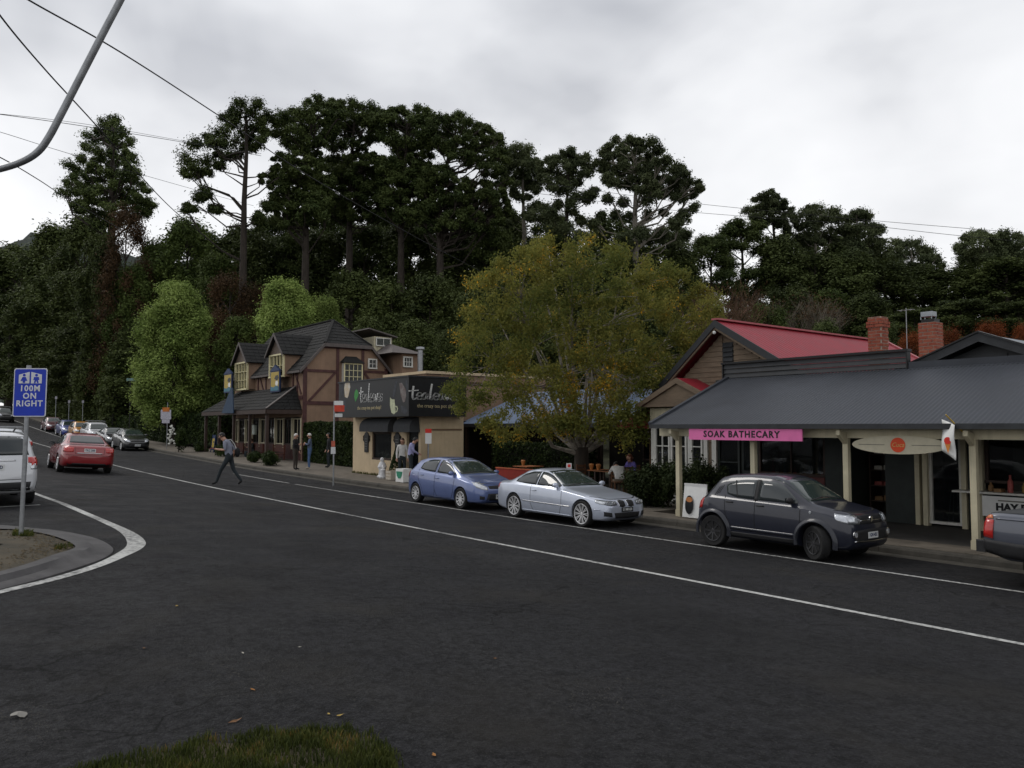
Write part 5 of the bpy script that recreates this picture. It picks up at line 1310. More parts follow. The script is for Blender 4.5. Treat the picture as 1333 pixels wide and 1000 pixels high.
def finish_hatch(c, detail=True):
    c.both('side_glass', [(.82, 1.035), (.30, 1.335), (.05, 1.405), (-.20, 1.425)], [(.80, 1.005), (.4, 1.015), (.05, 1.02), (-.20, 1.03)], carglass, nx=10)
    c.both('side_glass', [(-.30, 1.428), (-.7, 1.42), (-1.0, 1.375), (-1.20, 1.29)], [(-.30, 1.035), (-.6, 1.045), (-.95, 1.07), (-1.24, 1.12)], carglass, nx=10)
    c.patch('windscreen', 'F', [(-.54, 1.435), (0, 1.465), (.54, 1.435)], [(-.68, 1.03), (0, 1.045), (.68, 1.03)], screenglass, nx=14, ny=6)
    c.patch('rear_glass', 'B', [(-.52, 1.38), (0, 1.40), (.52, 1.38)], [(-.60, 1.09), (0, 1.08), (.60, 1.09)], carglass, nx=10)
    for sg in (-1, 1):
        c.patch('headlight', 'F', [(sg*.46, .70), (sg*.62, .79), (sg*.74, .83)], [(sg*.46, .60), (sg*.62, .62), (sg*.755, .68)], lampglass, off=.008)
        c.patch('tail_light', 'B', [(sg*.55, 1.0), (sg*.75, 1.02)], [(sg*.55, .80), (sg*.78, .80)], taillamp, off=.008)
        c.patch('fog_lamp', 'F', [(sg*.58, .42), (sg*.70, .44)], [(sg*.58, .33), (sg*.70, .34)], plastic, off=.006)
    for v in ('L', 'R'): c.patch('headlight', v, [(1.99, .755), (1.70, .86)], [(1.99, .66), (1.75, .76)], lampglass, off=.008); c.patch('tail_light', v, [(-1.80, 1.02), (-1.98, 1.0)], [(-1.84, .84), (-2.03, .82)], taillamp, off=.008)
    c.patch('grille', 'F', [(-.42, .72), (0, .735), (.42, .72)], [(-.40, .64), (0, .63), (.40, .64)], plastic, off=.006)
    c.patch('lower_grille', 'F', [(-.46, .50), (0, .50), (.46, .50)], [(-.52, .30), (0, .29), (.52, .30)], plastic, off=.006)
    for pts in ([(.86, .93), (.82, .5), (.70, .28), (-.1, .27), (-.24, .5), (-.25, 1.43)], [(-.25, .98), (-.24, .4), (-.30, .27), (-.92, .28), (-1.02, .55), (-1.22, .78), (-1.28, 1.1)]):
        for v in ('L', 'R'): c.line('door_seam', v, pts, .010, seam)
    c.line('bonnet_seam', 'F', [(-.74, .88), (-.5, .79), (0, .765), (.5, .79), (.74, .88)], .010, seam)
    c.handles([(-.10, .86), (-1.02, .92)], c.p); c.mirrors(.72, 1.03, c.p)
    for sg in (-1, 1): c.line('wiper', 'F', [(sg*.55-.05, 1.05), (sg*.05, 1.10)], .014, plastic, .015)
def finish_coupe(c):
    c.both('side_glass', [(.58, .965), (.10, 1.205), (-.10, 1.265), (-.32, 1.29)], [(.56, .925), (.2, .93), (-.1, .935), (-.32, .94)], carglass, nx=10)
    c.both('side_glass', [(-.35, 1.29), (-.7, 1.275), (-1.0, 1.20), (-1.22, 1.06)], [(-.35, .942), (-.7, .95), (-1.0, .965), (-1.26, .985)], carglass, nx=10)
    c.patch('windscreen', 'F', [(-.50, 1.30), (0, 1.33), (.50, 1.30)], [(-.68, .945), (0, .955), (.68, .945)], screenglass, nx=14, ny=6)
    c.patch('rear_glass', 'B', [(-.48, 1.28), (0, 1.30), (.48, 1.28)], [(-.58, 1.04), (0, 1.03), (.58, 1.04)], carglass, nx=10)
    for sg in (-1, 1):
        c.patch('headlight', 'F', [(sg*.33, .655), (sg*.55, .675), (sg*.73, .70)], [(sg*.33, .565), (sg*.55, .555), (sg*.745, .60)], pm('headlamp_dark', (0.10, 0.11, 0.12), 0.1, metal=.3, coat=1.0), off=.008)
        for q in (.43, .58):
            a = np.linspace(0, math.pi, 9); r_ = c.proj('F', sg*q, .615)
            b = MB(); b.lathe([(.055, 0), (.058, .012), (.045, .018), (.0, .02)], (r_[0].x+.002, r_[0].y, r_[0].z), 'x', 14); b.build('lamp_ring', lampglass, c.root, smooth=True)
        # paired rounded grilles
        c.patch('grille', 'F', [(sg*.05, .655), (sg*.15, .668), (sg*.255, .655)], [(sg*.06, .545), (sg*.15, .528), (sg*.24, .545)], plastic, off=.012, nx=10)
        c.patch('grille_surround', 'F', [(sg*.035, .665), (sg*.15, .682), (sg*.27, .665)], [(sg*.045, .535), (sg*.15, .514), (sg*.255, .535)], chrome, off=.006, nx=10)
        c.patch('fog_lamp', 'F', [(sg*.52, .39), (sg*.70, .42)], [(sg*.50, .29), (sg*.70, .31)], plastic, off=.007)
        c.patch('tail_light', 'B', [(sg*.42, .90), (sg*.75, .92)], [(sg*.42, .76), (sg*.76, .75)], taillamp, off=.008)
    for v in ('L', 'R'): c.patch('headlight', v, [(2.12, .655), (1.86, .695)], [(2.12, .585), (1.92, .625)], lampglass, off=.008); c.patch('tail_light', v, [(-1.98, .90), (-2.16, .88)], [(-2.0, .78), (-2.18, .76)], taillamp, off=.008)
    c.patch('lower_grille', 'F', [(-.44, .385), (0, .385), (.44, .385)], [(-.40, .255), (0, .245), (.40, .255)], plastic, off=.007)
    for v in ('L', 'R'):
        c.line('door_seam', v, [(.72, .90), (.74, .5), (.66, .25), (-.38, .245), (-.50, .45), (-.52, .93)], .010, seam)
        c.line('side_trim', v, [(1.08, .475), (-.85, .505)], .022, chrome, .010)
        c.line('side_trim', v, [(2.05, .46), (1.88, .465)], .022, c.p, .010)
        c.line('sill_line', v, [(1.10, .245), (-.86, .26)], .014, c.p, .014)
    c.line('bonnet_seam', 'F', [(-.72, .76), (-.4, .705), (0, .70), (.4, .705), (.72, .76)], .009, seam)
    c.handles([(-.36, .80)], c.p); c.mirrors(.50, .955, c.p)
    for sg in (-1, 1): c.line('wiper', 'F', [(sg*.5-.05, .965), (sg*.05, 1.0)], .014, plastic, .015)
    c.plate('F', .455, 'S1 MM 620', pm('plate_black', (0.015, 0.015, 0.016), .5), platew, w=.40, h=.11)
def finish_mini(c):
    c.both('side_glass', [(.72, 1.10), (.40, 1.36), (.20, 1.455), (-.20, 1.475)], [(.70, 1.055), (.4, 1.06), (.1, 1.065), (-.20, 1.07)], carglass, nx=10)
    c.both('side_glass', [(-.30, 1.475), (-.6, 1.468), (-.86, 1.435), (-1.05, 1.33)], [(-.30, 1.075), (-.5, 1.08), (-.75, 1.095), (-.98, 1.15)], carglass, nx=10)
    for v in ('L', 'R'): c.line('pillar_trim', v, [(-.25, 1.05), (-.25, 1.485)], .09, plastic, .0035); c.line('quarter_bar', v, [(-.70, 1.09), (-.84, 1.44)], .03, plastic, .008)
    c.patch('windscreen', 'F', [(-.56, 1.51), (0, 1.54), (.56, 1.51)], [(-.66, 1.115), (0, 1.125), (.66, 1.115)], screenglass, nx=14, ny=6)
    c.patch('rear_glass', 'B', [(-.48, 1.46), (0, 1.48), (.48, 1.46)], [(-.52, 1.12), (0, 1.12), (.52, 1.12)], carglass, nx=10)
    for sg in (-1, 1):
        c.patch('headlight', 'F', [(sg*.42, .90), (sg*.6, .915), (sg*.71, .92)], [(sg*.42, .74), (sg*.6, .735), (sg*.73, .76)], pm('headlamp_dark', (0.10, 0.11, 0.12), 0.1, metal=.3, coat=1.0), off=.008)
        c.patch('daytime_lamp', 'F', [(sg*.47, .88), (sg*.68, .895)], [(sg*.48, .76), (sg*.68, .775)], lampglass, off=.012)
        r_ = c.proj('F', sg*.60, .55)
        b = MB(); b.lathe([(.075, 0), (.075, .015), (.055, .02)], (r_[0].x-.004, r_[0].y, r_[0].z), 'x', 16); b.build('fog_surround', chrome, c.root)
        b = MB(); b.lathe([(.05, .012), (.05, .022), (0, .024)], (r_[0].x, r_[0].y, r_[0].z), 'x', 14); b.build('fog_lamp', lampglass, c.root)
        c.patch('tail_light', 'B', [(sg*.56, 1.02), (sg*.70, 1.02)], [(sg*.56, .78), (sg*.73, .78)], taillamp, off=.008)
    for v in ('L', 'R'):
        c.patch('headlight', v, [(1.74, .90), (1.48, .93)], [(1.75, .76), (1.56, .80)], lampglass, off=.009)
        c.patch('tail_light', v, [(-1.58, 1.04), (-1.71, 1.0)], [(-1.64, .80), (-1.78, .80)], taillamp, off=.009)
    c.patch('grille', 'F', [(-.42, .895), (0, .905), (.42, .895)], [(-.42, .74), (0, .735), (.42, .74)], plastic, off=.006)
    c.line('grille_bar', 'F', [(-.40, .80), (.40, .80)], .018, chrome, .012)
    r_ = c.proj('F', 0, .82); b = MB(); b.lathe([(.055, 0), (.055, .02), (0, .022)], (r_[0].x, 0, .82), 'x', 14); b.build('badge', chrome, c.root)
    c.patch('bumper_trim', 'F', [(-.62, .62), (0, .64), (.62, .62)], [(-.60, .40), (0, .38), (.60, .40)], plastic, off=.006, nx=12)
    c.line('bumper_strip', 'F', [(-.62, .42), (0, .40), (.62, .42)], .03, chrome, .012)
    # flared arches
    for ax in (c.sp['fa'], c.sp['rax']):
        for sg in (-1, 1):
            b = MB(); n = 18; pr = [(.383, 0), (.383, .038), (.405, .047), (.455, .030), (.475, 0)]
            for i in range(n+1):
                a = R(-12)+(math.pi+R(24))*i/n
                for rr, dy in pr:
                    z = c.sp['r']+.01+rr*math.sin(a); x = ax+rr*math.cos(a)
                    h = c.proj('L', x, max(z, .34)); y = h[0].y if h else c.sp['W']/2
                    b.v.append((x, sg*(max(min(y, .84), .80)+dy-.004), z))
            k = len(pr)
            for i in range(n):
                for j in range(k-1): b.f.append((i*k+j, i*k+j+1, (i+1)*k+j+1, (i+1)*k+j)); b.m.append(0)
            b.build('wheel_arch', pm('arch_paint', (0.026, 0.028, 0.036), 0.4, metal=.1, var=.08, coat=.3), c.root, smooth=True)
    for v in ('L', 'R'):
        c.line('door_seam', v, [(.80, 1.0), (.80, .6), (.66, .40), (-.20, .40), (-.25, .6), (-.25, 1.06)], .011, seam)
        c.line('door_seam', v, [(-.29, .42), (-.80, .42), (-.98, .72), (-1.02, 1.12)], .011, seam)
        c.patch('sill_trim', v, [(.72, .36), (-.92, .37)], [(.72, .27), (-.92, .28)], plastic, off=.012)
        c.line('sill_highlight', v, [(.70, .44), (-.86, .455)], .05, c.p, .016)
        for k in range(3): c.line('pillar_slot', v, [(-1.12-.05*k, 1.33-.02*k), (-1.20-.05*k, 1.15-.02*k)], .012, seam, .004)
        r_ = c.proj(v, 1.02, .92); b = MB(); sg = 1 if v == 'L' else -1
        b.lathe([(.03, 0), (.03, .01*sg), (0, .012*sg)], (r_[0].x, r_[0].y, r_[0].z), 'y', 10); b.build('side_repeater', lampglass, c.root)
    c.line('bonnet_seam', 'F', [(-.66, .985), (-.4, .955), (0, .95), (.4, .955), (.66, .985)], .010, seam)
    c.handles([(-.12, .96), (-.88, .99)], plastic); c.mirrors(.60, 1.10, plastic)
    for sg in (-1, 1): c.line('wiper', 'F', [(sg*.5-.05, 1.135), (sg*.05, 1.18)], .014, plastic, .015)
    c.plate('F', .52, '1GN 4SX', platew, signblue, w=.36, h=.12, off=.02)
def finish_sedan(c, plate='YKC 308'):
    c.both('side_glass', [(.76, .985), (.36, 1.24), (.12, 1.325), (-.22, 1.345)], [(.74, .955), (.4, .965), (.1, .97), (-.22, .98)], carglass, nx=10)
    c.both('side_glass', [(-.30, 1.345), (-.6, 1.335), (-.95, 1.26), (-1.18, 1.11)], [(-.30, .982), (-.6, .99), (-.9, 1.0), (-1.2, 1.01)], carglass, nx=10)
    c.patch('windscreen', 'F', [(-.54, 1.38), (0, 1.40), (.54, 1.38)], [(-.70, .985), (0, 1.0), (.70, .985)], screenglass, nx=14, ny=6)
    c.patch('rear_glass', 'B', [(-.52, 1.36), (0, 1.385), (.52, 1.36)], [(-.66, 1.075), (0, 1.065), (.66, 1.075)], carglass, nx=12, ny=5)
    for sg in (-1, 1):
        c.patch('headlight', 'F', [(sg*.42, .69), (sg*.74, .73)], [(sg*.42, .56), (sg*.76, .60)], lampglass, off=.008)
        c.patch('tail_light', 'B', [(sg*.50, .92), (sg*.80, .925)], [(sg*.52, .76), (sg*.82, .75)], taillamp, off=.009)
    for v in ('L', 'R'): c.patch('tail_light', v, [(-2.03, .93), (-2.24, .90)], [(-2.06, .78), (-2.26, .76)], taillamp, off=.009); c.patch('headlight', v, [(2.16, .70), (1.92, .76)], [(2.16, .60), (1.98, .66)], lampglass, off=.009)
    c.patch('grille', 'F', [(-.38, .68), (.38, .68)], [(-.36, .55), (.36, .55)], plastic, off=.006)
    c.patch('lower_grille', 'F', [(-.5, .45), (.5, .45)], [(-.5, .30), (.5, .30)], plastic, off=.006)
    c.patch('rear_valance', 'B', [(-.70, .37), (0, .37), (.70, .37)], [(-.66, .27), (0, .26), (.66, .27)], plastic, off=.006)
    c.line('boot_strip', 'B', [(-.40, .725), (.40, .725)], .026, chrome, .012)
    c.line('boot_seam', 'B', [(-.86, .66), (0, .64), (.86, .66)], .012, seam)
    c.line('boot_seam', 'B', [(-.47, .93), (-.47, .70), (0, .675), (.47, .70), (.47, .93)], .009, seam)
    for pts in ([(.80, .9), (.78, .5), (.66, .28), (-.2, .27), (-.26, .5), (-.26, 1.34)], [(-.32, .28), (-.86, .29), (-.98, .55), (-1.2, .80), (-1.24, 1.0)]):
        for v in ('L', 'R'): c.line('door_seam', v, pts, .010, seam)
    c.plate('B', .83, plate, platew, signblue)
    c.handles([(-.12, .86), (-1.05, .88)], c.p); c.mirrors(.66, .98, plastic if plate else c.p)
def finish_suv(c):
    c.both('side_glass', [(.92, 1.12), (.52, 1.42), (.30, 1.53), (-.18, 1.56)], [(.90, 1.07), (.5, 1.075), (.2, 1.08), (-.18, 1.085)], carglass, nx=10)
    c.both('side_glass', [(-.26, 1.56), (-.6, 1.56), (-.95, 1.55), (-1.12, 1.54)], [(-.26, 1.087), (-.6, 1.09), (-.9, 1.10), (-1.15, 1.11)], carglass, nx=10)
    c.both('side_glass', [(-1.20, 1.54), (-1.5, 1.52), (-1.78, 1.44)], [(-1.22, 1.115), (-1.5, 1.13), (-1.85, 1.17)], carglass, nx=8)
    c.patch('windscreen', 'F', [(-.58, 1.59), (0, 1.61), (.58, 1.59)], [(-.72, 1.13), (0, 1.14), (.72, 1.13)], screenglass, nx=14, ny=6)
    c.patch('rear_glass', 'B', [(-.56, 1.56), (0, 1.57), (.56, 1.56)], [(-.66, 1.15), (0, 1.14), (.66, 1.15)], carglass, nx=12, ny=5)
    for sg in (-1, 1):
        c.patch('headlight', 'F', [(sg*.45, .92), (sg*.74, .94)], [(sg*.45, .77), (sg*.76, .80)], lampglass, off=.008)
        c.patch('tail_light', 'B', [(sg*.64, 1.10), (sg*.82, 1.11)], [(sg*.64, .98), (sg*.84, .96)], taillamp, off=.010)
        c.patch('reverse_lamp', 'B', [(sg*.66, .97), (sg*.84, .955)], [(sg*.70, .83), (sg*.84, .83)], lampglass, off=.009)
        b = MB(); b.tube([(.3, sg*.60, 1.67), (-.1, sg*.60, 1.74), (-1.4, sg*.58, 1.73), (-1.7, sg*.58, 1.66)], .02, 6); b.build('roof_rail', plastic, c.root)
    for v in ('L', 'R'): c.patch('tail_light', v, [(-1.94, 1.12), (-2.17, 1.09)], [(-2.0, .95), (-2.24, .90)], taillamp, off=.010); c.patch('headlight', v, [(2.16, .92), (1.86, .96)], [(2.17, .80), (1.94, .84)], lampglass, off=.009)
    for x in (-.15, -1.15): MB().beam((x, -.62, 1.775), (x, .62, 1.775), .07, .03).build('roof_bar', steel, c.root)
    c.patch('grille', 'F', [(-.40, .91), (.40, .91)], [(-.38, .76), (.38, .76)], plastic, off=.006)
    c.patch('lower_grille', 'F', [(-.6, .60), (.6, .60)], [(-.6, .40), (.6, .40)], plastic, off=.006)
    c.patch('bumper_trim', 'B', [(-.84, .56), (0, .54), (.84, .56)], [(-.80, .36), (0, .36), (.80, .36)], plastic, off=.008, nx=12)
    c.line('tailgate_seam', 'B', [(-.62, 1.12), (-.60, .62), (0, .60), (.60, .62), (.62, 1.12)], .012, seam)
    c.line('tailgate_strip', 'B', [(-.40, 1.03), (.40, 1.03)], .03, chrome, .010)
    for pts in ([(.92, 1.03), (.90, .6), (.78, .40), (-.15, .39), (-.22, .6), (-.22, 1.56)], [(-.28, .40), (-.80, .40), (-.95, .72), (-1.14, .95), (-1.17, 1.55)]):
        for v in ('L', 'R'): c.line('door_seam', v, pts, .010, seam)
    c.plate('B', .88, '1KT 7PD', platew, signblue)
    c.handles([(-.08, .96), (-1.0, .98)], c.p); c.mirrors(.80, 1.10, c.p)
def finish_ute(c):
    c.both('side_glass', [(1.02, 1.20), (.70, 1.52), (.50, 1.63), (.22, 1.66)], [(1.0, 1.16), (.7, 1.165), (.22, 1.17)], carglass, nx=10)
    c.both('side_glass', [(.14, 1.66), (-.2, 1.66), (-.48, 1.62)], [(.14, 1.175), (-.2, 1.18), (-.55, 1.20)], carglass, nx=8)
    c.patch('windscreen', 'F', [(-.58, 1.70), (0, 1.72), (.58, 1.70)], [(-.72, 1.21), (0, 1.22), (.72, 1.21)], screenglass, nx=14, ny=6)
    c.patch('rear_glass', 'B', [(-.52, 1.68), (.52, 1.68)], [(-.58, 1.36), (.58, 1.36)], carglass, nx=10)
    c.patch('tonneau', 'T', [(-1.0, .80), (-2.52, .80)], [(-1.0, -.80), (-2.52, -.80)], fabricgrey, off=.012, nx=4, ny=4)
    for sg in (-1, 1):
        c.patch('headlight', 'F', [(sg*.5, .98), (sg*.78, 1.0)], [(sg*.5, .80), (sg*.8, .84)], lampglass, off=.008)
        c.patch('tail_light', 'B', [(sg*.76, 1.10), (sg*.885, 1.10)], [(sg*.76, .80), (sg*.885, .80)], taillamp, off=.012)
    for v in ('L', 'R'):
        c.patch('tail_light', v, [(-2.45, 1.06), (-2.595, 1.07)], [(-2.46, .76), (-2.595, .78)], taillamp, off=.018, nx=6)
        c.patch('indicator', v, [(-2.47, 1.13), (-2.595, 1.125)], [(-2.46, 1.075), (-2.595, 1.08)], amber, off=.018, nx=4)
        c.patch('tray_skirt', v, [(-1.92, .70), (-2.3, .72), (-2.60, .74)], [(-1.92, .46), (-2.3, .48), (-2.60, .54)], plastic, off=.022)
        c.line('tray_ridge', v, [(-.95, 1.07), (-2.42, 1.08)], .03, c.p, .012)
        c.line('door_seam', v, [(1.0, 1.1), (.98, .6), (.9, .5), (.2, .5), (.18, 1.66)], .011, seam)
        c.line('tray_seam', v, [(-.86, 1.2), (-.86, .5)], .022, seam)
    MB().box(-2.74, -2.60, -.86, .86, .52, .70).build('rear_bumper', plastic, c.root)
    MB().box(-2.75, -2.60, -.84, .84, .702, .715).build('bumper_strip', chrome, c.root)
    c.patch('grille', 'F', [(-.44, .98), (.44, .98)], [(-.42, .78), (.42, .78)], chrome, off=.006)
    c.handles([(.30, 1.02), (-.42, 1.04)], c.p); c.mirrors(.92, 1.18, c.p)

cars = {}
c = Car('parked_car', 'blue five door hatchback parked behind the silver coupe', SP['hatch'], paint('slate_blue', (0.105, 0.145, 0.31), .3), 'cars parked along the shop kerb')
finish_hatch(c); c.wheels((10, .035, 0), rimsil); c.plate('F', .40, 'WXP 914', platew, signblue); hatch = c
c = Car('parked_car', 'silver two door coupe with multi spoke wheels parked by the cafe', SP['coupe'], paint('silver_blue', (0.46, 0.50, 0.59), .4), 'cars parked along the shop kerb')
finish_coupe(c); c.wheels((10, .018, .10), rimsil); coupe = c
c = Car('parked_car', 'dark grey compact hatchback with flared arches parked at the shop verandah', SP['mini_suv'], pm('car_paint_graphite', (0.016, 0.018, 0.029), .3, metal=.1, var=.06, scale=2.5, coat=.6), 'cars parked along the shop kerb')
finish_mini(c); c.wheels((8, .035, 0), rimdark, steer=R(-24)); mini = c
c = Car('sedan_car', 'dark red sedan driving up the street', SP['sedan'], paint('dark_red', (0.22, 0.006, 0.010), .2))
finish_sedan(c); c.wheels((5, .07, 0), rimsil); sedan = c
c = Car('parked_suv', 'white estate car with roof bars parked behind the blue sign', SP['suv'], paint('white', (0.55, 0.56, 0.58), 0.0))
finish_suv(c); c.wheels((5, .06, 0), rimsil); suv = c
c = Car('parked_ute', 'dark grey utility truck with red tail lamp parked by the serving bench', SP['ute'], paint('gunmetal', (0.075, 0.082, 0.105), .4), 'cars parked along the shop kerb')
finish_ute(c); c.wheels((6, .08, 0), rimsil); ute = c

# positions: (pixel of the near wheels) -> street coordinates
def wheel_s(px, t): # s where the pixel column meets the line t
    cx_ = (px-CX)/FPX; k = t/(cx_*math.cos(ROAD)+math.sin(ROAD)); return k*(math.cos(ROAD)-cx_*math.sin(ROAD))
def park(c, px_f, px_r, t_near, down=True, dyaw=0.0, sc=.92):
    tc_ = t_near + c.sp['W']/2*sc
    sf, sr = wheel_s(px_f, t_near), wheel_s(px_r, t_near); mid = (sf+sr)/2          # mean of the two axle positions
    am = (c.sp['fa']+c.sp['rax'])/2*sc
    c.place(mid + am*(1 if down else -1), tc_, down, dyaw, sc)
park(mini, 1060, 921, 12.62, sc=.885); park(coupe, 757, 666, 12.60); park(hatch, 599, 540, 12.62)
ute.place(wheel_s(1266, 12.65)-2.70*.90, 12.65+.925*.90, True, 0, .90)
rc = on_ground(117, 617); sedan.place(-rc.x+2.35, rc.y, False, R(-2), 1.06)
suv.place(wheel_s(58, 2.62)+2.1, 2.62-.87, False, 0, .93)
# farther cars share shapes with those in front
def recolor(root, m, wheel=None):
    for ch in root.children:
        if ch.name.startswith('body'):
            ch.data = ch.data.copy(); ch.data.materials[0] = m
        elif ch.type == 'MESH' and ch.data.materials and ch.data.materials[0] and ch.data.materials[0].name.startswith('car_paint'):
            ch.data = ch.data.copy(); ch.data.materials[0] = m
for src, s_, t_, m, label, dn in [
    (hatch, 60.6, 13.45, paint('black', (0.010, 0.011, 0.013), .3), 'black hatchback parked nearest the pub hedge', True),
    (sedan, 66.4, 13.5, paint('deep_black', (0.012, 0.014, 0.018), .3), 'black sedan parked behind a black hatchback', True),
    (suv, 72.2, 13.45, paint('pearl_white', (0.60, 0.60, 0.62), 0.0), 'white estate car parked between a black sedan and a yellow hatchback', True),
    (mini, 78.4, 13.4, paint('amber_yellow', (0.52, 0.22, 0.02), .1), 'yellow hatchback parked up the street', True),
    (hatch, 84.8, 13.45, paint('royal_blue', (0.015, 0.035, 0.22), .3), 'bright blue hatchback parked behind the yellow one', True),
    (sedan, 94, 13.45, paint('maroon', (0.10, 0.010, 0.016), .3), 'maroon sedan parked in shade up the street', True),
    (suv, 112.0, 10.9, paint('charcoal', (0.02, 0.02, 0.022), .3), 'charcoal estate car coming down the far hill', True),
    (hatch, 41.0, 4.0, paint('cool_white', (0.50, 0.52, 0.55), .1), 'white hatchback driving up the street ahead of the red sedan', False)]:
    r_ = dup(src.root, label=label); recolor(r_, m); r_.name = 'parked_car' if dn and s_ < 100 else 'moving_car'
    r_['group'] = 'cars parked up the street' if s_ < 100 and dn else 'cars moving on the street'
    set_on_road(r_, s_, t_, dn, 0, src.sp); r_.scale = (1, 1, 1)
# ================================================================== trees and planting
def leaf_mesh(name, pts, outw, size, aspect, seed, bias=0.6, upb=0.25, jitter=.35):
    "many leaf-sized diamond faces at pts, turned loosely outwards"
    r_ = np.random.default_rng(seed); n = len(pts); pts = np.asarray(pts, float)
    nr = r_.normal(size=(n, 3)); nr /= np.linalg.norm(nr, axis=1)[:, None]
    nr = nr*(1-bias)+np.asarray(outw)*bias+np.array([0, 0, upb]); nr /= np.linalg.norm(nr, axis=1)[:, None]+1e-9
    t = np.cross(nr, r_.normal(size=(n, 3))); t /= np.linalg.norm(t, axis=1)[:, None]+1e-9
    b = np.cross(nr, t)
    sz = (np.asarray(size) if hasattr(size, '__len__') else size)*r_.uniform(1-jitter, 1+jitter, n)
    a = t*sz[:, None]; w = b*(sz*aspect)[:, None]; drop = nr*(sz*.18)[:, None]
    V = np.empty((n, 4, 3)); V[:, 0] = pts-a-drop; V[:, 1] = pts+w; V[:, 2] = pts+a-drop; V[:, 3] = pts-w
    me = bpy.data.meshes.new(name); me.vertices.add(4*n); me.vertices.foreach_set('co', V.reshape(-1))
    me.loops.add(4*n); me.loops.foreach_set('vertex_index', np.arange(4*n, dtype=np.int32))
    me.polygons.add(n); me.polygons.foreach_set('loop_start', np.arange(0, 4*n, 4, dtype=np.int32))
    me.update(calc_edges=True); return me
def clump_points(clumps, per, seed, shell=.5, sub=7):
    "clumps: (centre, (rx,ry,rz)) -> points and outward directions; each clump breaks up into ragged tufts"
    r_ = np.random.default_rng(seed); P = []; O = []
    for c_, rad in clumps:
        rad = np.array(rad); d0 = r_.normal(size=(sub, 3)); d0 /= np.linalg.norm(d0, axis=1)[:, None]
        tc_ = d0*(shell+(1-shell)*r_.random(sub)[:, None])*.68; n = int(per*r_.uniform(.75, 1.25))
        k = r_.integers(0, sub, n); g = r_.normal(size=(n, 3)); g /= np.linalg.norm(g, axis=1)[:, None]
        q = tc_[k]+g*(.60*r_.random(n)**.5*np.where(r_.random(n) < .22, 1.55, 1.0))[:, None]*(1+.2*r_.normal(size=n))[:, None]
        o_ = g*.6+q*.6; o_ /= np.linalg.norm(o_, axis=1)[:, None]+1e-9
        P.append(np.array(c_)+q*rad); O.append(o_)
    return np.concatenate(P), np.concatenate(O)
def in_poly(P, x, y):
    c_ = False; j = len(P)-1
    for i in range(len(P)):
        if (P[i][1] > y) != (P[j][1] > y) and x < (P[j][0]-P[i][0])*(y-P[i][1])/(P[j][1]-P[i][1])+P[i][0]: c_ = not c_
        j = i
    return c_
bark = pm('bark_dark', (0.040, 0.032, 0.026), .95, var=.35, scale=2, stretch=(4, 4, .6), bump=.5, bscale=8)
bark_pale = pm('bark_pale', (0.26, 0.24, 0.20), .9, var=.3, scale=3, stretch=(3, 3, .8), bump=.3, bscale=10, col2=(0.14, .12, .10))
m_pine = leafmat('pine_needles', (0.040, 0.060, 0.020), (0.100, 0.128, 0.040), trans=.12, scale=.35)
m_euc = leafmat('gum_leaves', (0.048, 0.062, 0.030), (0.110, 0.130, 0.060), trans=.2, scale=.35)
m_dark = leafmat('dark_foliage', (0.034, 0.047, 0.016), (0.086, 0.108, 0.034), trans=.15, scale=.3)
m_mid = leafmat('mid_foliage', (0.045, 0.066, 0.018), (0.10, 0.135, 0.036), trans=.2, scale=.3)
m_bright = leafmat('bright_foliage', (0.13, 0.19, 0.045), (0.30, 0.38, 0.11), trans=.3, scale=.5)
m_brown = leafmat('brown_foliage', (0.040, 0.026, 0.014), (0.095, 0.056, 0.028), trans=.15, scale=.4)
m_red = leafmat('autumn_red_foliage', (0.10, 0.028, 0.012), (0.22, 0.062, 0.02), trans=.25, scale=.6)
m_birch = leafmat('birch_foliage', (0.105, 0.128, 0.032), (0.245, 0.225, 0.052), (0.60, 0.33, 0.03), trans=.45, scale=.45)
m_hedge = leafmat('hedge_foliage', (0.014, 0.024, 0.009), (0.045, 0.066, 0.018), trans=.2, scale=1.2)
m_bush = leafmat('bush_foliage', (0.014, 0.022, 0.009), (0.042, 0.056, 0.020), trans=.2, scale=1.5)

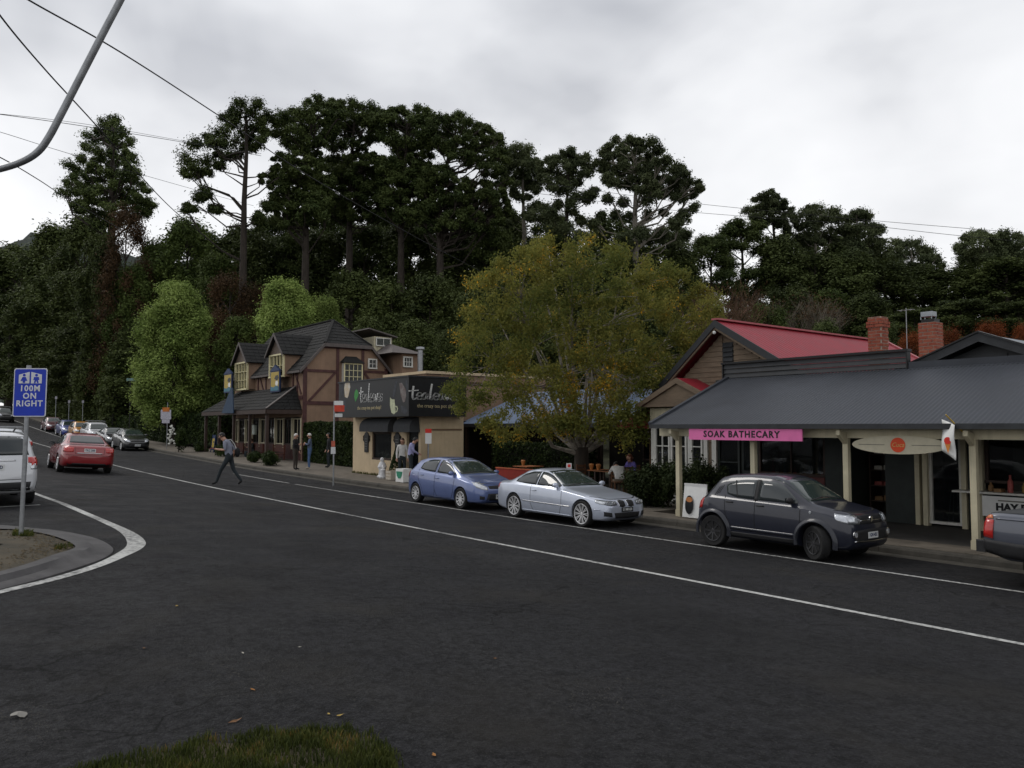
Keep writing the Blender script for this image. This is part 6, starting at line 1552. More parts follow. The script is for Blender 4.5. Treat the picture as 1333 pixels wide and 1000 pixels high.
def tree_from_clumps(name, label, base, trunk_pts, trunk_r, clumps, lmat, bmat, per, size, aspect, seed, group, bias=.55, limb_r=.35, limbs=True, upb=.25, shell=.5):
    "Empty at the base; trunk with limbs (one part), crown (one part)"
    r_ = random.Random(seed)
    root = thing(name, label, 'tree', base, 0, group)
    b = MB(); tp = [Vector(p) for p in trunk_pts]; n = len(tp)
    rr = [trunk_r*(1-.75*i/(n-1)) for i in range(n)]; rr[0] *= 1.35
    b.tube(tp, rr, 9)
    if limbs:
        for ci, (c_, rad) in enumerate(clumps):
            if ci % 5 in (1, 3): continue
            c_ = Vector(c_)
            # leave the trunk below the clump
            zt = c_.z - (Vector((c_.x, c_.y, 0))-Vector((tp[-1].x, tp[-1].y, 0))).length*r_.uniform(.15, 1.1)
            zt = max(tp[0].z+(tp[-1].z-tp[0].z)*.25, min(zt, tp[-1].z-.2))
            i = 0
            while i < n-2 and tp[i+1].z < zt: i += 1
            f = max(0, min(1, (zt-tp[i].z)/max(.01, tp[i+1].z-tp[i].z))); p0 = tp[i].lerp(tp[i+1], f)
            ln = (c_-p0).length
            if ln < .6: continue
            m1 = p0.lerp(c_, .35)+Vector((r_.uniform(-.1, .1)*ln, r_.uniform(-.1, .1)*ln, r_.uniform(-.16, .06)*ln)); m2 = p0.lerp(c_, .70)+Vector((r_.uniform(-.1, .1)*ln, r_.uniform(-.1, .1)*ln, r_.uniform(-.15, .08)*ln))
            r0 = min(rr[i]*.6, limb_r*(.35+.065*ln)*trunk_r)
            b.tube([p0, m1, m2, c_], [r0, r0*.75, r0*.5, r0*.22], 6, cap=False)
            for k in range(3):   # twigs fanning into the clump
                q = c_+Vector((r_.uniform(-1, 1)*rad[0], r_.uniform(-1, 1)*rad[1], r_.uniform(-.1, .8)*rad[2]))*.75
                b.tube([m2, m2.lerp(q, .55)+Vector((0, 0, .05*ln)), q], [r0*.4, r0*.28, r0*.12], 5, cap=False)
    b.build('trunk', bmat, root, smooth=True)
    P, O = clump_points(clumps, per, seed, shell); off = Vector(base)
    me = leaf_mesh('crown', P-np.array(off), O, size, aspect, seed+1, bias, upb); me.materials.append(lmat)
    o = link('crown', me, root)
    return root
def outline_tree(name, label, px_trunk, Z, poly, trunk_px, rpx, mat, bmat, per, size, aspect, seed, group, flat=.55, dens=1.0, trunk_r=.45, extra=(), limb_r=.35, upb=.25, bias=.55, shell=.3, low=()):
    "crown outline given as it is seen; clumps fill that outline in the tree's own depth"
    r_ = random.Random(seed); xs = [p[0] for p in poly]; ys = [p[1] for p in poly]; x0, x1, y0, y1 = min(xs), max(xs), min(ys), max(ys)
    xm = (x0+x1)/2; hw = (x1-x0)/2; cl = []; pts = []; tries = 0
    while tries < 4000:
        tries += 1
        x, y = r_.uniform(x0, x1), r_.uniform(y0, y1)
        if not in_poly(poly, x, y): continue
        rp = rpx*r_.uniform(.55, 1.25)
        if any(math.hypot(x-a, (y-b_)/flat*.8) < (rp+c_)*.62/dens for a, b_, c_ in pts): continue
        pts.append((x, y, rp))
    if low:
        lx = [p[0] for p in low]; ly = [p[1] for p in low]; t2 = 0
        while t2 < 1500:
            t2 += 1; x, y = r_.uniform(min(lx), max(lx)), r_.uniform(min(ly), max(ly)); rp = rpx*r_.uniform(.35, .9)
            if in_poly(low, x, y) and not any(math.hypot(x-a, (y-b_)*1.3) < (rp+c_)*.66 for a, b_, c_ in pts): pts.append((x, y, rp))
    for a, b_, c_ in extra:      # looser lower tiers break up into several small sprays
        for k in range(3): pts.append((a+r_.uniform(-1, 1)*c_*.9, b_+r_.uniform(-.8, .8)*c_, c_*r_.uniform(.45, .75)))
    for x, y, rp in pts:
        dep = math.sqrt(max(0.05, 1-((x-xm)/max(hw, 1))**2))*hw*Z/FPX*.8
        c_ = at(x, y, Z+r_.uniform(-dep, dep)); rm = rp*Z/FPX*1.22
        cl.append(((c_.x, c_.y, c_.z), (rm, rm, rm*flat)))
    tp = []
    for px, py in trunk_px: tp.append(at(px, py, Z))
    bx, by = tp[0].x, tp[0].y; gz_ = terrain(-bx, by)
    base = (bx, by, gz_); tp = [Vector((bx, by, gz_-.3))] + tp
    return tree_from_clumps(name, label, base, tp, trunk_r, cl, mat, bmat, per, size, aspect, seed, group, bias, limb_r, True, upb, shell)

G_PINE = 'tall pines on the wooded slope'; G_GUM = 'gum trees on the wooded slope'; G_WOOD = 'dense trees on the wooded slope'
# --- tall conifer on the left
outline_tree('conifer_tree', 'tall ragged conifer standing apart from the pine row', 145, 92,
    [(145, 154), (158, 165), (172, 185), (178, 205), (185, 235), (200, 262), (192, 285), (170, 290), (130, 292), (100, 275), (78, 246), (92, 232), (84, 212), (108, 200), (115, 178), (130, 160)],
    [(145, 300), (146, 230), (147, 160)], 10, m_pine, bark, 850, .14, .4, 21, None, flat=.8, dens=1.02, trunk_r=.55, extra=[(146, 165, 9), (148, 180, 11), (145, 158, 6)])
# --- umbrella pines
outline_tree('pine_tree', 'spreading pine with open limbs nearest the ragged conifer', 320, 76,
    [(238, 212), (246, 190), (268, 176), (284, 160), (296, 140), (318, 132), (340, 135), (352, 150), (350, 172), (340, 190), (322, 200), (300, 206), (285, 222), (262, 232), (240, 226)],
    [(317, 330), (318, 260), (321, 200), (320, 150)], 13, m_pine, bark, 850, .13, .4, 31, G_PINE, flat=.75, dens=1.0, trunk_r=.40, extra=[(262, 262, 15), (248, 270, 10), (285, 272, 10), (350, 265, 9), (340, 232, 6), (362, 225, 7), (330, 283, 9)])
def pine(seed, poly, trunk, Z, label, extra=(), dens=1.08, r_=9.5, tr=.42, low=()):
    outline_tree('pine_tree', label, trunk[0][0], Z, poly, trunk, r_, m_pine, bark, 850, .13, .4, seed, G_PINE, flat=.78, dens=dens, trunk_r=tr, extra=extra, low=low)
pine(32, [(352, 165), (362, 148), (385, 138), (410, 128), (440, 132), (448, 150), (430, 170), (418, 190), (395, 200), (372, 190)], [(398, 330), (398, 270), (402, 200), (405, 150)], 78, 'tall pine beside the open limbed pine in the row',
     [(378, 212, 12), (396, 228, 14), (372, 240, 10), (420, 225, 12), (390, 256, 16), (366, 262, 12), (415, 262, 15), (360, 285, 12)], low=[(355,205),(415,195),(430,230),(425,290),(360,295),(352,250)])
pine(33, [(420, 165), (430, 140), (455, 132), (485, 138), (500, 150), (495, 175), (478, 195), (455, 190), (435, 195)], [(455, 330), (455, 255), (458, 200), (462, 150)], 82, 'broad pine in the middle of the pine row',
     [(440, 215, 12), (430, 235, 12), (455, 228, 13), (480, 225, 15), (498, 212, 10), (468, 245, 14), (440, 262, 16), (490, 255, 12)], low=[(425,205),(490,195),(505,235),(500,285),(430,290)])
pine(34, [(485, 160), (500, 145), (525, 140), (555, 145), (572, 158), (570, 178), (550, 192), (525, 198), (505, 190)], [(522, 340), (522, 270), (528, 210), (530, 160)], 80, 'dense topped pine beside the last pine in the row',
     [(505, 215, 11), (540, 215, 12), (522, 235, 14), (500, 245, 12), (548, 245, 12), (515, 262, 15), (560, 230, 9)], low=[(492,205),(565,200),(560,240),(548,285),(500,290)])
pine(35, [(550, 165), (570, 150), (600, 150), (632, 165), (655, 182), (660, 205), (655, 225), (640, 232), (618, 215), (595, 205), (572, 200), (555, 190)], [(573, 340), (572, 285), (574, 250), (585, 200), (595, 165)], 78, 'forked pine with arching limbs nearest the slim gum',
     [(600, 255, 10), (560, 262, 14), (540, 285, 16), (618, 262, 12), (640, 250, 14), (660, 240, 10), (630, 285, 15), (655, 272, 12), (605, 290, 12)], low=[(545,215),(585,215),(600,235),(650,235),(665,270),(650,300),(545,300)])
# --- gums
def gum(seed, poly, trunk, Z, label, extra=(), dens=1.1, r_=9, tr=.32, per=900):
    outline_tree('gum_tree', label, trunk[0][0], Z, poly, trunk, r_, m_euc, bark_pale if seed % 2 else bark, per, .13, .4, seed, G_GUM, flat=.8, dens=dens, trunk_r=tr, extra=extra, upb=.1, bias=.5)
gum(41, [(652, 200), (670, 188), (690, 195), (702, 215), (705, 240), (690, 258), (668, 255), (655, 235)], [(683, 340), (681, 260), (680, 205)], 84, 'slim gum between the pine row and the broad gums', [(690, 275, 12), (665, 285, 12)])
gum(42, [(700, 215), (720, 200), (745, 195), (762, 205), (768, 225), (755, 240), (735, 250), (712, 245)], [(735, 340), (738, 270), (740, 210)], 80, 'pale limbed gum between the slim gum and the tallest gum', [(715, 268, 14), (745, 270, 16), (765, 262, 14), (730, 295, 18), (760, 300, 16), (700, 290, 14)], r_=10)
gum(43, [(775, 215), (785, 195), (805, 180), (830, 178), (850, 185), (862, 205), (880, 212), (900, 228), (915, 240), (905, 256), (885, 262), (862, 255), (840, 250), (812, 245), (790, 240)], [(828, 350), (826, 290), (828, 240), (826, 195)], 78, 'tallest broad crowned gum on the slope',
    [(800, 268, 16), (835, 275, 17), (868, 285, 16), (895, 275, 12), (780, 285, 14), (850, 310, 18), (815, 310, 18), (885, 310, 14), (908, 244, 6)], r_=9, tr=.4)
gum(44, [(972, 275), (985, 258), (1003, 248), (1020, 258), (1032, 275), (1026, 298), (1005, 290), (985, 292)], [(1008, 360), (1008, 310), (1004, 262)], 90, 'small topped gum behind the dark pine', [(1020, 312, 11)], r_=8)
gum(45, [(1030, 290), (1042, 275), (1060, 268), (1085, 275), (1095, 292), (1092, 312), (1070, 318), (1045, 315)], [(1062, 380), (1062, 330), (1060, 280)], 88, 'rounded gum above the red roof', [(1045, 335, 14), (1080, 340, 15), (1060, 362, 16)], r_=10)
gum(46, [(1098, 285), (1108, 272), (1122, 272), (1132, 285), (1148, 302), (1150, 322), (1130, 330), (1105, 318)], [(1118, 380), (1118, 330), (1115, 280)], 88, 'narrow gum with clustered heads above the red roof', [(1108, 345, 14), (1135, 350, 16), (1120, 372, 16)], r_=9)
gum(47, [(1150, 330), (1165, 315), (1190, 316), (1215, 325), (1228, 342), (1210, 355), (1180, 350)], [(1188, 400), (1188, 360), (1186, 325)], 95, 'low wide gum beyond the second chimney', [(1165, 365, 15), (1200, 370, 16), (1225, 375, 14)], r_=10)
gum(48, [(1240, 325), (1258, 308), (1280, 300), (1310, 304), (1335, 310), (1350, 330), (1330, 345), (1295, 335), (1262, 345)], [(1290, 410), (1288, 360), (1284, 312)], 85, 'flat topped gum beyond the grey gable', [(1265, 365, 13), (1300, 360, 16), (1335, 365, 16)], r_=10)

# --- generic dense trees: a few shapes, many individuals
def dense_proto(seed, nclump, mat, flat=.8, per=420, size=.30, spread=1.0, taper=.3, bare=0.0):
    "unit tree: height 1, crown half width .38"
    r_ = random.Random(seed); cl = []
    for i in range(nclump):
        z = r_.uniform(.16, .97); w = .40*spread*math.sin(math.pi*min(1, (z-.02)/.98*.86+.10))**.7*(1-taper*max(0, z-.5))
        a = r_.uniform(0, 6.283); q = w*r_.uniform(.55, 1.0); rad = r_.uniform(.09, .16)
        cl.append(((q*math.cos(a), q*math.sin(a), min(z, .93)), (rad, rad, rad*flat)))
    return cl
PROTO = {}
def make_proto(key, seed, nclump, mat, bmat, per, size, aspect=.5, **kw):
    cl = [((a[0], a[1], a[2]*2.2), (q[0], q[1], q[2]*1.6)) for a, q in dense_proto(seed, nclump, mat, **kw)]
    P, O = clump_points(cl, per*2.0, seed, .4, 12); me = leaf_mesh('crown', P, O, size*.9, aspect, seed, .55, .25); me.materials.append(mat)
    b = MB(); r_ = random.Random(seed); b.tube([(0, 0, -.05), (.01, 0, .66), (0, .01, 1.3), (0, 0, 1.95)], [.036, .028, .018, .005], 7)
    for c_, rad in cl[::2]:
        c_ = Vector(c_); z = max(.2, c_.z-.25); b.tube([(0, 0, z), Vector((0, 0, z)).lerp(c_, .5)+Vector((0, 0, -.01)), c_], [.009, .006, .002], 5, cap=False)
    t_ = bpy.data.meshes.new('trunk'); t_.from_pydata(b.v, [], b.f); t_.materials.append(bmat); smooth_mesh(t_)
    PROTO[key] = (me, t_)
make_proto('dark1', 101, 62, m_dark, bark, 330, .019); make_proto('dark2', 102, 70, m_dark, bark, 300, .019, flat=.6, taper=.6)
make_proto('mid1', 103, 66, m_mid, bark, 330, .018); make_proto('pine1', 104, 55, m_pine, bark, 360, .019, aspect=.3, flat=.45)
make_proto('brown1', 105, 46, m_brown, bark, 230, .016, aspect=.4); make_proto('bright1', 106, 150, m_bright, bark, 330, .015, flat=.8, spread=.98, taper=.15)
make_proto('cedar1', 107, 60, m_dark, bark, 360, .017, aspect=.3, flat=.28, taper=.7); make_proto('red1', 108, 90, m_red, bark, 120, .012, aspect=.5, spread=1.25, flat=.9)
make_proto('mid2', 109, 60, m_mid, bark, 330, .018, flat=.7, taper=.5)
NAMES = {'dark': ('evergreen_tree', 'dark evergreen tree'), 'mid': ('leafy_tree', 'mid green leafy tree'), 'pine': ('pine_tree', 'dense dark pine'), 'brown': ('autumn_tree', 'brown autumn tree'), 'bright': ('bright_tree', 'bright green bushy tree'), 'cedar': ('cedar_tree', 'dark layered cedar'), 'red': ('autumn_tree', 'rust red autumn tree')}
rt_ = random.Random(77)
def stand(key, px, top, Z, wpx, label, group=G_WOOD, sink=0.0, jit=0.0):
    p = at(px, top, Z); gz_ = terrain(-p.x, p.y)-sink; h = p.z-gz_; w = wpx*Z/FPX/.80
    k = key.rstrip('0123456789'); nm = NAMES[k][0]
    root = thing(nm, label, 'tree', (p.x, p.y, gz_), rt_.uniform(0, 6.28), group, off=False)
    root.scale = (w, w, h/2.2); me, t_ = PROTO[key]; link('trunk', t_, root); link('crown', me, root); return root
REG = [(200, 'above the cars parked up the street'), (340, 'among the trees beyond the pub hedge'), (660, 'below the tall pine row behind the pub'), (930, 'behind the birch and below the gums'), (1170, 'above the red roof'), (9999, 'beyond the chimneys and grey gable')]
def S(key, px, top, Z, w):
    k = key.rstrip('0123456789'); reg = next(r for lim, r in REG if px < lim); far = 'farther ' if Z > 90 and px > 200 else ''
    if k == 'red': reg = 'behind the grey gable'
    return stand(key, px, top, Z, w, far+NAMES[k][1]+' '+reg, (far+NAMES[k][1]+'s '+reg))
for a in [('dark1', -10, 335, 150, 130), ('dark2', 30, 318, 140, 120), ('dark1', 75, 290, 125, 110), ('dark2', 112, 275, 115, 95), ('pine1', 15, 380, 125, 120), ('dark1', 60, 360, 112, 100), ('dark2', 100, 350, 104, 95),
          ('dark1', 150, 360, 98, 90), ('dark2', 25, 440, 150, 110), ('dark1', 62, 450, 120, 80), ('dark2', 105, 425, 96, 85), ('dark1', 140, 430, 88, 80), ('dark2', 178, 420, 82, 80), ('dark1', -30, 420, 170, 150),
          ('brown1', 165, 268, 84, 75), ('dark1', 135, 300, 86, 70), ('brown1', 195, 330, 95, 75), ('mid1', 245, 280, 88, 105), ('mid2', 205, 312, 92, 80), ('mid1', 175, 345, 84, 70), ('mid2', 285, 330, 80, 80),
          ('brown1', 300, 352, 72, 75), ('brown1', 275, 405, 66, 55), ('brown1', 335, 370, 74, 55), ('dark2', 330, 300, 84, 90), ('pine1', 375, 300, 86, 100), ('dark1', 420, 300, 88, 110), ('pine1', 475, 285, 88, 115), ('dark2', 535, 285, 86, 115),
          ('dark1', 595, 295, 84, 110), ('pine1', 640, 290, 82, 100), ('dark2', 455, 350, 72, 100), ('dark1', 510, 365, 68, 100), ('dark2', 560, 355, 66, 100), ('dark1', 610, 370, 64, 95), ('dark2', 480, 410, 60, 70), ('dark1', 540, 415, 58, 80), ('dark2', 590, 425, 54, 70), ('dark1', 640, 430, 52, 80),
          ('dark1', 690, 310, 80, 100), ('mid2', 725, 300, 84, 90), ('dark2', 770, 320, 76, 110), ('dark1', 830, 320, 80, 110), ('dark2', 880, 320, 82, 90), ('dark1', 660, 360, 66, 90),
          ('pine1', 925, 300, 84, 95), ('pine1', 965, 280, 86, 110), ('dark2', 1010, 305, 84, 95), ('dark1', 1060, 325, 82, 100), ('dark2', 1105, 325, 80, 100), ('dark1', 1150, 335, 84, 100), ('dark2', 1200, 345, 86, 100), ('dark1', 1250, 345, 84, 110), ('dark2', 1310, 335, 80, 110), ('dark1', 1370, 330, 80, 120),
          ('dark1', 1030, 370, 66, 90), ('mid2', 1085, 375, 62, 80), ('dark2', 1130, 380, 60, 80), ('mid1', 1000, 395, 56, 70), ('cedar1', 1190, 395, 56, 110), ('cedar1', 1250, 382, 52, 130), ('cedar1', 1325, 385, 50, 140), ('red1', 1185, 432, 40, 50), ('red1', 1232, 426, 42, 60), ('red1', 1290, 418, 42, 60), ('red1', 1340, 420, 40, 60),
          ('dark2', 1400, 380, 60, 130), ('pine1', 350, 268, 95, 90), ('dark1', 395, 272, 98, 90), ('pine1', 440, 262, 100, 100), ('dark2', 500, 268, 98, 100), ('pine1', 555, 272, 98, 100), ('dark1', 615, 268, 96, 100), ('dark2', 665, 278, 95, 90), ('pine1', 720, 272, 95, 90), ('dark1', 800, 278, 95, 110), ('pine1', 870, 290, 95, 100), ('dark1', 1040, 300, 100, 90), ('dark2', 1095, 305, 100, 90), ('dark1', 1140, 318, 98, 90), ('dark2', 1280, 325, 98, 110), ('dark1', 1340, 318, 96, 110), ('dark1', 270, 300, 96, 90), ('dark2', 310, 290, 98, 90), ('dark1', 900, 380, 62, 80), ('dark2', 850, 400, 56, 80), ('dark1', 780, 400, 56, 90), ('dark2', 710, 400, 56, 80), ('dark1', 1150, 420, 48, 60), ('dark2', 1075, 415, 46, 60)]: S(*a)
stand('bright1', 230, 364, 63, 96, 'tall bright green bushy tree beside the pub hedge', None)
stand('bright1', 375, 362, 64, 90, 'bright green bushy tree rising behind the pub roof', None)
stand('bright1', 425, 385, 66, 62, 'small bright green tree beside the larger one behind the pub roof', None)
stand('mid1', 310, 410, 62, 70, 'rounded green shrub tree between the bright trees beyond the pub', None)

# --- bare twiggy trees behind the red roof
def twig_tree(px, top, Z, seed, label, mat_t, leafm, spread=.55):
    p = at(px, top, Z); gz_ = terrain(-p.x, p.y); h = p.z-gz_; r_ = random.Random(seed)
    root = thing('bare_tree', label, 'tree', (p.x, p.y, gz_), 0, 'bare twiggy trees behind the red roof'); b = MB(); tips = []
    def grow(o, d, ln, rad, lev):
        q = o+d*ln; mid = o.lerp(q, .5)+Vector((r_.uniform(-1, 1), r_.uniform(-1, 1), 0))*ln*.06
        b.tube([o, mid, q], [rad, rad*.8, rad*.55], 5 if lev < 3 else 3, cap=False)
        if lev >= 5: tips.append(q); return
        for k in range(3 if lev < 4 else 2):
            nd = (d+Vector((r_.uniform(-1, 1), r_.uniform(-1, 1), r_.uniform(-.1, .7)))*spread).normalized()
            grow(q, nd, ln*r_.uniform(.62, .82), rad*.58, lev+1)
    o0 = Vector((p.x, p.y, gz_))
    for k in range(3): grow(o0+Vector((r_.uniform(-.4, .4), r_.uniform(-.4, .4), 0)), Vector((r_.uniform(-.25, .25), r_.uniform(-.25, .25), 1)).normalized(), h*.28, .14, 0)
    b.build('trunk', mat_t, root, fix=False)
    P = np.array([tuple(t+Vector((r_.uniform(-.3, .3), r_.uniform(-.3, .3), r_.uniform(-.3, .3)))) for t in tips for _ in range(2)])
    me = leaf_mesh('crown', P-np.array(root.location), np.tile([0, 0, 1.0], (len(P), 1)), .09, .4, seed, .2); me.materials.append(leafm); link('crown', me, root)
twigm = pm('reddish_twigs', (0.10, 0.055, 0.035), .9, var=.3, scale=1)
greytw = pm('grey_twigs', (0.13, 0.11, 0.085), .9, var=.3, scale=1)
twig_tree(925, 352, 52, 1, 'reddish bare tree beside the birch crown', twigm, m_brown)
twig_tree(965, 360, 56, 2, 'reddish bare tree above the red roof gable', twigm, m_brown)
twig_tree(1015, 365, 58, 3, 'grey bare tree above the middle of the red roof', greytw, m_brown)
twig_tree(1065, 372, 60, 4, 'grey bare tree near the corbelled chimney', greytw, m_brown)

# --- birch in front of the cafe
r_ = random.Random(12); ZB = 27.6
bp_ = at(757, 612, ZB); bbase = Vector((bp_.x, bp_.y, foot(-bp_.x, bp_.y)-.05))
poly = [(578, 512), (590, 492), (606, 470), (600, 425), (615, 385), (628, 352), (655, 350), (662, 326), (690, 318), (702, 308), (722, 322), (752, 314), (775, 332), (800, 322), (838, 330), (848, 352), (880, 350), (898, 378), (934, 388), (945, 415), (940, 440), (905, 470), (885, 500), (890, 530), (845, 548), (790, 552), (735, 556), (690, 548), (660, 520), (635, 520), (608, 528), (586, 534)]
root = thing('birch_tree', 'large many stemmed tree with yellowing leaves in front of the cafe', 'tree', bbase)
b = MB(); cl = []; pts = []; tries = 0
while tries < 9000:
    tries += 1; x, y = r_.uniform(558, 948), r_.uniform(300, 560)
    if not in_poly(poly, x, y): continue
    rp = r_.uniform(13, 21)
    if any(math.hypot(x-a, y-b_) < (rp+c_)*.46 for a, b_, c_ in pts): continue
    pts.append((x, y, rp))
pts += [(x_, y_+r_.uniform(-6, 6), 15) for x_ in range(630, 890, 26) for y_ in (545, 562)]
for x, y, rp in pts:
    if r_.random() < .14: continue
    dm = math.sqrt(max(.04, 1-((x-752)/200)**2-((y-450)/190)**2 if (y < 450) else 1-((x-752)/200)**2))*4.6
    for k in (0, 1):
        dz_ = r_.uniform(-dm, dm) if k else -dm*r_.uniform(.6, 1.0)
        dz_ = max(dz_, -3.6)
        Zc = ZB+dz_; c_ = at(x+r_.uniform(-8, 8), y+r_.uniform(-8, 8), Zc); rm = rp*ZB/FPX
        cl.append(((c_.x, c_.y, max(c_.z, 1.2)), (rm, rm, rm*.9)))
stems = []
for (tx, ty) in [(640, 400), (665, 350), (690, 330), (712, 315), (745, 320), (775, 330), (810, 345), (850, 370), (620, 450), (890, 410), (720, 380), (690, 430), (780, 400), (840, 440)]:
    tz = ZB+r_.uniform(-2.5, 2.5); e_ = at(tx, ty, tz); k1 = bbase.lerp(e_, .25)+Vector((r_.uniform(-.2, .2), r_.uniform(-.2, .2), .3)); k2 = bbase.lerp(e_, .6)+Vector((r_.uniform(-.3, .3), r_.uniform(-.3, .3), .5))
    stems.append((k1, k2, e_))
fork = bbase+Vector((0, 0, 1.5))
b.tube([bbase+Vector((0, 0, -.2)), bbase+Vector((.03, 0, .7)), fork], [.36, .27, .24], 10)
b.build('trunk', bark, root, smooth=True)
b = MB()
for k1, k2, e_ in stems: b.tube([fork-Vector((0, 0, .25)), k1, k2, e_], [.10, .065, .038, .010], 7, cap=False)
for c_, rad in cl[::2]:
    c_ = Vector(c_); best = min((k2.lerp(e_, f) for k1, k2, e_ in stems for f in (0, .3, .6)), key=lambda q: (q-c_).length + (3 if q.z > c_.z else 0))
    b.tube([best, best.lerp(c_, .5)+Vector((0, 0, .12)), c_], [.020, .013, .005], 4, cap=False)
b.build('limbs', pm('birch_bark', (0.07, 0.06, 0.05), .8, var=.3, scale=2, col2=(0.36, 0.33, 0.28), stretch=(2, 2, 3)), root, smooth=True)
P, O = clump_points(cl, 240, 5, .35, 7); me = leaf_mesh('crown', P-np.array(bbase), O, .046, .5, 6, .3, .2); me.materials.append(m_birch); link('crown', me, root)
print('birch leaves', len(P))

# --- hedges, shrubs
def hedge(name, label, x0, x1, y0, y1, z0, z1, n, mat, seed, cat='hedge', size=.07, bump=.12):
    r2 = np.random.default_rng(seed); cx_, cy_, cz_ = (x0+x1)/2, (y0+y1)/2, z0
    root = thing(name, label, cat, (cx_, cy_, cz_))
    P = []; O = []
    areas = [((x1-x0)*(z1-z0), 0), ((x1-x0)*(y1-y0), 1), ((y1-y0)*(z1-z0), 2), ((y1-y0)*(z1-z0), 3), ((x1-x0)*(z1-z0), 4)]; tot = sum(a for a, _ in areas)
    for a, k in areas:
        m_ = int(n*a/tot); u, v_ = r2.random(m_), r2.random(m_); d = np.abs(r2.normal(size=m_))*bump-.5*bump
        d = d + .35*bump*np.sin(u*(x1-x0)*2.3)*np.cos(v_*5)
        if k in (0, 4): yy = y0+d if k == 0 else y1-d; p = np.stack([x0+u*(x1-x0), yy, z0+v_*(z1-z0)], 1); o_ = np.tile([0, -1.0 if k == 0 else 1.0, .2], (m_, 1))
        elif k == 1: p = np.stack([x0+u*(x1-x0), y0+v_*(y1-y0), z1-d], 1); o_ = np.tile([0, 0, 1.0], (m_, 1))
        else: xx = x0+d if k == 2 else x1-d; p = np.stack([xx, y0+u*(y1-y0), z0+v_*(z1-z0)], 1); o_ = np.tile([-1.0 if k == 2 else 1.0, 0, .2], (m_, 1))
        P.append(p); O.append(o_)
    P = np.concatenate(P); O = np.concatenate(O)
    me = leaf_mesh('foliage', P-np.array([cx_, cy_, cz_]), O, size, .5, seed, .45); me.materials.append(mat); link('foliage', me, root)
    b = MB(); ins = bump*1.2; b.box(x0+ins, x1-ins, y0+ins, y1-ins, z0, z1-ins); b.build('twig_core', pm('hedge_core', (0.012, 0.012, 0.008), .95), root)
    return root
hedge('clipped_hedge', 'tall dark clipped hedge between the pub and the tea shop', -42.5, -33.6, 18.4, 19.4, foot(38, 18), 1.85, 26000, m_hedge, 51)
hedge('roadside_hedge', 'long dark hedge along the footpath up the street from the pub', -86, -55.0, 17.9, 19.6, foot(68, 17), foot(68, 17)+2.2, 34000, m_hedge, 52, bump=.25, size=.10)
hedge('roadside_hedge', 'overgrown hedge on the rising footpath beyond the parked cars', -150, -87, 17.2, 20.0, foot(110, 17)-1.5, foot(110, 17)+3.4, 26000, m_dark, 53, bump=.5, size=.2)
hedge('garden_hedge', 'dark hedge in front of the cafe wall beside the tea shop', -26.8, -21.0, 19.9, 20.3, CZ, CZ+1.5, 9000, m_hedge, 54, size=.06)
def shrub(name, label, c_, rad, n, mat, seed, size=.05, group=None, lobes=9, cat='shrub', flat=.8):
    r2 = random.Random(seed); root = thing(name, label, cat, c_, 0, group); cl = []
    for i in range(lobes):
        a = r2.uniform(0, 6.28); q = r2.uniform(.2, .62); z = r2.uniform(.25, .75)
        cl.append(((c_[0]+rad[0]*q*math.cos(a), c_[1]+rad[1]*q*math.sin(a), c_[2]+rad[2]*z), (rad[0]*.42, rad[1]*.42, rad[2]*.34*flat/.8)))
    P, O = clump_points(cl, n//lobes, seed, .5); P[:, 2] = np.maximum(P[:, 2], c_[2]+.02)
    me = leaf_mesh('foliage', P-np.array(c_), O, size, .5, seed, .5); me.materials.append(mat); link('foliage', me, root)
    b = MB()
    for i in range(7):
        q = Vector(cl[i % lobes][0]); b.tube([Vector(c_), Vector(c_).lerp(q, .5)+Vector((0, 0, .05)), q], [.03, .02, .006], 5, cap=False)
    b.build('stems', bark, root); return root
for k, (px, py, rx_, rz_) in enumerate([(840, 660, .75, 1.15), (870, 663, .75, 1.25), (905, 655, .8, 1.35), (925, 648, .7, 1.2)]):
    p = on_t(px, py, 16.4+.35*(k % 2)); sx = -p.x
    shrub('garden_shrub', ['dark leafy shrub at the cafe end of the shop garden', 'dark leafy shrub behind the first cream post', 'taller dark shrub below the bay windows', 'dark shrub beside the weatherboard wall'][k], (p.x, p.y, foot(sx, 16)), (rx_, rx_*.9, rz_), 7000, m_bush, 60+k, size=.045)
for k, (px, py, rw_, rh) in enumerate([(292, 594, .95, .75), (346, 606, 1.0, .75), (330, 602, .6, .6), (260, 588, .8, .6)]):
    p = on_ground(px, py, FP)
    shrub('clipped_shrub', ['low rounded shrub beside the yellow pavement board', 'low rounded shrub in front of the pub bench', 'small dark shrub between two rounded shrubs', 'low straggly shrub at the hedge end of the footpath'][k], (p.x, p.y, foot(-p.x, p.y)), (rw_, rw_*.7, rh), 4200, m_hedge, 70+k, size=.05, cat='shrub')
# white flowering shrub by the road sign
p = at(233, 560, 52); shrub('flowering_shrub', 'shrub with white flower heads beside the pub hedge', (p.x, p.y, foot(-p.x, p.y)), (.7, .6, 1.6), 2500, m_hedge, 80, size=.06)
b = MB(); r2 = random.Random(2); c_ = Vector((p.x, p.y, foot(-p.x, p.y)))
root_ = thing('flower_heads', 'cluster of white flower heads on the shrub by the pub hedge', 'flowers', c_)
for i in range(34): b.ell(c_+Vector((r2.uniform(-.6, .6), -.5+r2.uniform(-.15, .1), r2.uniform(.5, 1.75))), (.07, .07, .06), 6, 4)
fo = b.build('petals', pm('petal_white', (0.55, 0.55, 0.5), .7, var=.1), root_); tag(fo, kind='stuff')
# weeds along the tea shop wall
blades('grass', [(-33, 16.55), (-29, 16.55), (-29, 16.70), (-33, 16.70)], 500, .03, .14, grassmat, 9, lambda x, y: foot(-x, y), wd=.008)
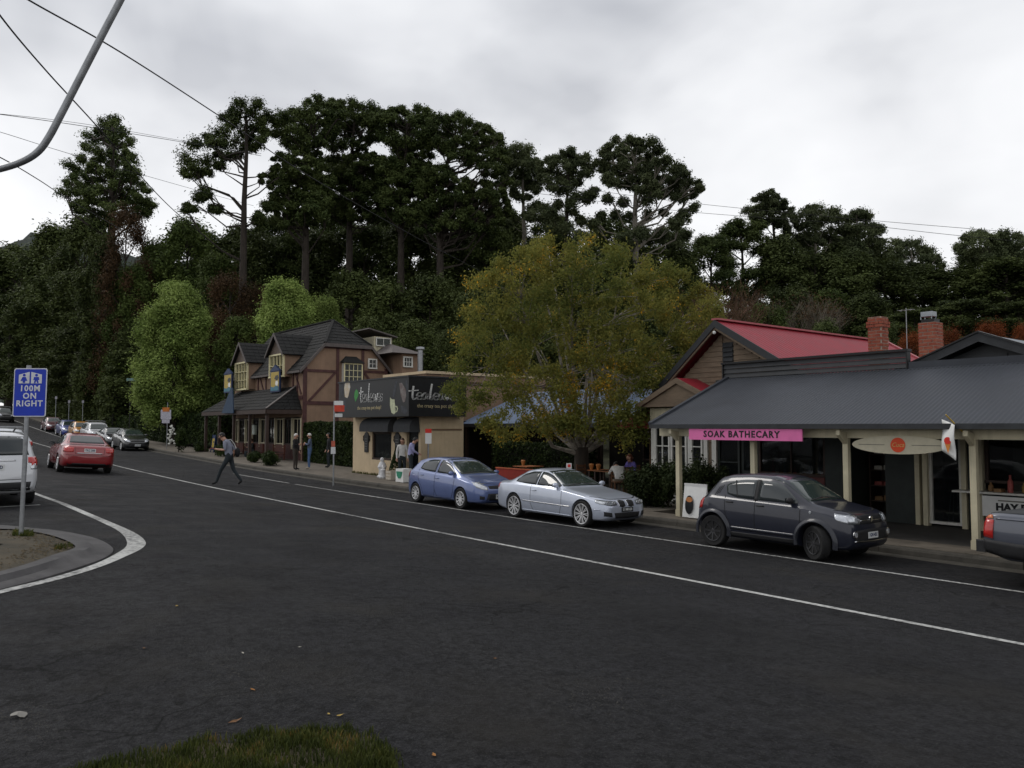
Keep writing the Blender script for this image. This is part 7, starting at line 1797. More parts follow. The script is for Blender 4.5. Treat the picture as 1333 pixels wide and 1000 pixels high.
# ================================================================== people
skin = pm('skin', (0.42, 0.24, 0.17), 0.55, var=0.1, scale=12)
def person(name, label, loc, yaw, pose, top, legs, shoes, hair, sleeve=True, group=None, scale=1.0, hairlen=0.0, bald=False):
    J = dict(pel=(0, 0, .93), spi=(0, 0, 1.10), che=(.0, 0, 1.30), nck=(.0, 0, 1.45), hd0=(.025, 0, 1.53), hd1=(.035, 0, 1.60), hd2=(.03, 0, 1.67),
             shL=(0, .165, 1.39), elL=(-.01, .22, 1.12), wrL=(.07, .23, .89), shR=(0, -.165, 1.39), elR=(-.01, -.22, 1.12), wrR=(.07, -.23, .89),
             hiL=(0, .09, .89), knL=(.03, .10, .49), anL=(0, .10, .09), toL=(.16, .12, .035), hiR=(0, -.09, .89), knR=(.03, -.10, .49), anR=(0, -.10, .09), toR=(.16, -.12, .035))
    J.update(pose)
    J = {k: Vector(v) for k, v in J.items()}
    rad = dict(pel=.135, spi=.125, che=.14, nck=.055, hd0=.080, hd1=.104, hd2=.088, sh=.068, el=.047, wr=.032, hi=.095, kn=.062, an=.042, to=.035)
    V = []; E = []; RD = []; ID = {}
    def v(k, p, r_): ID[k] = len(V); V.append(Vector(p)); RD.append(r_); return ID[k]
    for k, p in J.items(): v(k, p, rad.get(k, rad.get(k[:2], .05)))
    def e(a, b): E.append((ID[a], ID[b]))
    for a, b in (('pel', 'spi'), ('spi', 'che'), ('che', 'nck'), ('nck', 'hd0'), ('hd0', 'hd1'), ('hd1', 'hd2')): e(a, b)
    for s_ in 'LR':
        for a, b in (('che', 'sh'+s_), ('sh'+s_, 'el'+s_), ('el'+s_, 'wr'+s_), ('pel', 'hi'+s_), ('hi'+s_, 'kn'+s_), ('kn'+s_, 'an'+s_), ('an'+s_, 'to'+s_)):
            e(a, b)
        # hand: palm and five unequal, slightly curled fingers
        w = J['wr'+s_]; d = (w-J['el'+s_]).normalized(); side = d.cross(Vector((1, 0, .15) if abs(d.x) < .8 else (0, 0, 1))).normalized(); nrm = side.cross(d)
        v('pa'+s_, w+d*.055, .030); e('wr'+s_, 'pa'+s_)
        for i, ln in enumerate((.070, .082, .076, .060)):
            o_ = side*((i-1.5)*.019); k1, k2 = 'f%d%s' % (i, s_), 'g%d%s' % (i, s_)
            v(k1, w+d*(.085+ln*.45)+o_+nrm*.008, .0095); v(k2, w+d*(.085+ln*.85)+o_+nrm*.030, .008); e('pa'+s_, k1); e(k1, k2)
        v('th'+s_, w+d*.065+side*.048+nrm*.018, .011); v('ti'+s_, w+d*.105+side*.055+nrm*.03, .009); e('pa'+s_, 'th'+s_); e('th'+s_, 'ti'+s_)
    # face direction and small features: nose, ears, chin
    up = (J['hd2']-J['hd0']).normalized(); fw = Vector(pose.get('face', (1, 0, -.05))) if 'face' in pose else Vector((1, 0, -.05)); fw = (fw-up*fw.dot(up)).normalized(); lf = up.cross(fw)
    v('nos', J['hd1']+fw*.108-up*.01, .016); e('hd1', 'nos')
    for sg, k in ((1, 'eaL'), (-1, 'eaR')): v(k, J['hd1']+lf*sg*.090, .018); e('hd1', k)
    v('chn', J['hd0']+fw*.055-up*.015, .035); e('hd0', 'chn')
    if 'face' in ID: pass
    me = bpy.data.meshes.new('body'); me.from_pydata([tuple(p) for p in V], E, [])
    o = bpy.data.objects.new('body', me); C.objects.link(o)
    o.modifiers.new('sk', 'SKIN'); ms = o.modifiers.new('su', 'SUBSURF'); ms.levels = 1
    sv_ = me.skin_vertices[0].data
    for i, r_ in enumerate(RD): sv_[i].radius = (r_, r_); sv_[i].use_root = (i == ID['pel'])
    dg = bpy.context.evaluated_depsgraph_get(); m2 = bpy.data.meshes.new_from_object(o.evaluated_get(dg)); bpy.data.objects.remove(o)
    for m in (top, legs, shoes, skin): m2.materials.append(m)
    segs = [('pel', 'spi', 0), ('spi', 'che', 0), ('che', 'nck', 0), ('nck', 'hd0', 3), ('hd0', 'hd2', 3)]
    for s_ in 'LR': segs += [('che', 'sh'+s_, 0), ('sh'+s_, 'el'+s_, 0), ('el'+s_, 'wr'+s_, 0 if sleeve else 3), ('wr'+s_, 'g1'+s_, 3), ('pel', 'hi'+s_, 1), ('hi'+s_, 'kn'+s_, 1), ('kn'+s_, 'an'+s_, 1), ('an'+s_, 'to'+s_, 2)]
    A = [(J.get(a, V[ID[a]]), J.get(b, V[ID[b]]), m) for a, b, m in segs]
    pz = J['pel'].z
    for p in m2.polygons:
        best = None; c_ = p.center
        for a, b, m in A:
            ab = b-a; t_ = max(0, min(1, (c_-a).dot(ab)/max(1e-9, ab.length_squared))); dd = (c_-(a+ab*t_)).length
            if best is None or dd < best[0]: best = (dd, m)
        p.material_index = best[1]
    m2.polygons.foreach_set('use_smooth', [True]*len(m2.polygons)); m2.name = 'body'
    root = thing(name, label, 'person', loc, yaw, group, off=False); root.scale = (scale,)*3
    link('body', m2, root)
    if hair is not None:
        b = MB(); ax = Matrix((fw, lf, up)).transposed(); n, m_ = 14, 8
        cc_ = J['hd1']+up*.012
        for i in range(m_+1):
            ph = math.pi*0.62*i/m_
            for j in range(n):
                t_ = 2*math.pi*j/n; front = max(0, math.cos(t_))
                ph2 = ph*(1-.42*front) if not bald else ph*(.9-.45*front)
                ra_ = .098+.005*math.sin(7*t_+i*1.7)
                q = Vector((ra_*math.sin(ph2)*math.cos(t_)*1.06-.008, ra_*math.sin(ph2)*math.sin(t_)*.97, ra_*math.cos(ph2)*1.12))
                if hairlen and i == m_ and front < .3: q.z -= hairlen
                b.v.append(tuple(cc_+ax @ q))
        for i in range(m_):
            for j in range(n): b.f.append((i*n+j, i*n+(j+1) % n, (i+1)*n+(j+1) % n, (i+1)*n+j)); b.m.append(0)
        b.f.append(tuple(range(n))); b.m.append(0)
        h_ = b.build('hair', hair, root, smooth=True); md = h_.modifiers.new('t', 'SOLIDIFY'); md.thickness = .012; md.offset = -1
    for sg in (1, -1):   # eyes
        p = J['hd1']+fw*.083+lf*sg*.033+up*.012; b = MB(); b.ell(p, (.010, .010, .007), 6, 4); b.build('eye', black, root)
    p = J['hd0']+fw*.082+up*.012; b = MB(); b.beam(p-lf*.022, p+lf*.022, .008, .01); b.build('mouth', pm('lip', (0.28, 0.10, 0.09), .5), root)
    return root
def cloth(n, c, v=.15): return pm('cloth_'+n, c, .85, var=v, scale=9, bump=.15, bscale=60)
hair_dark = pm('hair_dark', (0.012, 0.010, 0.009), .5, var=.3, scale=40); hair_white = pm('hair_white', (0.5, 0.48, 0.45), .6, var=.15, scale=40); hair_brown = pm('hair_brown', (0.05, 0.025, 0.015), .5, var=.3, scale=40); hair_red = pm('hair_auburn', (0.16, 0.05, 0.025), .5, var=.3, scale=40)
def gp(px, py, foot_=True):
    p = on_ground(px, py, FP if foot_ else 0.0); return p
# man crossing
pw = on_ground(298, 632)
yawL = math.atan2(-RT.y, -RT.x)
walk = dict(pel=(0, 0, .90), spi=(.03, 0, 1.07), che=(.09, 0, 1.26), nck=(.15, 0, 1.40), hd0=(.21, 0, 1.46), hd1=(.25, 0, 1.52), hd2=(.25, 0, 1.60),
            shL=(.09, .17, 1.34), elL=(.06, .24, 1.10), wrL=(.30, .20, 1.12), shR=(.09, -.17, 1.34), elR=(-.08, -.24, 1.10), wrR=(-.02, -.22, .86),
            hiL=(.0, .09, .86), knL=(.22, .10, .50), anL=(.36, .10, .10), toL=(.50, .11, .05), hiR=(0, -.09, .86), knR=(-.10, -.10, .48), anR=(-.36, -.10, .13), toR=(-.24, -.11, .035), face=(1, 0, -.5))
man = person('person', 'person in grey top and dark jeans striding across the road', pw, yawL, walk, cloth('grey_marl', (0.19, 0.20, 0.25)), cloth('dark_jeans', (0.022, 0.028, 0.032)), cloth('dark_shoes', (0.012, 0.012, 0.012)), hair_dark, sleeve=False, scale=1.13)
bg_ = thing('shoulder_bag', 'small dark bag hanging behind the person crossing the road', 'bag', pw, yawL, off=False); bg_.scale = (1.13,)*3
b = MB(); b.ell((-.20, -.14, 1.02), (.08, .10, .15), 12, 8); b.build('pouch', cloth('bag_black', (0.012, 0.012, 0.013)), bg_, smooth=True)
b = MB(); b.tube([(-.16, -.15, 1.12), (-.08, -.19, 1.28), (.03, -.17, 1.42), (.12, -.05, 1.41), (.16, .06, 1.30)], .014, 6); b.build('strap', cloth('strap_pale', (0.45, 0.44, 0.42)), bg_)
ph_ = thing('held_phone', 'small device held out by the person crossing the road', 'phone', pw, yawL, off=False); ph_.scale = (1.13,)*3
b = MB(); b.box(.40, .53, .17, .24, 1.145, 1.16); b.build('case', pm('phone_case', (0.3, 0.08, 0.05), .4), ph_); b = MB(); b.box(.405, .525, .175, .235, 1.1605, 1.163); b.build('screen', glassmat('phone_glass', (.01, .01, .012)), ph_)
# pair talking outside the pub
p1 = gp(384, 612); p2 = gp(403, 611)
person('person', 'person with white hair in dark jacket and brown trousers outside the pub', p1, yawL+R(165), dict(elR=(.10, -.23, 1.16), wrR=(.22, -.10, 1.20)), cloth('jacket_black', (0.014, 0.014, 0.015)), cloth('trousers_brown', (0.05, 0.042, 0.035)), cloth('dark_shoes', (0.012, 0.012, 0.012)), hair_white, group=None)
person('person', 'person in blue denim with folded arms outside the pub', p2, yawL+R(10), dict(elL=(.06, .26, 1.16), wrL=(.20, -.02, 1.22), elR=(.06, -.26, 1.14), wrR=(.22, .06, 1.18), knR=(.05, -.11, .49), anR=(.05, -.14, .09), toR=(.20, -.18, .04)), cloth('denim_jacket', (0.09, 0.12, 0.19)), cloth('jeans_blue', (0.08, 0.14, 0.27)), cloth('pale_shoes', (0.25, 0.22, 0.18)), hair_white, bald=True)
p3 = gp(428, 609)
person('person', 'person dressed in black with a red scarf beside the bus stop pole', p3, yawL+R(30), dict(), cloth('coat_black', (0.012, 0.012, 0.013)), cloth('dark_jeans', (0.022, 0.028, 0.032)), cloth('dark_shoes', (0.012, 0.012, 0.012)), hair_dark, hairlen=.08)
# seated drinker at the pub verandah
sit = dict(pel=(0, 0, .48), spi=(-.02, 0, .66), che=(.02, 0, .86), nck=(.04, 0, 1.01), hd0=(.07, 0, 1.08), hd1=(.085, 0, 1.15), hd2=(.08, 0, 1.22), shL=(.02, .165, .95), elL=(.08, .24, .72), wrL=(.28, .16, .74), shR=(.02, -.165, .95), elR=(.08, -.24, .72), wrR=(.28, -.16, .74),
           hiL=(.02, .10, .46), knL=(.44, .13, .48), anL=(.42, .13, .09), toL=(.57, .14, .04), hiR=(.02, -.10, .46), knR=(.44, -.13, .48), anR=(.42, -.13, .09), toR=(.57, -.14, .04))
pv = Vector((-47.6, 17.4, UB+.02))
person('person', 'seated person in dark clothes holding a pale cup under the pub verandah', pv, R(-100), sit, cloth('coat_black', (0.012, 0.012, 0.013)), cloth('dark_jeans', (0.022, 0.028, 0.032)), cloth('dark_shoes', (0.012, 0.012, 0.012)), hair_brown)
# couple at the tea shop door
pt1 = gp(531, 622); pt2 = gp(523, 620)
person('person', 'person in lilac shirt seen from behind at the tea shop door', Vector((-wheel_s(535, 16.0), 16.0, foot(27.6, 16))), R(60), dict(che=(.05, 0, 1.30), nck=(.10, 0, 1.43), hd0=(.15, 0, 1.49), hd1=(.18, 0, 1.55), hd2=(.18, 0, 1.62), elL=(.12, .22, 1.14), wrL=(.28, .10, 1.05), elR=(.12, -.22, 1.14), wrR=(.28, -.10, 1.05)), cloth('lilac_shirt', (0.28, 0.28, 0.46)), cloth('dark_jeans', (0.022, 0.028, 0.032)), cloth('dark_shoes', (0.012, 0.012, 0.012)), hair_dark, scale=1.03)
person('person', 'person in white top and dark vest at the tea shop door', Vector((-wheel_s(524, 16.2), 16.2, foot(28, 16))), R(-20), dict(), cloth('white_top', (0.55, 0.54, 0.52)), cloth('dark_jeans', (0.022, 0.028, 0.032)), cloth('dark_shoes', (0.012, 0.012, 0.012)), hair_brown, hairlen=.10, scale=.97)
# diners
pd = on_t(806, 640, 18.2); pd = Vector((pd.x, pd.y, foot(-pd.x, 18)-.01))
lean = dict(sit); lean.update(che=(.16, 0, .80), nck=(.24, 0, .90), hd0=(.31, 0, .92), hd1=(.36, 0, .95), hd2=(.38, 0, 1.01), shL=(.16, .17, .87), shR=(.16, -.17, .87), elL=(.30, .24, .68), wrL=(.46, .14, .74), elR=(.30, -.24, .68), wrR=(.46, -.14, .74))
diner = person('person', 'seated diner in white shirt leaning over a cafe table', pd, R(150), lean, cloth('white_top', (0.55, 0.54, 0.52)), cloth('khaki', (0.14, 0.11, 0.08)), cloth('dark_shoes', (0.012, 0.012, 0.012)), hair_dark)
pd2 = on_t(822, 625, 19.6); pd2 = Vector((pd2.x, pd2.y, foot(-pd2.x, 19)-.01))
person('person', 'seated diner with auburn hair and purple top in the cafe garden', pd2, R(-90), sit, cloth('purple_top', (0.16, 0.13, 0.42)), cloth('dark_jeans', (0.022, 0.028, 0.032)), cloth('dark_shoes', (0.012, 0.012, 0.012)), hair_red, hairlen=.12)
DIN = (pd, pd2)
# ================================================================== street furniture, wires, small things
def rrect(x0, x1, z0, z1, r_, n=5):
    o = []
    for (cx_, cz_, a0) in ((x1-r_, z1-r_, 0), (x0+r_, z1-r_, 90), (x0+r_, z0+r_, 180), (x1-r_, z0+r_, 270)):
        for i in range(n+1): a = R(a0+90*i/n); o.append((cx_+r_*math.cos(a), cz_+r_*math.sin(a)))
    return o
# blue toilets sign on its leaning pole
pb = on_ground(27, 699, .1); Zs = (pb).dot(FW)
ptop = at(38, 478, Zs); lean_v = (ptop-pb)
hs = thing('road_sign', 'blue toilet direction sign on a grey pole in the corner verge', 'sign', pb)
b = MB(); b.tube([pb-Vector((0, 0, .2)), pb+lean_v*1.0], .030, 12); b.build('pole', steel, hs, smooth=True)
b = MB(); b.tube([pb+lean_v*.98, pb+lean_v*1.01], .034, 12); b.build('pole_cap', steel, hs)
# panel plane faces the camera side
ux = Vector(RT); uz = (lean_v.normalized()*.6+Vector((0, 0, 1))*.4).normalized(); un = ux.cross(uz).normalized()
if un.dot(FW) > 0: un = -un
cpan = at(39, 511, Zs-.05)
k_ = Zs/FPX
def MP(d): return Matrix(((ux.x, uz.x, un.x, cpan.x+un.x*d), (ux.y, uz.y, un.y, cpan.y+un.y*d), (ux.z, uz.z, un.z, cpan.z+un.z*d), (0, 0, 0, 1)))
def flatp(name, pts, d, mat, th=.002, par=hs):
    b = MB(); n = len(pts); M = MP(d); b.v = [tuple(M @ Vector((p[0], p[1], 0))) for p in pts]+[tuple(M @ Vector((p[0], p[1], -th))) for p in pts]
    b.f = [tuple(range(n)), tuple(range(n, 2*n))[::-1]]+[(i, n+i, n+(i+1) % n, (i+1) % n) for i in range(n)]; b.m = [0]*len(b.f)
    return b.build(name, mat, par)
sblue = pm('sign_reflective_blue', (0.012, 0.040, 0.42), .4, var=.08); swhite = pm('sign_reflective_white', (0.62, 0.63, 0.66), .4, var=.08, scale=20)
w2, h2 = 21.5*k_, 31.5*k_
flatp('border', rrect(-w2, w2, -h2, h2, .03), 0, swhite, .004); panel = flatp('panel', rrect(-w2+.014, w2-.014, -h2+.014, h2-.014, .025), .003, sblue)
for sg in (-1, 1):
    flatp('pictogram', [(sg*.012, .13), (sg*.165, .13), (sg*.165, .255), (sg*.012, .295)] if sg > 0 else [(-.165, .13), (-.012, .13), (-.012, .295), (-.165, .255)], .006, swhite)
    c0 = sg*.088
    flatp('figure', [(c0+.020*math.cos(a), .248+.020*math.sin(a)) for a in np.linspace(0, 6.28, 12, endpoint=False)], .009, sblue)
    if sg < 0: flatp('figure', [(c0-.022, .222), (c0+.022, .222), (c0+.050, .165), (c0+.018, .165), (c0+.015, .137), (c0-.015, .137), (c0-.018, .165), (c0-.050, .165)], .009, sblue)
    else: flatp('figure', [(c0-.034, .222), (c0+.034, .222), (c0+.044, .175), (c0+.022, .18), (c0+.034, .135), (c0+.012, .135), (c0, .172), (c0-.012, .135), (c0-.034, .135), (c0-.022, .18), (c0-.044, .175)], .009, sblue)
for i, tx in enumerate(('100M', 'ON', 'RIGHT')): text('lettering', tx, .118, swhite, hs, MP(.004) @ Matrix.Translation((0, .055-.108*i, .001)), bold=.003, depth=.001, xs=1.0, space=1.15)

# street lamp arm over the corner
ZL = 6.2
arm = [at(px, py, ZL) for px, py in [(-70, 226), (-30, 224), (0, 220), (30, 210), (50, 197), (64, 178), (80, 148), (110, 90), (140, 32), (160, -6), (200, -84), (225, -130)]]
ls = thing('street_lamp', 'bent galvanised lamp arm reaching over the street corner', 'street lamp', (arm[0].x, arm[0].y, H(-arm[0].x, arm[0].y)))
b = MB(); sm = smooth_poly(arm, 5); b.tube(sm, [.027]*len(sm), 14); b.build('arm', steel, ls, smooth=True)
pz_ = Vector((arm[0].x, arm[0].y, H(-arm[0].x, arm[0].y))); b = MB(); b.tube([pz_, pz_+Vector((0, 0, 2.2)), Vector((arm[0].x, arm[0].y, arm[0].z+.9))], [.09, .07, .055], 14); b.build('mast', steel, ls, smooth=True)
b = MB(); e_ = arm[-1]; d_ = (arm[-1]-arm[-2]).normalized(); b.tube([e_, e_+d_*.15, e_+d_*.5, e_+d_*.7], [.034, .10, .11, .03], 12); b.build('lamp_head', steel, ls, smooth=True)

# overhead wires: poles stand out of view behind the camera and beyond the trees
wirem = pm('wire_black', (0.012, 0.012, 0.013), .6)
def wire(pts, rad, label, group):
    P = smooth_poly(pts, 10); b = MB(); b.tube(P, rad, 5)
    o = b.build('power_line', wirem, None, smooth=True); place_single(o, P[0]); tag(o, label, 'wire', group)
def wpts(l): return [at(px, py, Z) for px, py, Z in l]
GW = 'overhead wires above the street corner'
wire(wpts([(-60, -60, 16), (37, 0, 18), (160, 70, 22), (290, 154, 30), (420, 240, 40), (590, 335, 58), (700, 388, 72)]), .022, 'thick black wire running down into the dark pines', GW)
wire(wpts([(-60, -70, 16), (0, 20, 19), (60, 92, 23), (125, 163, 29), (180, 226, 37), (233, 280, 48), (300, 335, 66)]), .024, 'thick black wire passing behind the lamp arm to the conifer', GW)
wire(wpts([(-80, 140, 36), (0, 149, 40), (120, 166, 46), (255, 188, 56), (340, 203, 66)]), .018, 'thin wire crossing the sky to the open limbed pine', GW)
wire(wpts([(-80, 146, 36.5), (0, 148.5, 40), (120, 163, 46), (250, 185.5, 56), (340, 200, 66)]), .012, 'thin wire just above its twin crossing to the pine', GW)
wire(wpts([(-80, 150, 36), (0, 172, 40), (100, 203, 48), (250, 246, 62), (330, 268, 75)]), .015, 'thin wire dipping towards the foot of the pine row', GW)
wire(wpts([(-60, 180, 24), (0, 205, 28), (50, 234, 36), (95, 263, 48), (160, 300, 70)]), .022, 'wire dropping steeply to the wood below the conifer', GW)
GW2 = 'pair of wires above the gum trees'
wire(wpts([(700, 238, 66), (888, 263, 62), (1100, 284, 56), (1340, 304, 50), (1500, 316, 47)]), .016, 'upper wire of the pair crossing above the red roof', GW2)
wire(wpts([(700, 252, 66), (888, 275, 62), (1100, 291, 56), (1250, 307, 52), (1500, 330, 47)]), .016, 'lower wire of the pair crossing above the red roof', GW2)

# bus stop pole
def post(name, label, px, py, Zt, toppx, r_=.03, cat='sign', mat=None):
    p = on_ground(px, py, FP); Z = p.dot(FW); tp = at(px, toppx, Z); t_ = thing(name, label, cat, p)
    b = MB(); b.tube([p-Vector((0, 0, .1)), Vector((p.x, p.y, tp.z))], r_, 10); b.build('pole', mat or steel, t_, smooth=True)
    return t_, p, Z
def board(t_, px0, px1, py0, py1, Z, mat, name='panel', out_=.04, th=.012):
    a, c_, d, e_ = at(px0, py1, Z), at(px1, py1, Z), at(px1, py0, Z), at(px0, py0, Z)
    b = MB(); b.slab([q-FW*out_ for q in (a, c_, d, e_)], th); return b.build(name, mat, t_)
t_, p, Z = post('bus_stop', 'bus stop pole with red and white flag sign by the footpath edge', 434, 629, 0, 522)
board(t_, 435.5, 447, 522, 527.5, Z, paintwhite); board(t_, 435.5, 448.5, 527.6, 536, Z, pm('bus_red', (0.55, 0.06, 0.03), .5), 'panel'); board(t_, 436, 446, 538.5, 543, Z, platew, 'lower_panel'); board(t_, 431, 437, 582, 591, Z, platew, 'timetable', .05); board(t_, 431.5, 436.5, 574, 581.5, Z, pm('poster_red', (0.42, 0.10, 0.06), .6), 'notice', .05)
psx = -wheel_s(558, 14.95)
t_ = thing('parking_sign', 'small red and white parking sign on a pole by the tea shop corner', 'sign', (psx, 14.95, foot(-psx, 15)))
p = Vector((psx, 14.95, foot(-psx, 15))); Z = p.dot(FW); pxp = CX+FPX*p.dot(RT)/Z
MB().tube([p, p+Vector((0, 0, 2.05))], .025, 10).build('pole', steel, t_, smooth=True)
zt = p.z+2.05; a0 = p-FW*.04
M_ = Matrix(((RT.x, 0, -FW.x, a0.x), (RT.y, 0, -FW.y, a0.y), (0, 1, 0, 0), (0, 0, 0, 1)))
b = MB(); b.add([M_ @ Vector((u, v, 0)) for u, v in ((-.11, zt-.50), (.11, zt-.50), (.11, zt-.13), (-.11, zt-.13))], [(0, 1, 2, 3)]); o = b.build('panel', paintwhite, t_, fix=False); o.modifiers.new('t', 'SOLIDIFY').thickness = .006
b = MB(); b.add([M_ @ Vector((u, v, 0)) for u, v in ((-.11, zt-.125), (.11, zt-.125), (.11, zt+.02), (-.11, zt+.02))], [(0, 1, 2, 3)]); o = b.build('panel', redm, t_, fix=False); o.modifiers.new('t', 'SOLIDIFY').thickness = .006
t_, p, Z = post('warning_sign', 'white notice sign with orange top on a pole by the pub hedge', 217, 585, 0, 524, .025)
board(t_, 209.5, 223, 533.5, 546, Z, pm('notice_grey', (0.42, 0.41, 0.46), .6, var=.25, scale=14)); board(t_, 211, 221, 546.2, 551, Z, pm('notice_grey', (0.42, 0.41, 0.46), .6, var=.25, scale=14), 'panel'); board(t_, 212, 221, 530.5, 536, Z, pm('notice_orange', (0.50, 0.16, 0.03), .6), 'orange_top', .06)
pc = at(740, 625, 23.0); t_ = thing('cafe_notice', 'narrow white notice with a red mark on a stand behind the coupe', 'sign', (pc.x, pc.y, foot(-pc.x, pc.y)))
MB().tube([(pc.x, pc.y, foot(-pc.x, pc.y)), (pc.x, pc.y, at(740, 604, 23.0).z)], .02, 8).build('pole', steel, t_); board(t_, 737, 744, 603, 616, 22.95, platew); board(t_, 739, 742.5, 604.5, 608, 22.95, redm, 'mark', .055)
# street name blade and timber pole far up the street
pn = at(170, 494, 68); t_ = thing('street_name_sign', 'pale green street name blade on a pole in front of the dark trees', 'sign', (pn.x, pn.y, foot(-pn.x, pn.y)))
MB().tube([(pn.x, pn.y, foot(-pn.x, pn.y)), (pn.x, pn.y, pn.z+.15)], .035, 8).build('pole', black, t_); board(t_, 165, 177, 492.5, 496, 68, pm('sign_green', (0.16, 0.26, 0.24), .5), 'blade', .06)
for k, (px, py) in enumerate([(73, 519), (90, 524), (108, 524)]):
    pn = at(px, py, 80+k); t_ = thing('street_post', 'slim white marker post by the footpath among the parked cars', 'post', (pn.x, pn.y, foot(-pn.x, pn.y)), 0, 'white marker posts up the street')
    MB().tube([(pn.x, pn.y, foot(-pn.x, pn.y)), (pn.x, pn.y, pn.z)], .03, 8).build('shaft', steel, t_); MB().box(pn.x-.03, pn.x+.03, pn.y-.09, pn.y+.09, pn.z-.05, pn.z+.22).build('panel', pm('notice_grey', (0.42, 0.41, 0.46), .6, var=.25, scale=14), t_)

# pavement boards at the pub
p = on_ground(276, 589, FP); fz = foot(-p.x, p.y)
t_ = thing('sandwich_board', 'blue framed pavement board with a yellow picture outside the pub', 'sign', (p.x, p.y, fz))
for sg in (1, -1):
    y_ = p.y+(.25 if sg < 0 else 0)
    MB().beam((p.x-.32, y_, fz), (p.x-.30, p.y+.125, fz+1.15), .05, .04).beam((p.x+.32, y_, fz), (p.x+.30, p.y+.125, fz+1.15), .05, .04).build('leg', signblue, t_)
    MB().slab([(p.x-.29, y_+.02*sg, fz+.16), (p.x+.29, y_+.02*sg, fz+.16), (p.x+.28, p.y+.125-.012*sg, fz+1.12), (p.x-.28, p.y+.125-.012*sg, fz+1.12)][::sg], .015).build('panel', signblue, t_)
MB().slab([(p.x-.24, p.y+.035, fz+.32), (p.x+.24, p.y+.035, fz+.32), (p.x+.23, p.y+.085, fz+.90), (p.x-.23, p.y+.085, fz+.90)], .008).build('picture', signyellow, t_)
MB().slab([(p.x+.02, p.y+.055, fz+.62), (p.x+.20, p.y+.06, fz+.62), (p.x+.20, p.y+.07, fz+.72), (p.x+.02, p.y+.068, fz+.74)], .012).build('picture_shape', paintblack, t_)
# timber benches against the pub
def bench(x, y, z, label, L_=1.8):
    t_ = thing('timber_bench', label, 'bench', (x, y, z), 0, 'benches under the pub verandah'); m = pm('bench_red_timber', (0.09, 0.032, 0.022), .6, var=.3, scale=5)
    for k in range(4): MB().box(x-L_/2, x+L_/2, y-.22+k*.115, y-.12+k*.115, z+.43, z+.46).build('seat_slat', m, t_)
    for k in range(3): MB().box(x-L_/2, x+L_/2, y+.24, y+.265, z+.56+k*.13, z+.66+k*.13).build('back_slat', m, t_)
    for sx in (-L_/2+.08, L_/2-.08):
        for yy in (-.18, .20): MB().box(x+sx-.035, x+sx+.035, y+yy-.035, y+yy+.035, z, z+.43 if yy < 0 else z+.95).build('leg', m, t_)
bench(-44.6, 17.6, UB+.02, 'dark red timber bench under the pub verandah near its corner post'); bench(-47.6, 17.55, UB+.02, 'dark red timber bench carrying the seated person', 1.6); bench(-51.5, 17.7, UB+.02, 'dark red timber bench deep under the pub verandah')
# pale lamp box in the pub entry
t_ = thing('lantern_box', 'pale lantern box hanging in the pub entry', 'lantern', (-49.9, 18.3, 1.1)); MB().box(-50.15, -49.75, 18.25, 18.40, 1.15, 1.75).build('case', pm('lantern_pale', (.45, .5, .45), .5), t_); MB().box(-50.2, -49.7, 18.22, 18.43, 1.752, 1.80).build('lid', black, t_); MB().tube([(-49.95, 18.33, 1.80), (-49.95, 18.33, 2.55)], .012, 6).build('chain', black, t_)
# wares outside the tea shop
z = foot(29.5, 15.9)
tcx = -wheel_s(517, 16.35); tsx = -wheel_s(499, 16.2); tox = -wheel_s(525, 15.6)
cn = thing('clipped_cone_shrub', 'dark conical potted shrub beside the tea shop door', 'shrub', (tcx, 16.35, z))
P = []; O = []; r2 = np.random.default_rng(4)
for i in range(2600): h = r2.random()**.7; a = r2.uniform(0, 6.28); q = .30*(1-h)+.03; P.append((q*math.cos(a), q*math.sin(a), .28+1.0*h)); O.append((math.cos(a), math.sin(a), .3))
me = leaf_mesh('foliage', np.array(P), np.array(O), .04, .5, 4, .5); me.materials.append(m_hedge); link('foliage', me, cn)
MB().lathe([(.13, 0), (.17, .26), (.19, .28), (.17, .30)], (tcx, 16.35, z), 'z', 14).build('pot', pm('terracotta', (.22, .09, .05), .8), cn, smooth=True)
st_ = thing('white_statue', 'white ornamental statuette group on the footpath by the tea shop', 'ornament', (tsx, 16.2, z))
b = MB(); b.lathe([(.20, 0), (.22, .06), (.15, .12), (.13, .3), (.19, .45), (.12, .62), (.05, .68)], (tsx-.05, 16.2, z), 'z', 12); b.ell((tsx-.05, 16.2, z+.74), (.09, .09, .10)); b.tube([(tsx+.08, 16.15, z+.5), (tsx+.25, 16.1, z+.40), (tsx+.2, 16.1, z+.25)], .05, 8); b.lathe([(.14, 0), (.16, .05), (.10, .2), (.12, .34), (.04, .40)], (tsx+.28, 16.05, z), 'z', 10); b.build('figure', pm('plaster_white', (.55, .55, .56), .7, var=.15), st_, smooth=True)
def crate(x, y, z, w, d, h, m, label, stripe=None):
    t_ = thing('display_crate', label, 'crate', (x, y, z))
    for i in range(3): MB().box(x-w/2, x+w/2, y-d/2, y-d/2+.02, z+h*i/3+.01, z+h*(i+1)/3-.01).build('front_slat', m, t_); MB().box(x-w/2, x+w/2, y+d/2-.02, y+d/2, z+h*i/3+.01, z+h*(i+1)/3-.01).build('back_slat', m, t_)
    for sg in (-1, 1): MB().box(x+sg*(w/2-.02), x+sg*w/2, y-d/2+.021, y+d/2-.021, z, z+h).build('side_panel', m, t_)
    MB().box(x-w/2+.02, x+w/2-.02, y-d/2+.021, y+d/2-.021, z+.02, z+h*.7).build('contents', stripe or m, t_); return t_
crate(-wheel_s(511, 15.9), 15.9, z, .4, .35, .36, goods[1], 'pale slatted crate beside the white statuettes', goods[2])
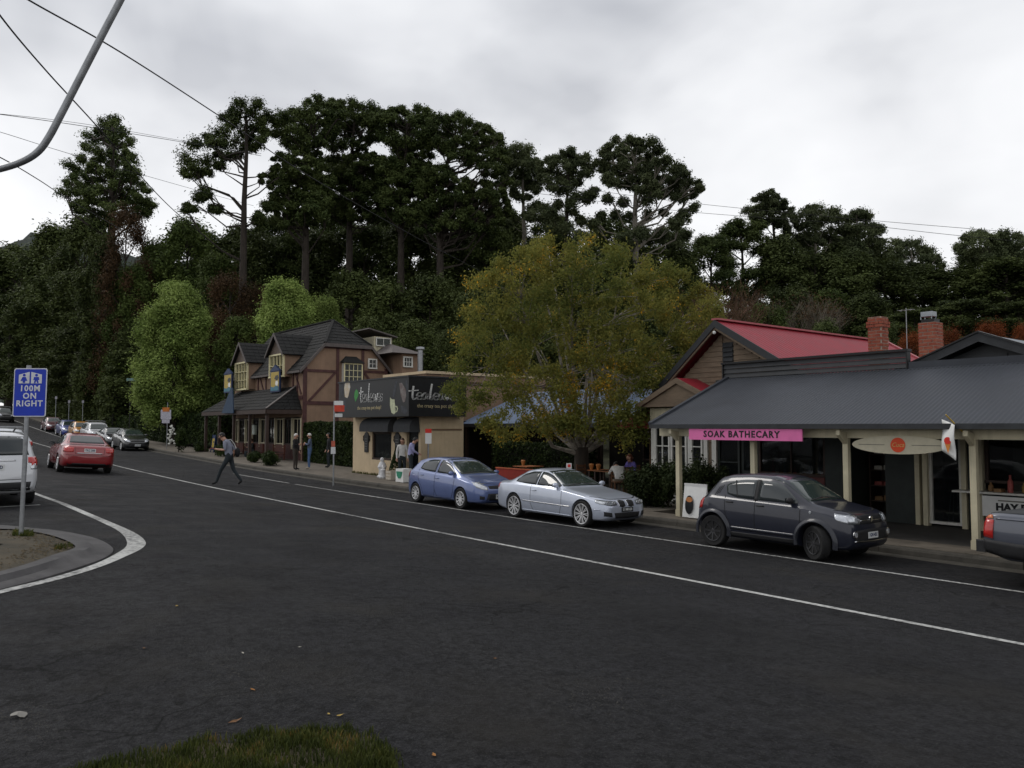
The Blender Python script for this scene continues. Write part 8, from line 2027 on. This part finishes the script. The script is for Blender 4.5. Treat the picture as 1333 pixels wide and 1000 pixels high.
t_ = thing('shop_tote', 'white carton with green bowl picture on the footpath behind the blue car', 'carton', (tox, 15.7, z))
MB().box(tox-.28, tox+.28, 15.45, 15.85, z, z+.50).build('box', paintwhite, t_); flat_ = MB(); flat_.prism([(tox-.23, z+.40), (tox+.23, z+.40), (tox+.18, z+.24), (tox+.08, z+.14), (tox-.08, z+.14), (tox-.18, z+.24)], 'y', 15.437, 15.447); flat_.build('bowl_picture', pm('picture_green', (.03, .22, .13), .5), t_)

# cafe garden furniture
def cafe_table(x, y, z, label, m=None):
    t_ = thing('cafe_table', label, 'table', (x, y, z), 0, 'tables in the cafe garden'); m = m or pm('table_timber', (.20, .08, .03), .5, var=.25, scale=6)
    for k in range(5): MB().box(x-.40, x+.40, y-.40+k*.163, y-.40+k*.163+.15, z+.72, z+.745).build('top_slat', m, t_)
    for a in (-1, 1):
        for c_ in (-1, 1): MB().box(x+a*.34-.025, x+a*.34+.025, y+c_*.34-.025, y+c_*.34+.025, z, z+.719).build('leg', darkwood, t_)
def cafe_chair(x, y, z, rz, label, m=None):
    t_ = thing('cafe_chair', label, 'chair', (x, y, z), rz, 'chairs in the cafe garden', off=False); m = m or pm('chair_timber', (.12, .055, .028), .6, var=.25, scale=6)
    MB().box(-.21, .21, -.21, .21, .43, .46).build('seat', m, t_)
    for k in range(3): MB().box(-.20, .20, .20, .22, .56+k*.12, .64+k*.12).build('back_slat', m, t_)
    for a in (-1, 1): MB().box(a*.19-.02, a*.19+.02, -.2, -.16, 0, .43).build('leg', m, t_); MB().box(a*.19-.02, a*.19+.02, .18, .22, 0, .90).build('leg', m, t_)
zc = CZ-.01
d1, d2 = DIN
cafe_table(d1.x-.75, d1.y+.35, zc, 'slatted cafe table in front of the diner in white'); cafe_chair(d1.x, d1.y, zc, R(60), 'timber chair under the diner in white')
cafe_table(d2.x, d2.y-.75, zc, 'slatted cafe table in front of the diner in purple'); cafe_chair(d2.x, d2.y, zc, 0, 'timber chair under the diner in purple')
cafe_table(-19.0, 18.7, zc, 'orange topped cafe table behind the coupe windscreen', pm('table_orange', (.30, .10, .03), .5, var=.2)); cafe_chair(-19.8, 18.6, zc, R(90), 'empty timber chair beside the orange topped table'); cafe_chair(-18.2, 18.8, zc, R(-90), 'empty timber chair facing the orange topped table')
cafe_table(-22.6, 18.4, zc, 'orange topped cafe table behind the red barrier', pm('table_orange', (.30, .10, .03), .5, var=.2))
for k, (px, py) in enumerate([(779, 613), (770, 622), (681, 606)]):
    q = on_t(px, py, 18.5); b = MB(); b.lathe([(.05, 0), (.07, .10), (.09, .16), (.06, .2)], (0, 0, 0), 'z', 10); o = b.build('table_lamp', pm('lamp_amber_pot', (.42, .17, .05), .5), None, smooth=True); o.location = (q.x, q.y, zc+.747); tag(o, 'small amber pot standing on a cafe table', 'pot', 'amber pots on cafe tables')
pbq = on_t(640, 640, 17.0)
t_ = thing('cafe_barrier', 'red canvas cafe barrier behind the blue hatchback', 'barrier', (-22.3, 17.0, CZ))
x0, x1 = on_t(646, 640, 17.0).x, on_t(702, 640, 17.0).x
MB().box(x0, x1, 16.98, 17.0, CZ+.12, CZ+.70).build('canvas', pm('canvas_red', (.24, .022, .014), .7, var=.2, scale=4), t_); MB().box(x0, x1, 16.96, 17.02, CZ+.701, CZ+.74).build('top_rail', pm('rail_orange', (.42, .10, .04), .6), t_)
for x in (x0, (x0+x1)/2, x1): MB().box(x-.02, x+.02, 17.003, 17.04, CZ, CZ+.70).build('upright', steel, t_)
# red market umbrella glimpsed under the birch
pu = at(846, 540, 25.5); t_ = thing('market_umbrella', 'red market umbrella between the birch and the weatherboard house', 'umbrella', (pu.x, pu.y, CZ))
b = MB(); n = 8
b.v = [(pu.x, pu.y, CZ+2.75)]+[(pu.x+1.05*math.cos(i*.7854), pu.y+1.05*math.sin(i*.7854), CZ+2.25) for i in range(n)]+[(pu.x+1.07*math.cos(i*.7854), pu.y+1.07*math.sin(i*.7854), CZ+2.10) for i in range(n)]
b.f = [(0, 1+i, 1+(i+1) % n) for i in range(n)]+[(1+i, 1+n+i, 1+n+(i+1) % n, 1+(i+1) % n) for i in range(n)]; b.m = [0]*len(b.f); b.build('canopy', pm('umbrella_red', (.28, .04, .04), .7), t_)
MB().tube([(pu.x, pu.y, CZ), (pu.x, pu.y, CZ+2.8)], .025, 8).build('pole', brownwood, t_)
# handrail by the shop door
t_ = thing('door_handrail', 'white handrail beside the shop door behind the grey hatchback', 'handrail', (-13.4, 17.0, FZ)); MB().tube([(-13.75, 17.2, FZ), (-13.75, 17.2, FZ+.92), (-13.1, 17.2, FZ+.92), (-13.1, 17.2, FZ)], .022, 8).build('rail', white, t_)

# far wooded ridge
def ridge():
    b = MB(); n = 220; r2 = np.random.default_rng(3); base = []
    pts = []
    for i in range(n+1):
        px = -420+2300*i/n; Z = 640
        y = 306+8*math.sin(i*.35)+5*math.sin(i*.93+1)+r2.uniform(-3, 3)+max(0, (px-60)*.20)
        pts.append((px, y))
    m = 10
    for i, (px, y) in enumerate(pts):
        top = at(px, y, 660); 
        for j in range(m+1):
            f = j/m; q = at(px, y, 660-260*f); z = 12+(top.z-12)*(1-f)**1.3+r2.uniform(-2.5, 2.5); b.v.append((q.x, q.y, z))
    k = m+1
    for i in range(n):
        for j in range(m): b.f.append((i*k+j, i*k+j+1, (i+1)*k+j+1, (i+1)*k+j)); b.m.append(0)
    return tag(b.build('hills', pm('far_forest', (.020, .030, .024), .95, var=.4, scale=.04, bump=1.0, bscale=.3), None, smooth=True), kind='structure')
ridge()
# --- near grass tuft at the foot of the view, scattered grit and leaves
reg = [(70, 1020), (130, 1000), (185, 982), (215, 985), (262, 966), (300, 968), (338, 956), (372, 962), (402, 953), (430, 957), (452, 950), (470, 962), (486, 958), (497, 975), (506, 972), (514, 992), (524, 1040), (520, 1180), (40, 1180)]
tuft = [on_ground(*p) for p in reg]
gb = MB(); cc = sum(tuft, Vector())/len(tuft)
for f, h in ((0.97, 0.003), (0.8, 0.012), (0.4, 0.02), (0.0, 0.025)):
    for p in tuft: q = cc.lerp(p, f); gb.v.append((q.x, q.y, H(-q.x, q.y)+h))
n = len(tuft)
for r_ in range(3):
    for i in range(n): gb.f.append((r_*n+i, r_*n+(i+1) % n, (r_+1)*n+(i+1) % n, (r_+1)*n+i))
gb.m = [0]*len(gb.f); mound = tag(gb.build('grass_verge', soil, None, smooth=True), kind='structure')
blades('grass', tuft, 24000, 0.012, 0.058, grassmat, 3, lambda x, y: H(-x, y)+0.02, wd=0.003)
blades('grass', [on_ground(15, 700, .1), on_ground(45, 700, .1), on_ground(40, 694, .1), on_ground(18, 694, .1)], 500, 0.03, 0.10, grassmat, 4, lambda x, y: H(-x, y)+0.11, wd=0.005, lean=0.8)
blades('grass', [on_ground(70, 718, .1), on_ground(96, 715, .1), on_ground(92, 711, .1), on_ground(72, 713, .1)], 260, 0.02, 0.07, grassmat, 5, lambda x, y: H(-x, y)+0.11, wd=0.004)
fr_ = [q.lerp(cc, -.07) for q in tuft]; blades('grass', fr_, 5000, 0.008, 0.035, grassmat, 13, lambda x, y: H(-x, y), wd=0.003, lean=1.2)
# dry litter over the verge
def chips(name, pts, size, mat, seed, zf):
    r_ = random.Random(seed); b = MB()
    for q in pts:
        z = zf(q[0], q[1]); w = size*r_.uniform(.5, 1.4); a = r_.uniform(0, 6.28); h = w*r_.uniform(.15, .7)
        c, s_ = math.cos(a)*w, math.sin(a)*w
        b.add([(q[0]+c, q[1]+s_, z), (q[0]-s_*.6, q[1]+c*.6, z), (q[0]-c, q[1]-s_, z), (q[0]+s_*.6, q[1]-c*.6, z), (q[0], q[1], z+h)],
              [(0, 1, 4), (1, 2, 4), (2, 3, 4), (3, 0, 4)])
    return tag(b.build(name, mat, None), kind='stuff')
rr_ = random.Random(8)
def scatter(n, x0, x1, y0, y1, dens=None):
    o = []
    while len(o) < n:
        px, py = rr_.uniform(x0, x1), rr_.uniform(y0, y1)
        if dens and rr_.random() > dens(px, py): continue
        o.append(on_ground(px, py))
    return o
vp = []
while len(vp) < 900:
    i = rr_.randrange(len(inner)); q = ic.lerp(inner[i], math.sqrt(rr_.random())*0.97); vp.append((q.x, q.y))
chips('leaf_litter', vp, 0.022, pm('dry_litter', (0.045, 0.036, 0.022), 0.9, col2=(0.11, 0.085, 0.05), scale=20), 2, lambda x, y: H(-x, y)+0.125)
gritmat = pm('loose_grit', (0.012, 0.012, 0.012), 0.8, col2=(0.075, 0.07, 0.062), scale=30)
chips('loose_grit', scatter(900, 90, 560, 790, 930, lambda x, y: math.exp(-((x-300)/110)**2-((y-868+(x-300)*-0.12)/32)**2)) +
      scatter(350, 560, 900, 840, 960, lambda x, y: math.exp(-((x-790)/70)**2-((y-905)/20)**2)) + scatter(250, 0, 120, 890, 990, lambda x, y: math.exp(-((x-30)/50)**2-((y-935)/22)**2)) +
      scatter(180, 0, 1300, 760, 990), 0.007, gritmat, 6, lambda x, y: H(-x, y))
lm = [pm('fallen_leaf_%s' % k, c, 0.7, var=0.3, scale=30) for k, c in (('ochre', (0.30, 0.13, 0.03)), ('yellow', (0.36, 0.25, 0.06)), ('brown', (0.14, 0.07, 0.03)), ('pale', (0.42, 0.40, 0.34)))]
for px, py, mi, sz in [(329, 899, 0, .022), (308, 940, 2, .035), (442, 933, 1, .028), (428, 931, 1, .018), (316, 851, 3, .018), (565, 985, 0, .024), (645, 858, 0, .016), (230, 790, 1, .03), (391, 843, 3, .014), (188, 845, 2, .02)]:
    p = on_ground(px, py); a = rr_.uniform(0, 6.28); b = MB()
    ca, sa = math.cos(a), math.sin(a)
    def q(u, v, z): return (p.x+(u*ca-v*sa)*sz, p.y+(u*sa+v*ca)*sz, p.z+0.004+z*sz)
    b.add([q(-1, 0, .1), q(-.4, .42, .25), q(.3, .36, .15), q(1, 0, .35), q(.3, -.36, .25), q(-.4, -.42, .1), q(0, 0, 0.02), q(-1.5, .1, 0.15)],
          [(0, 1, 6), (1, 2, 6), (2, 3, 6), (3, 4, 6), (4, 5, 6), (5, 0, 6), (0, 7, 1)])
    o = b.build('fallen_leaf', lm[mi], None); place_single(o, p)
    tag(o, 'small dry fallen leaf lying on the asphalt', 'leaf', 'fallen leaves on the asphalt')
p = on_ground(24, 934); b = MB(); r_ = random.Random(3)
pts = [(math.cos(i*.7)*r_.uniform(.03, .06), math.sin(i*.7)*r_.uniform(.02, .05), r_.uniform(.0, .025)) for i in range(9)]
b.add([(p.x+a, p.y+c, p.z+z+.004) for a, c, z in pts]+[(p.x, p.y, p.z+.03)], [(i, (i+1) % 9, 9) for i in range(9)])
o = b.build('paper_litter', pm('litter_grey', (.22, .21, .19), .8)); place_single(o, p); tag(o, 'crumpled pale paper litter lying on the asphalt', 'litter')
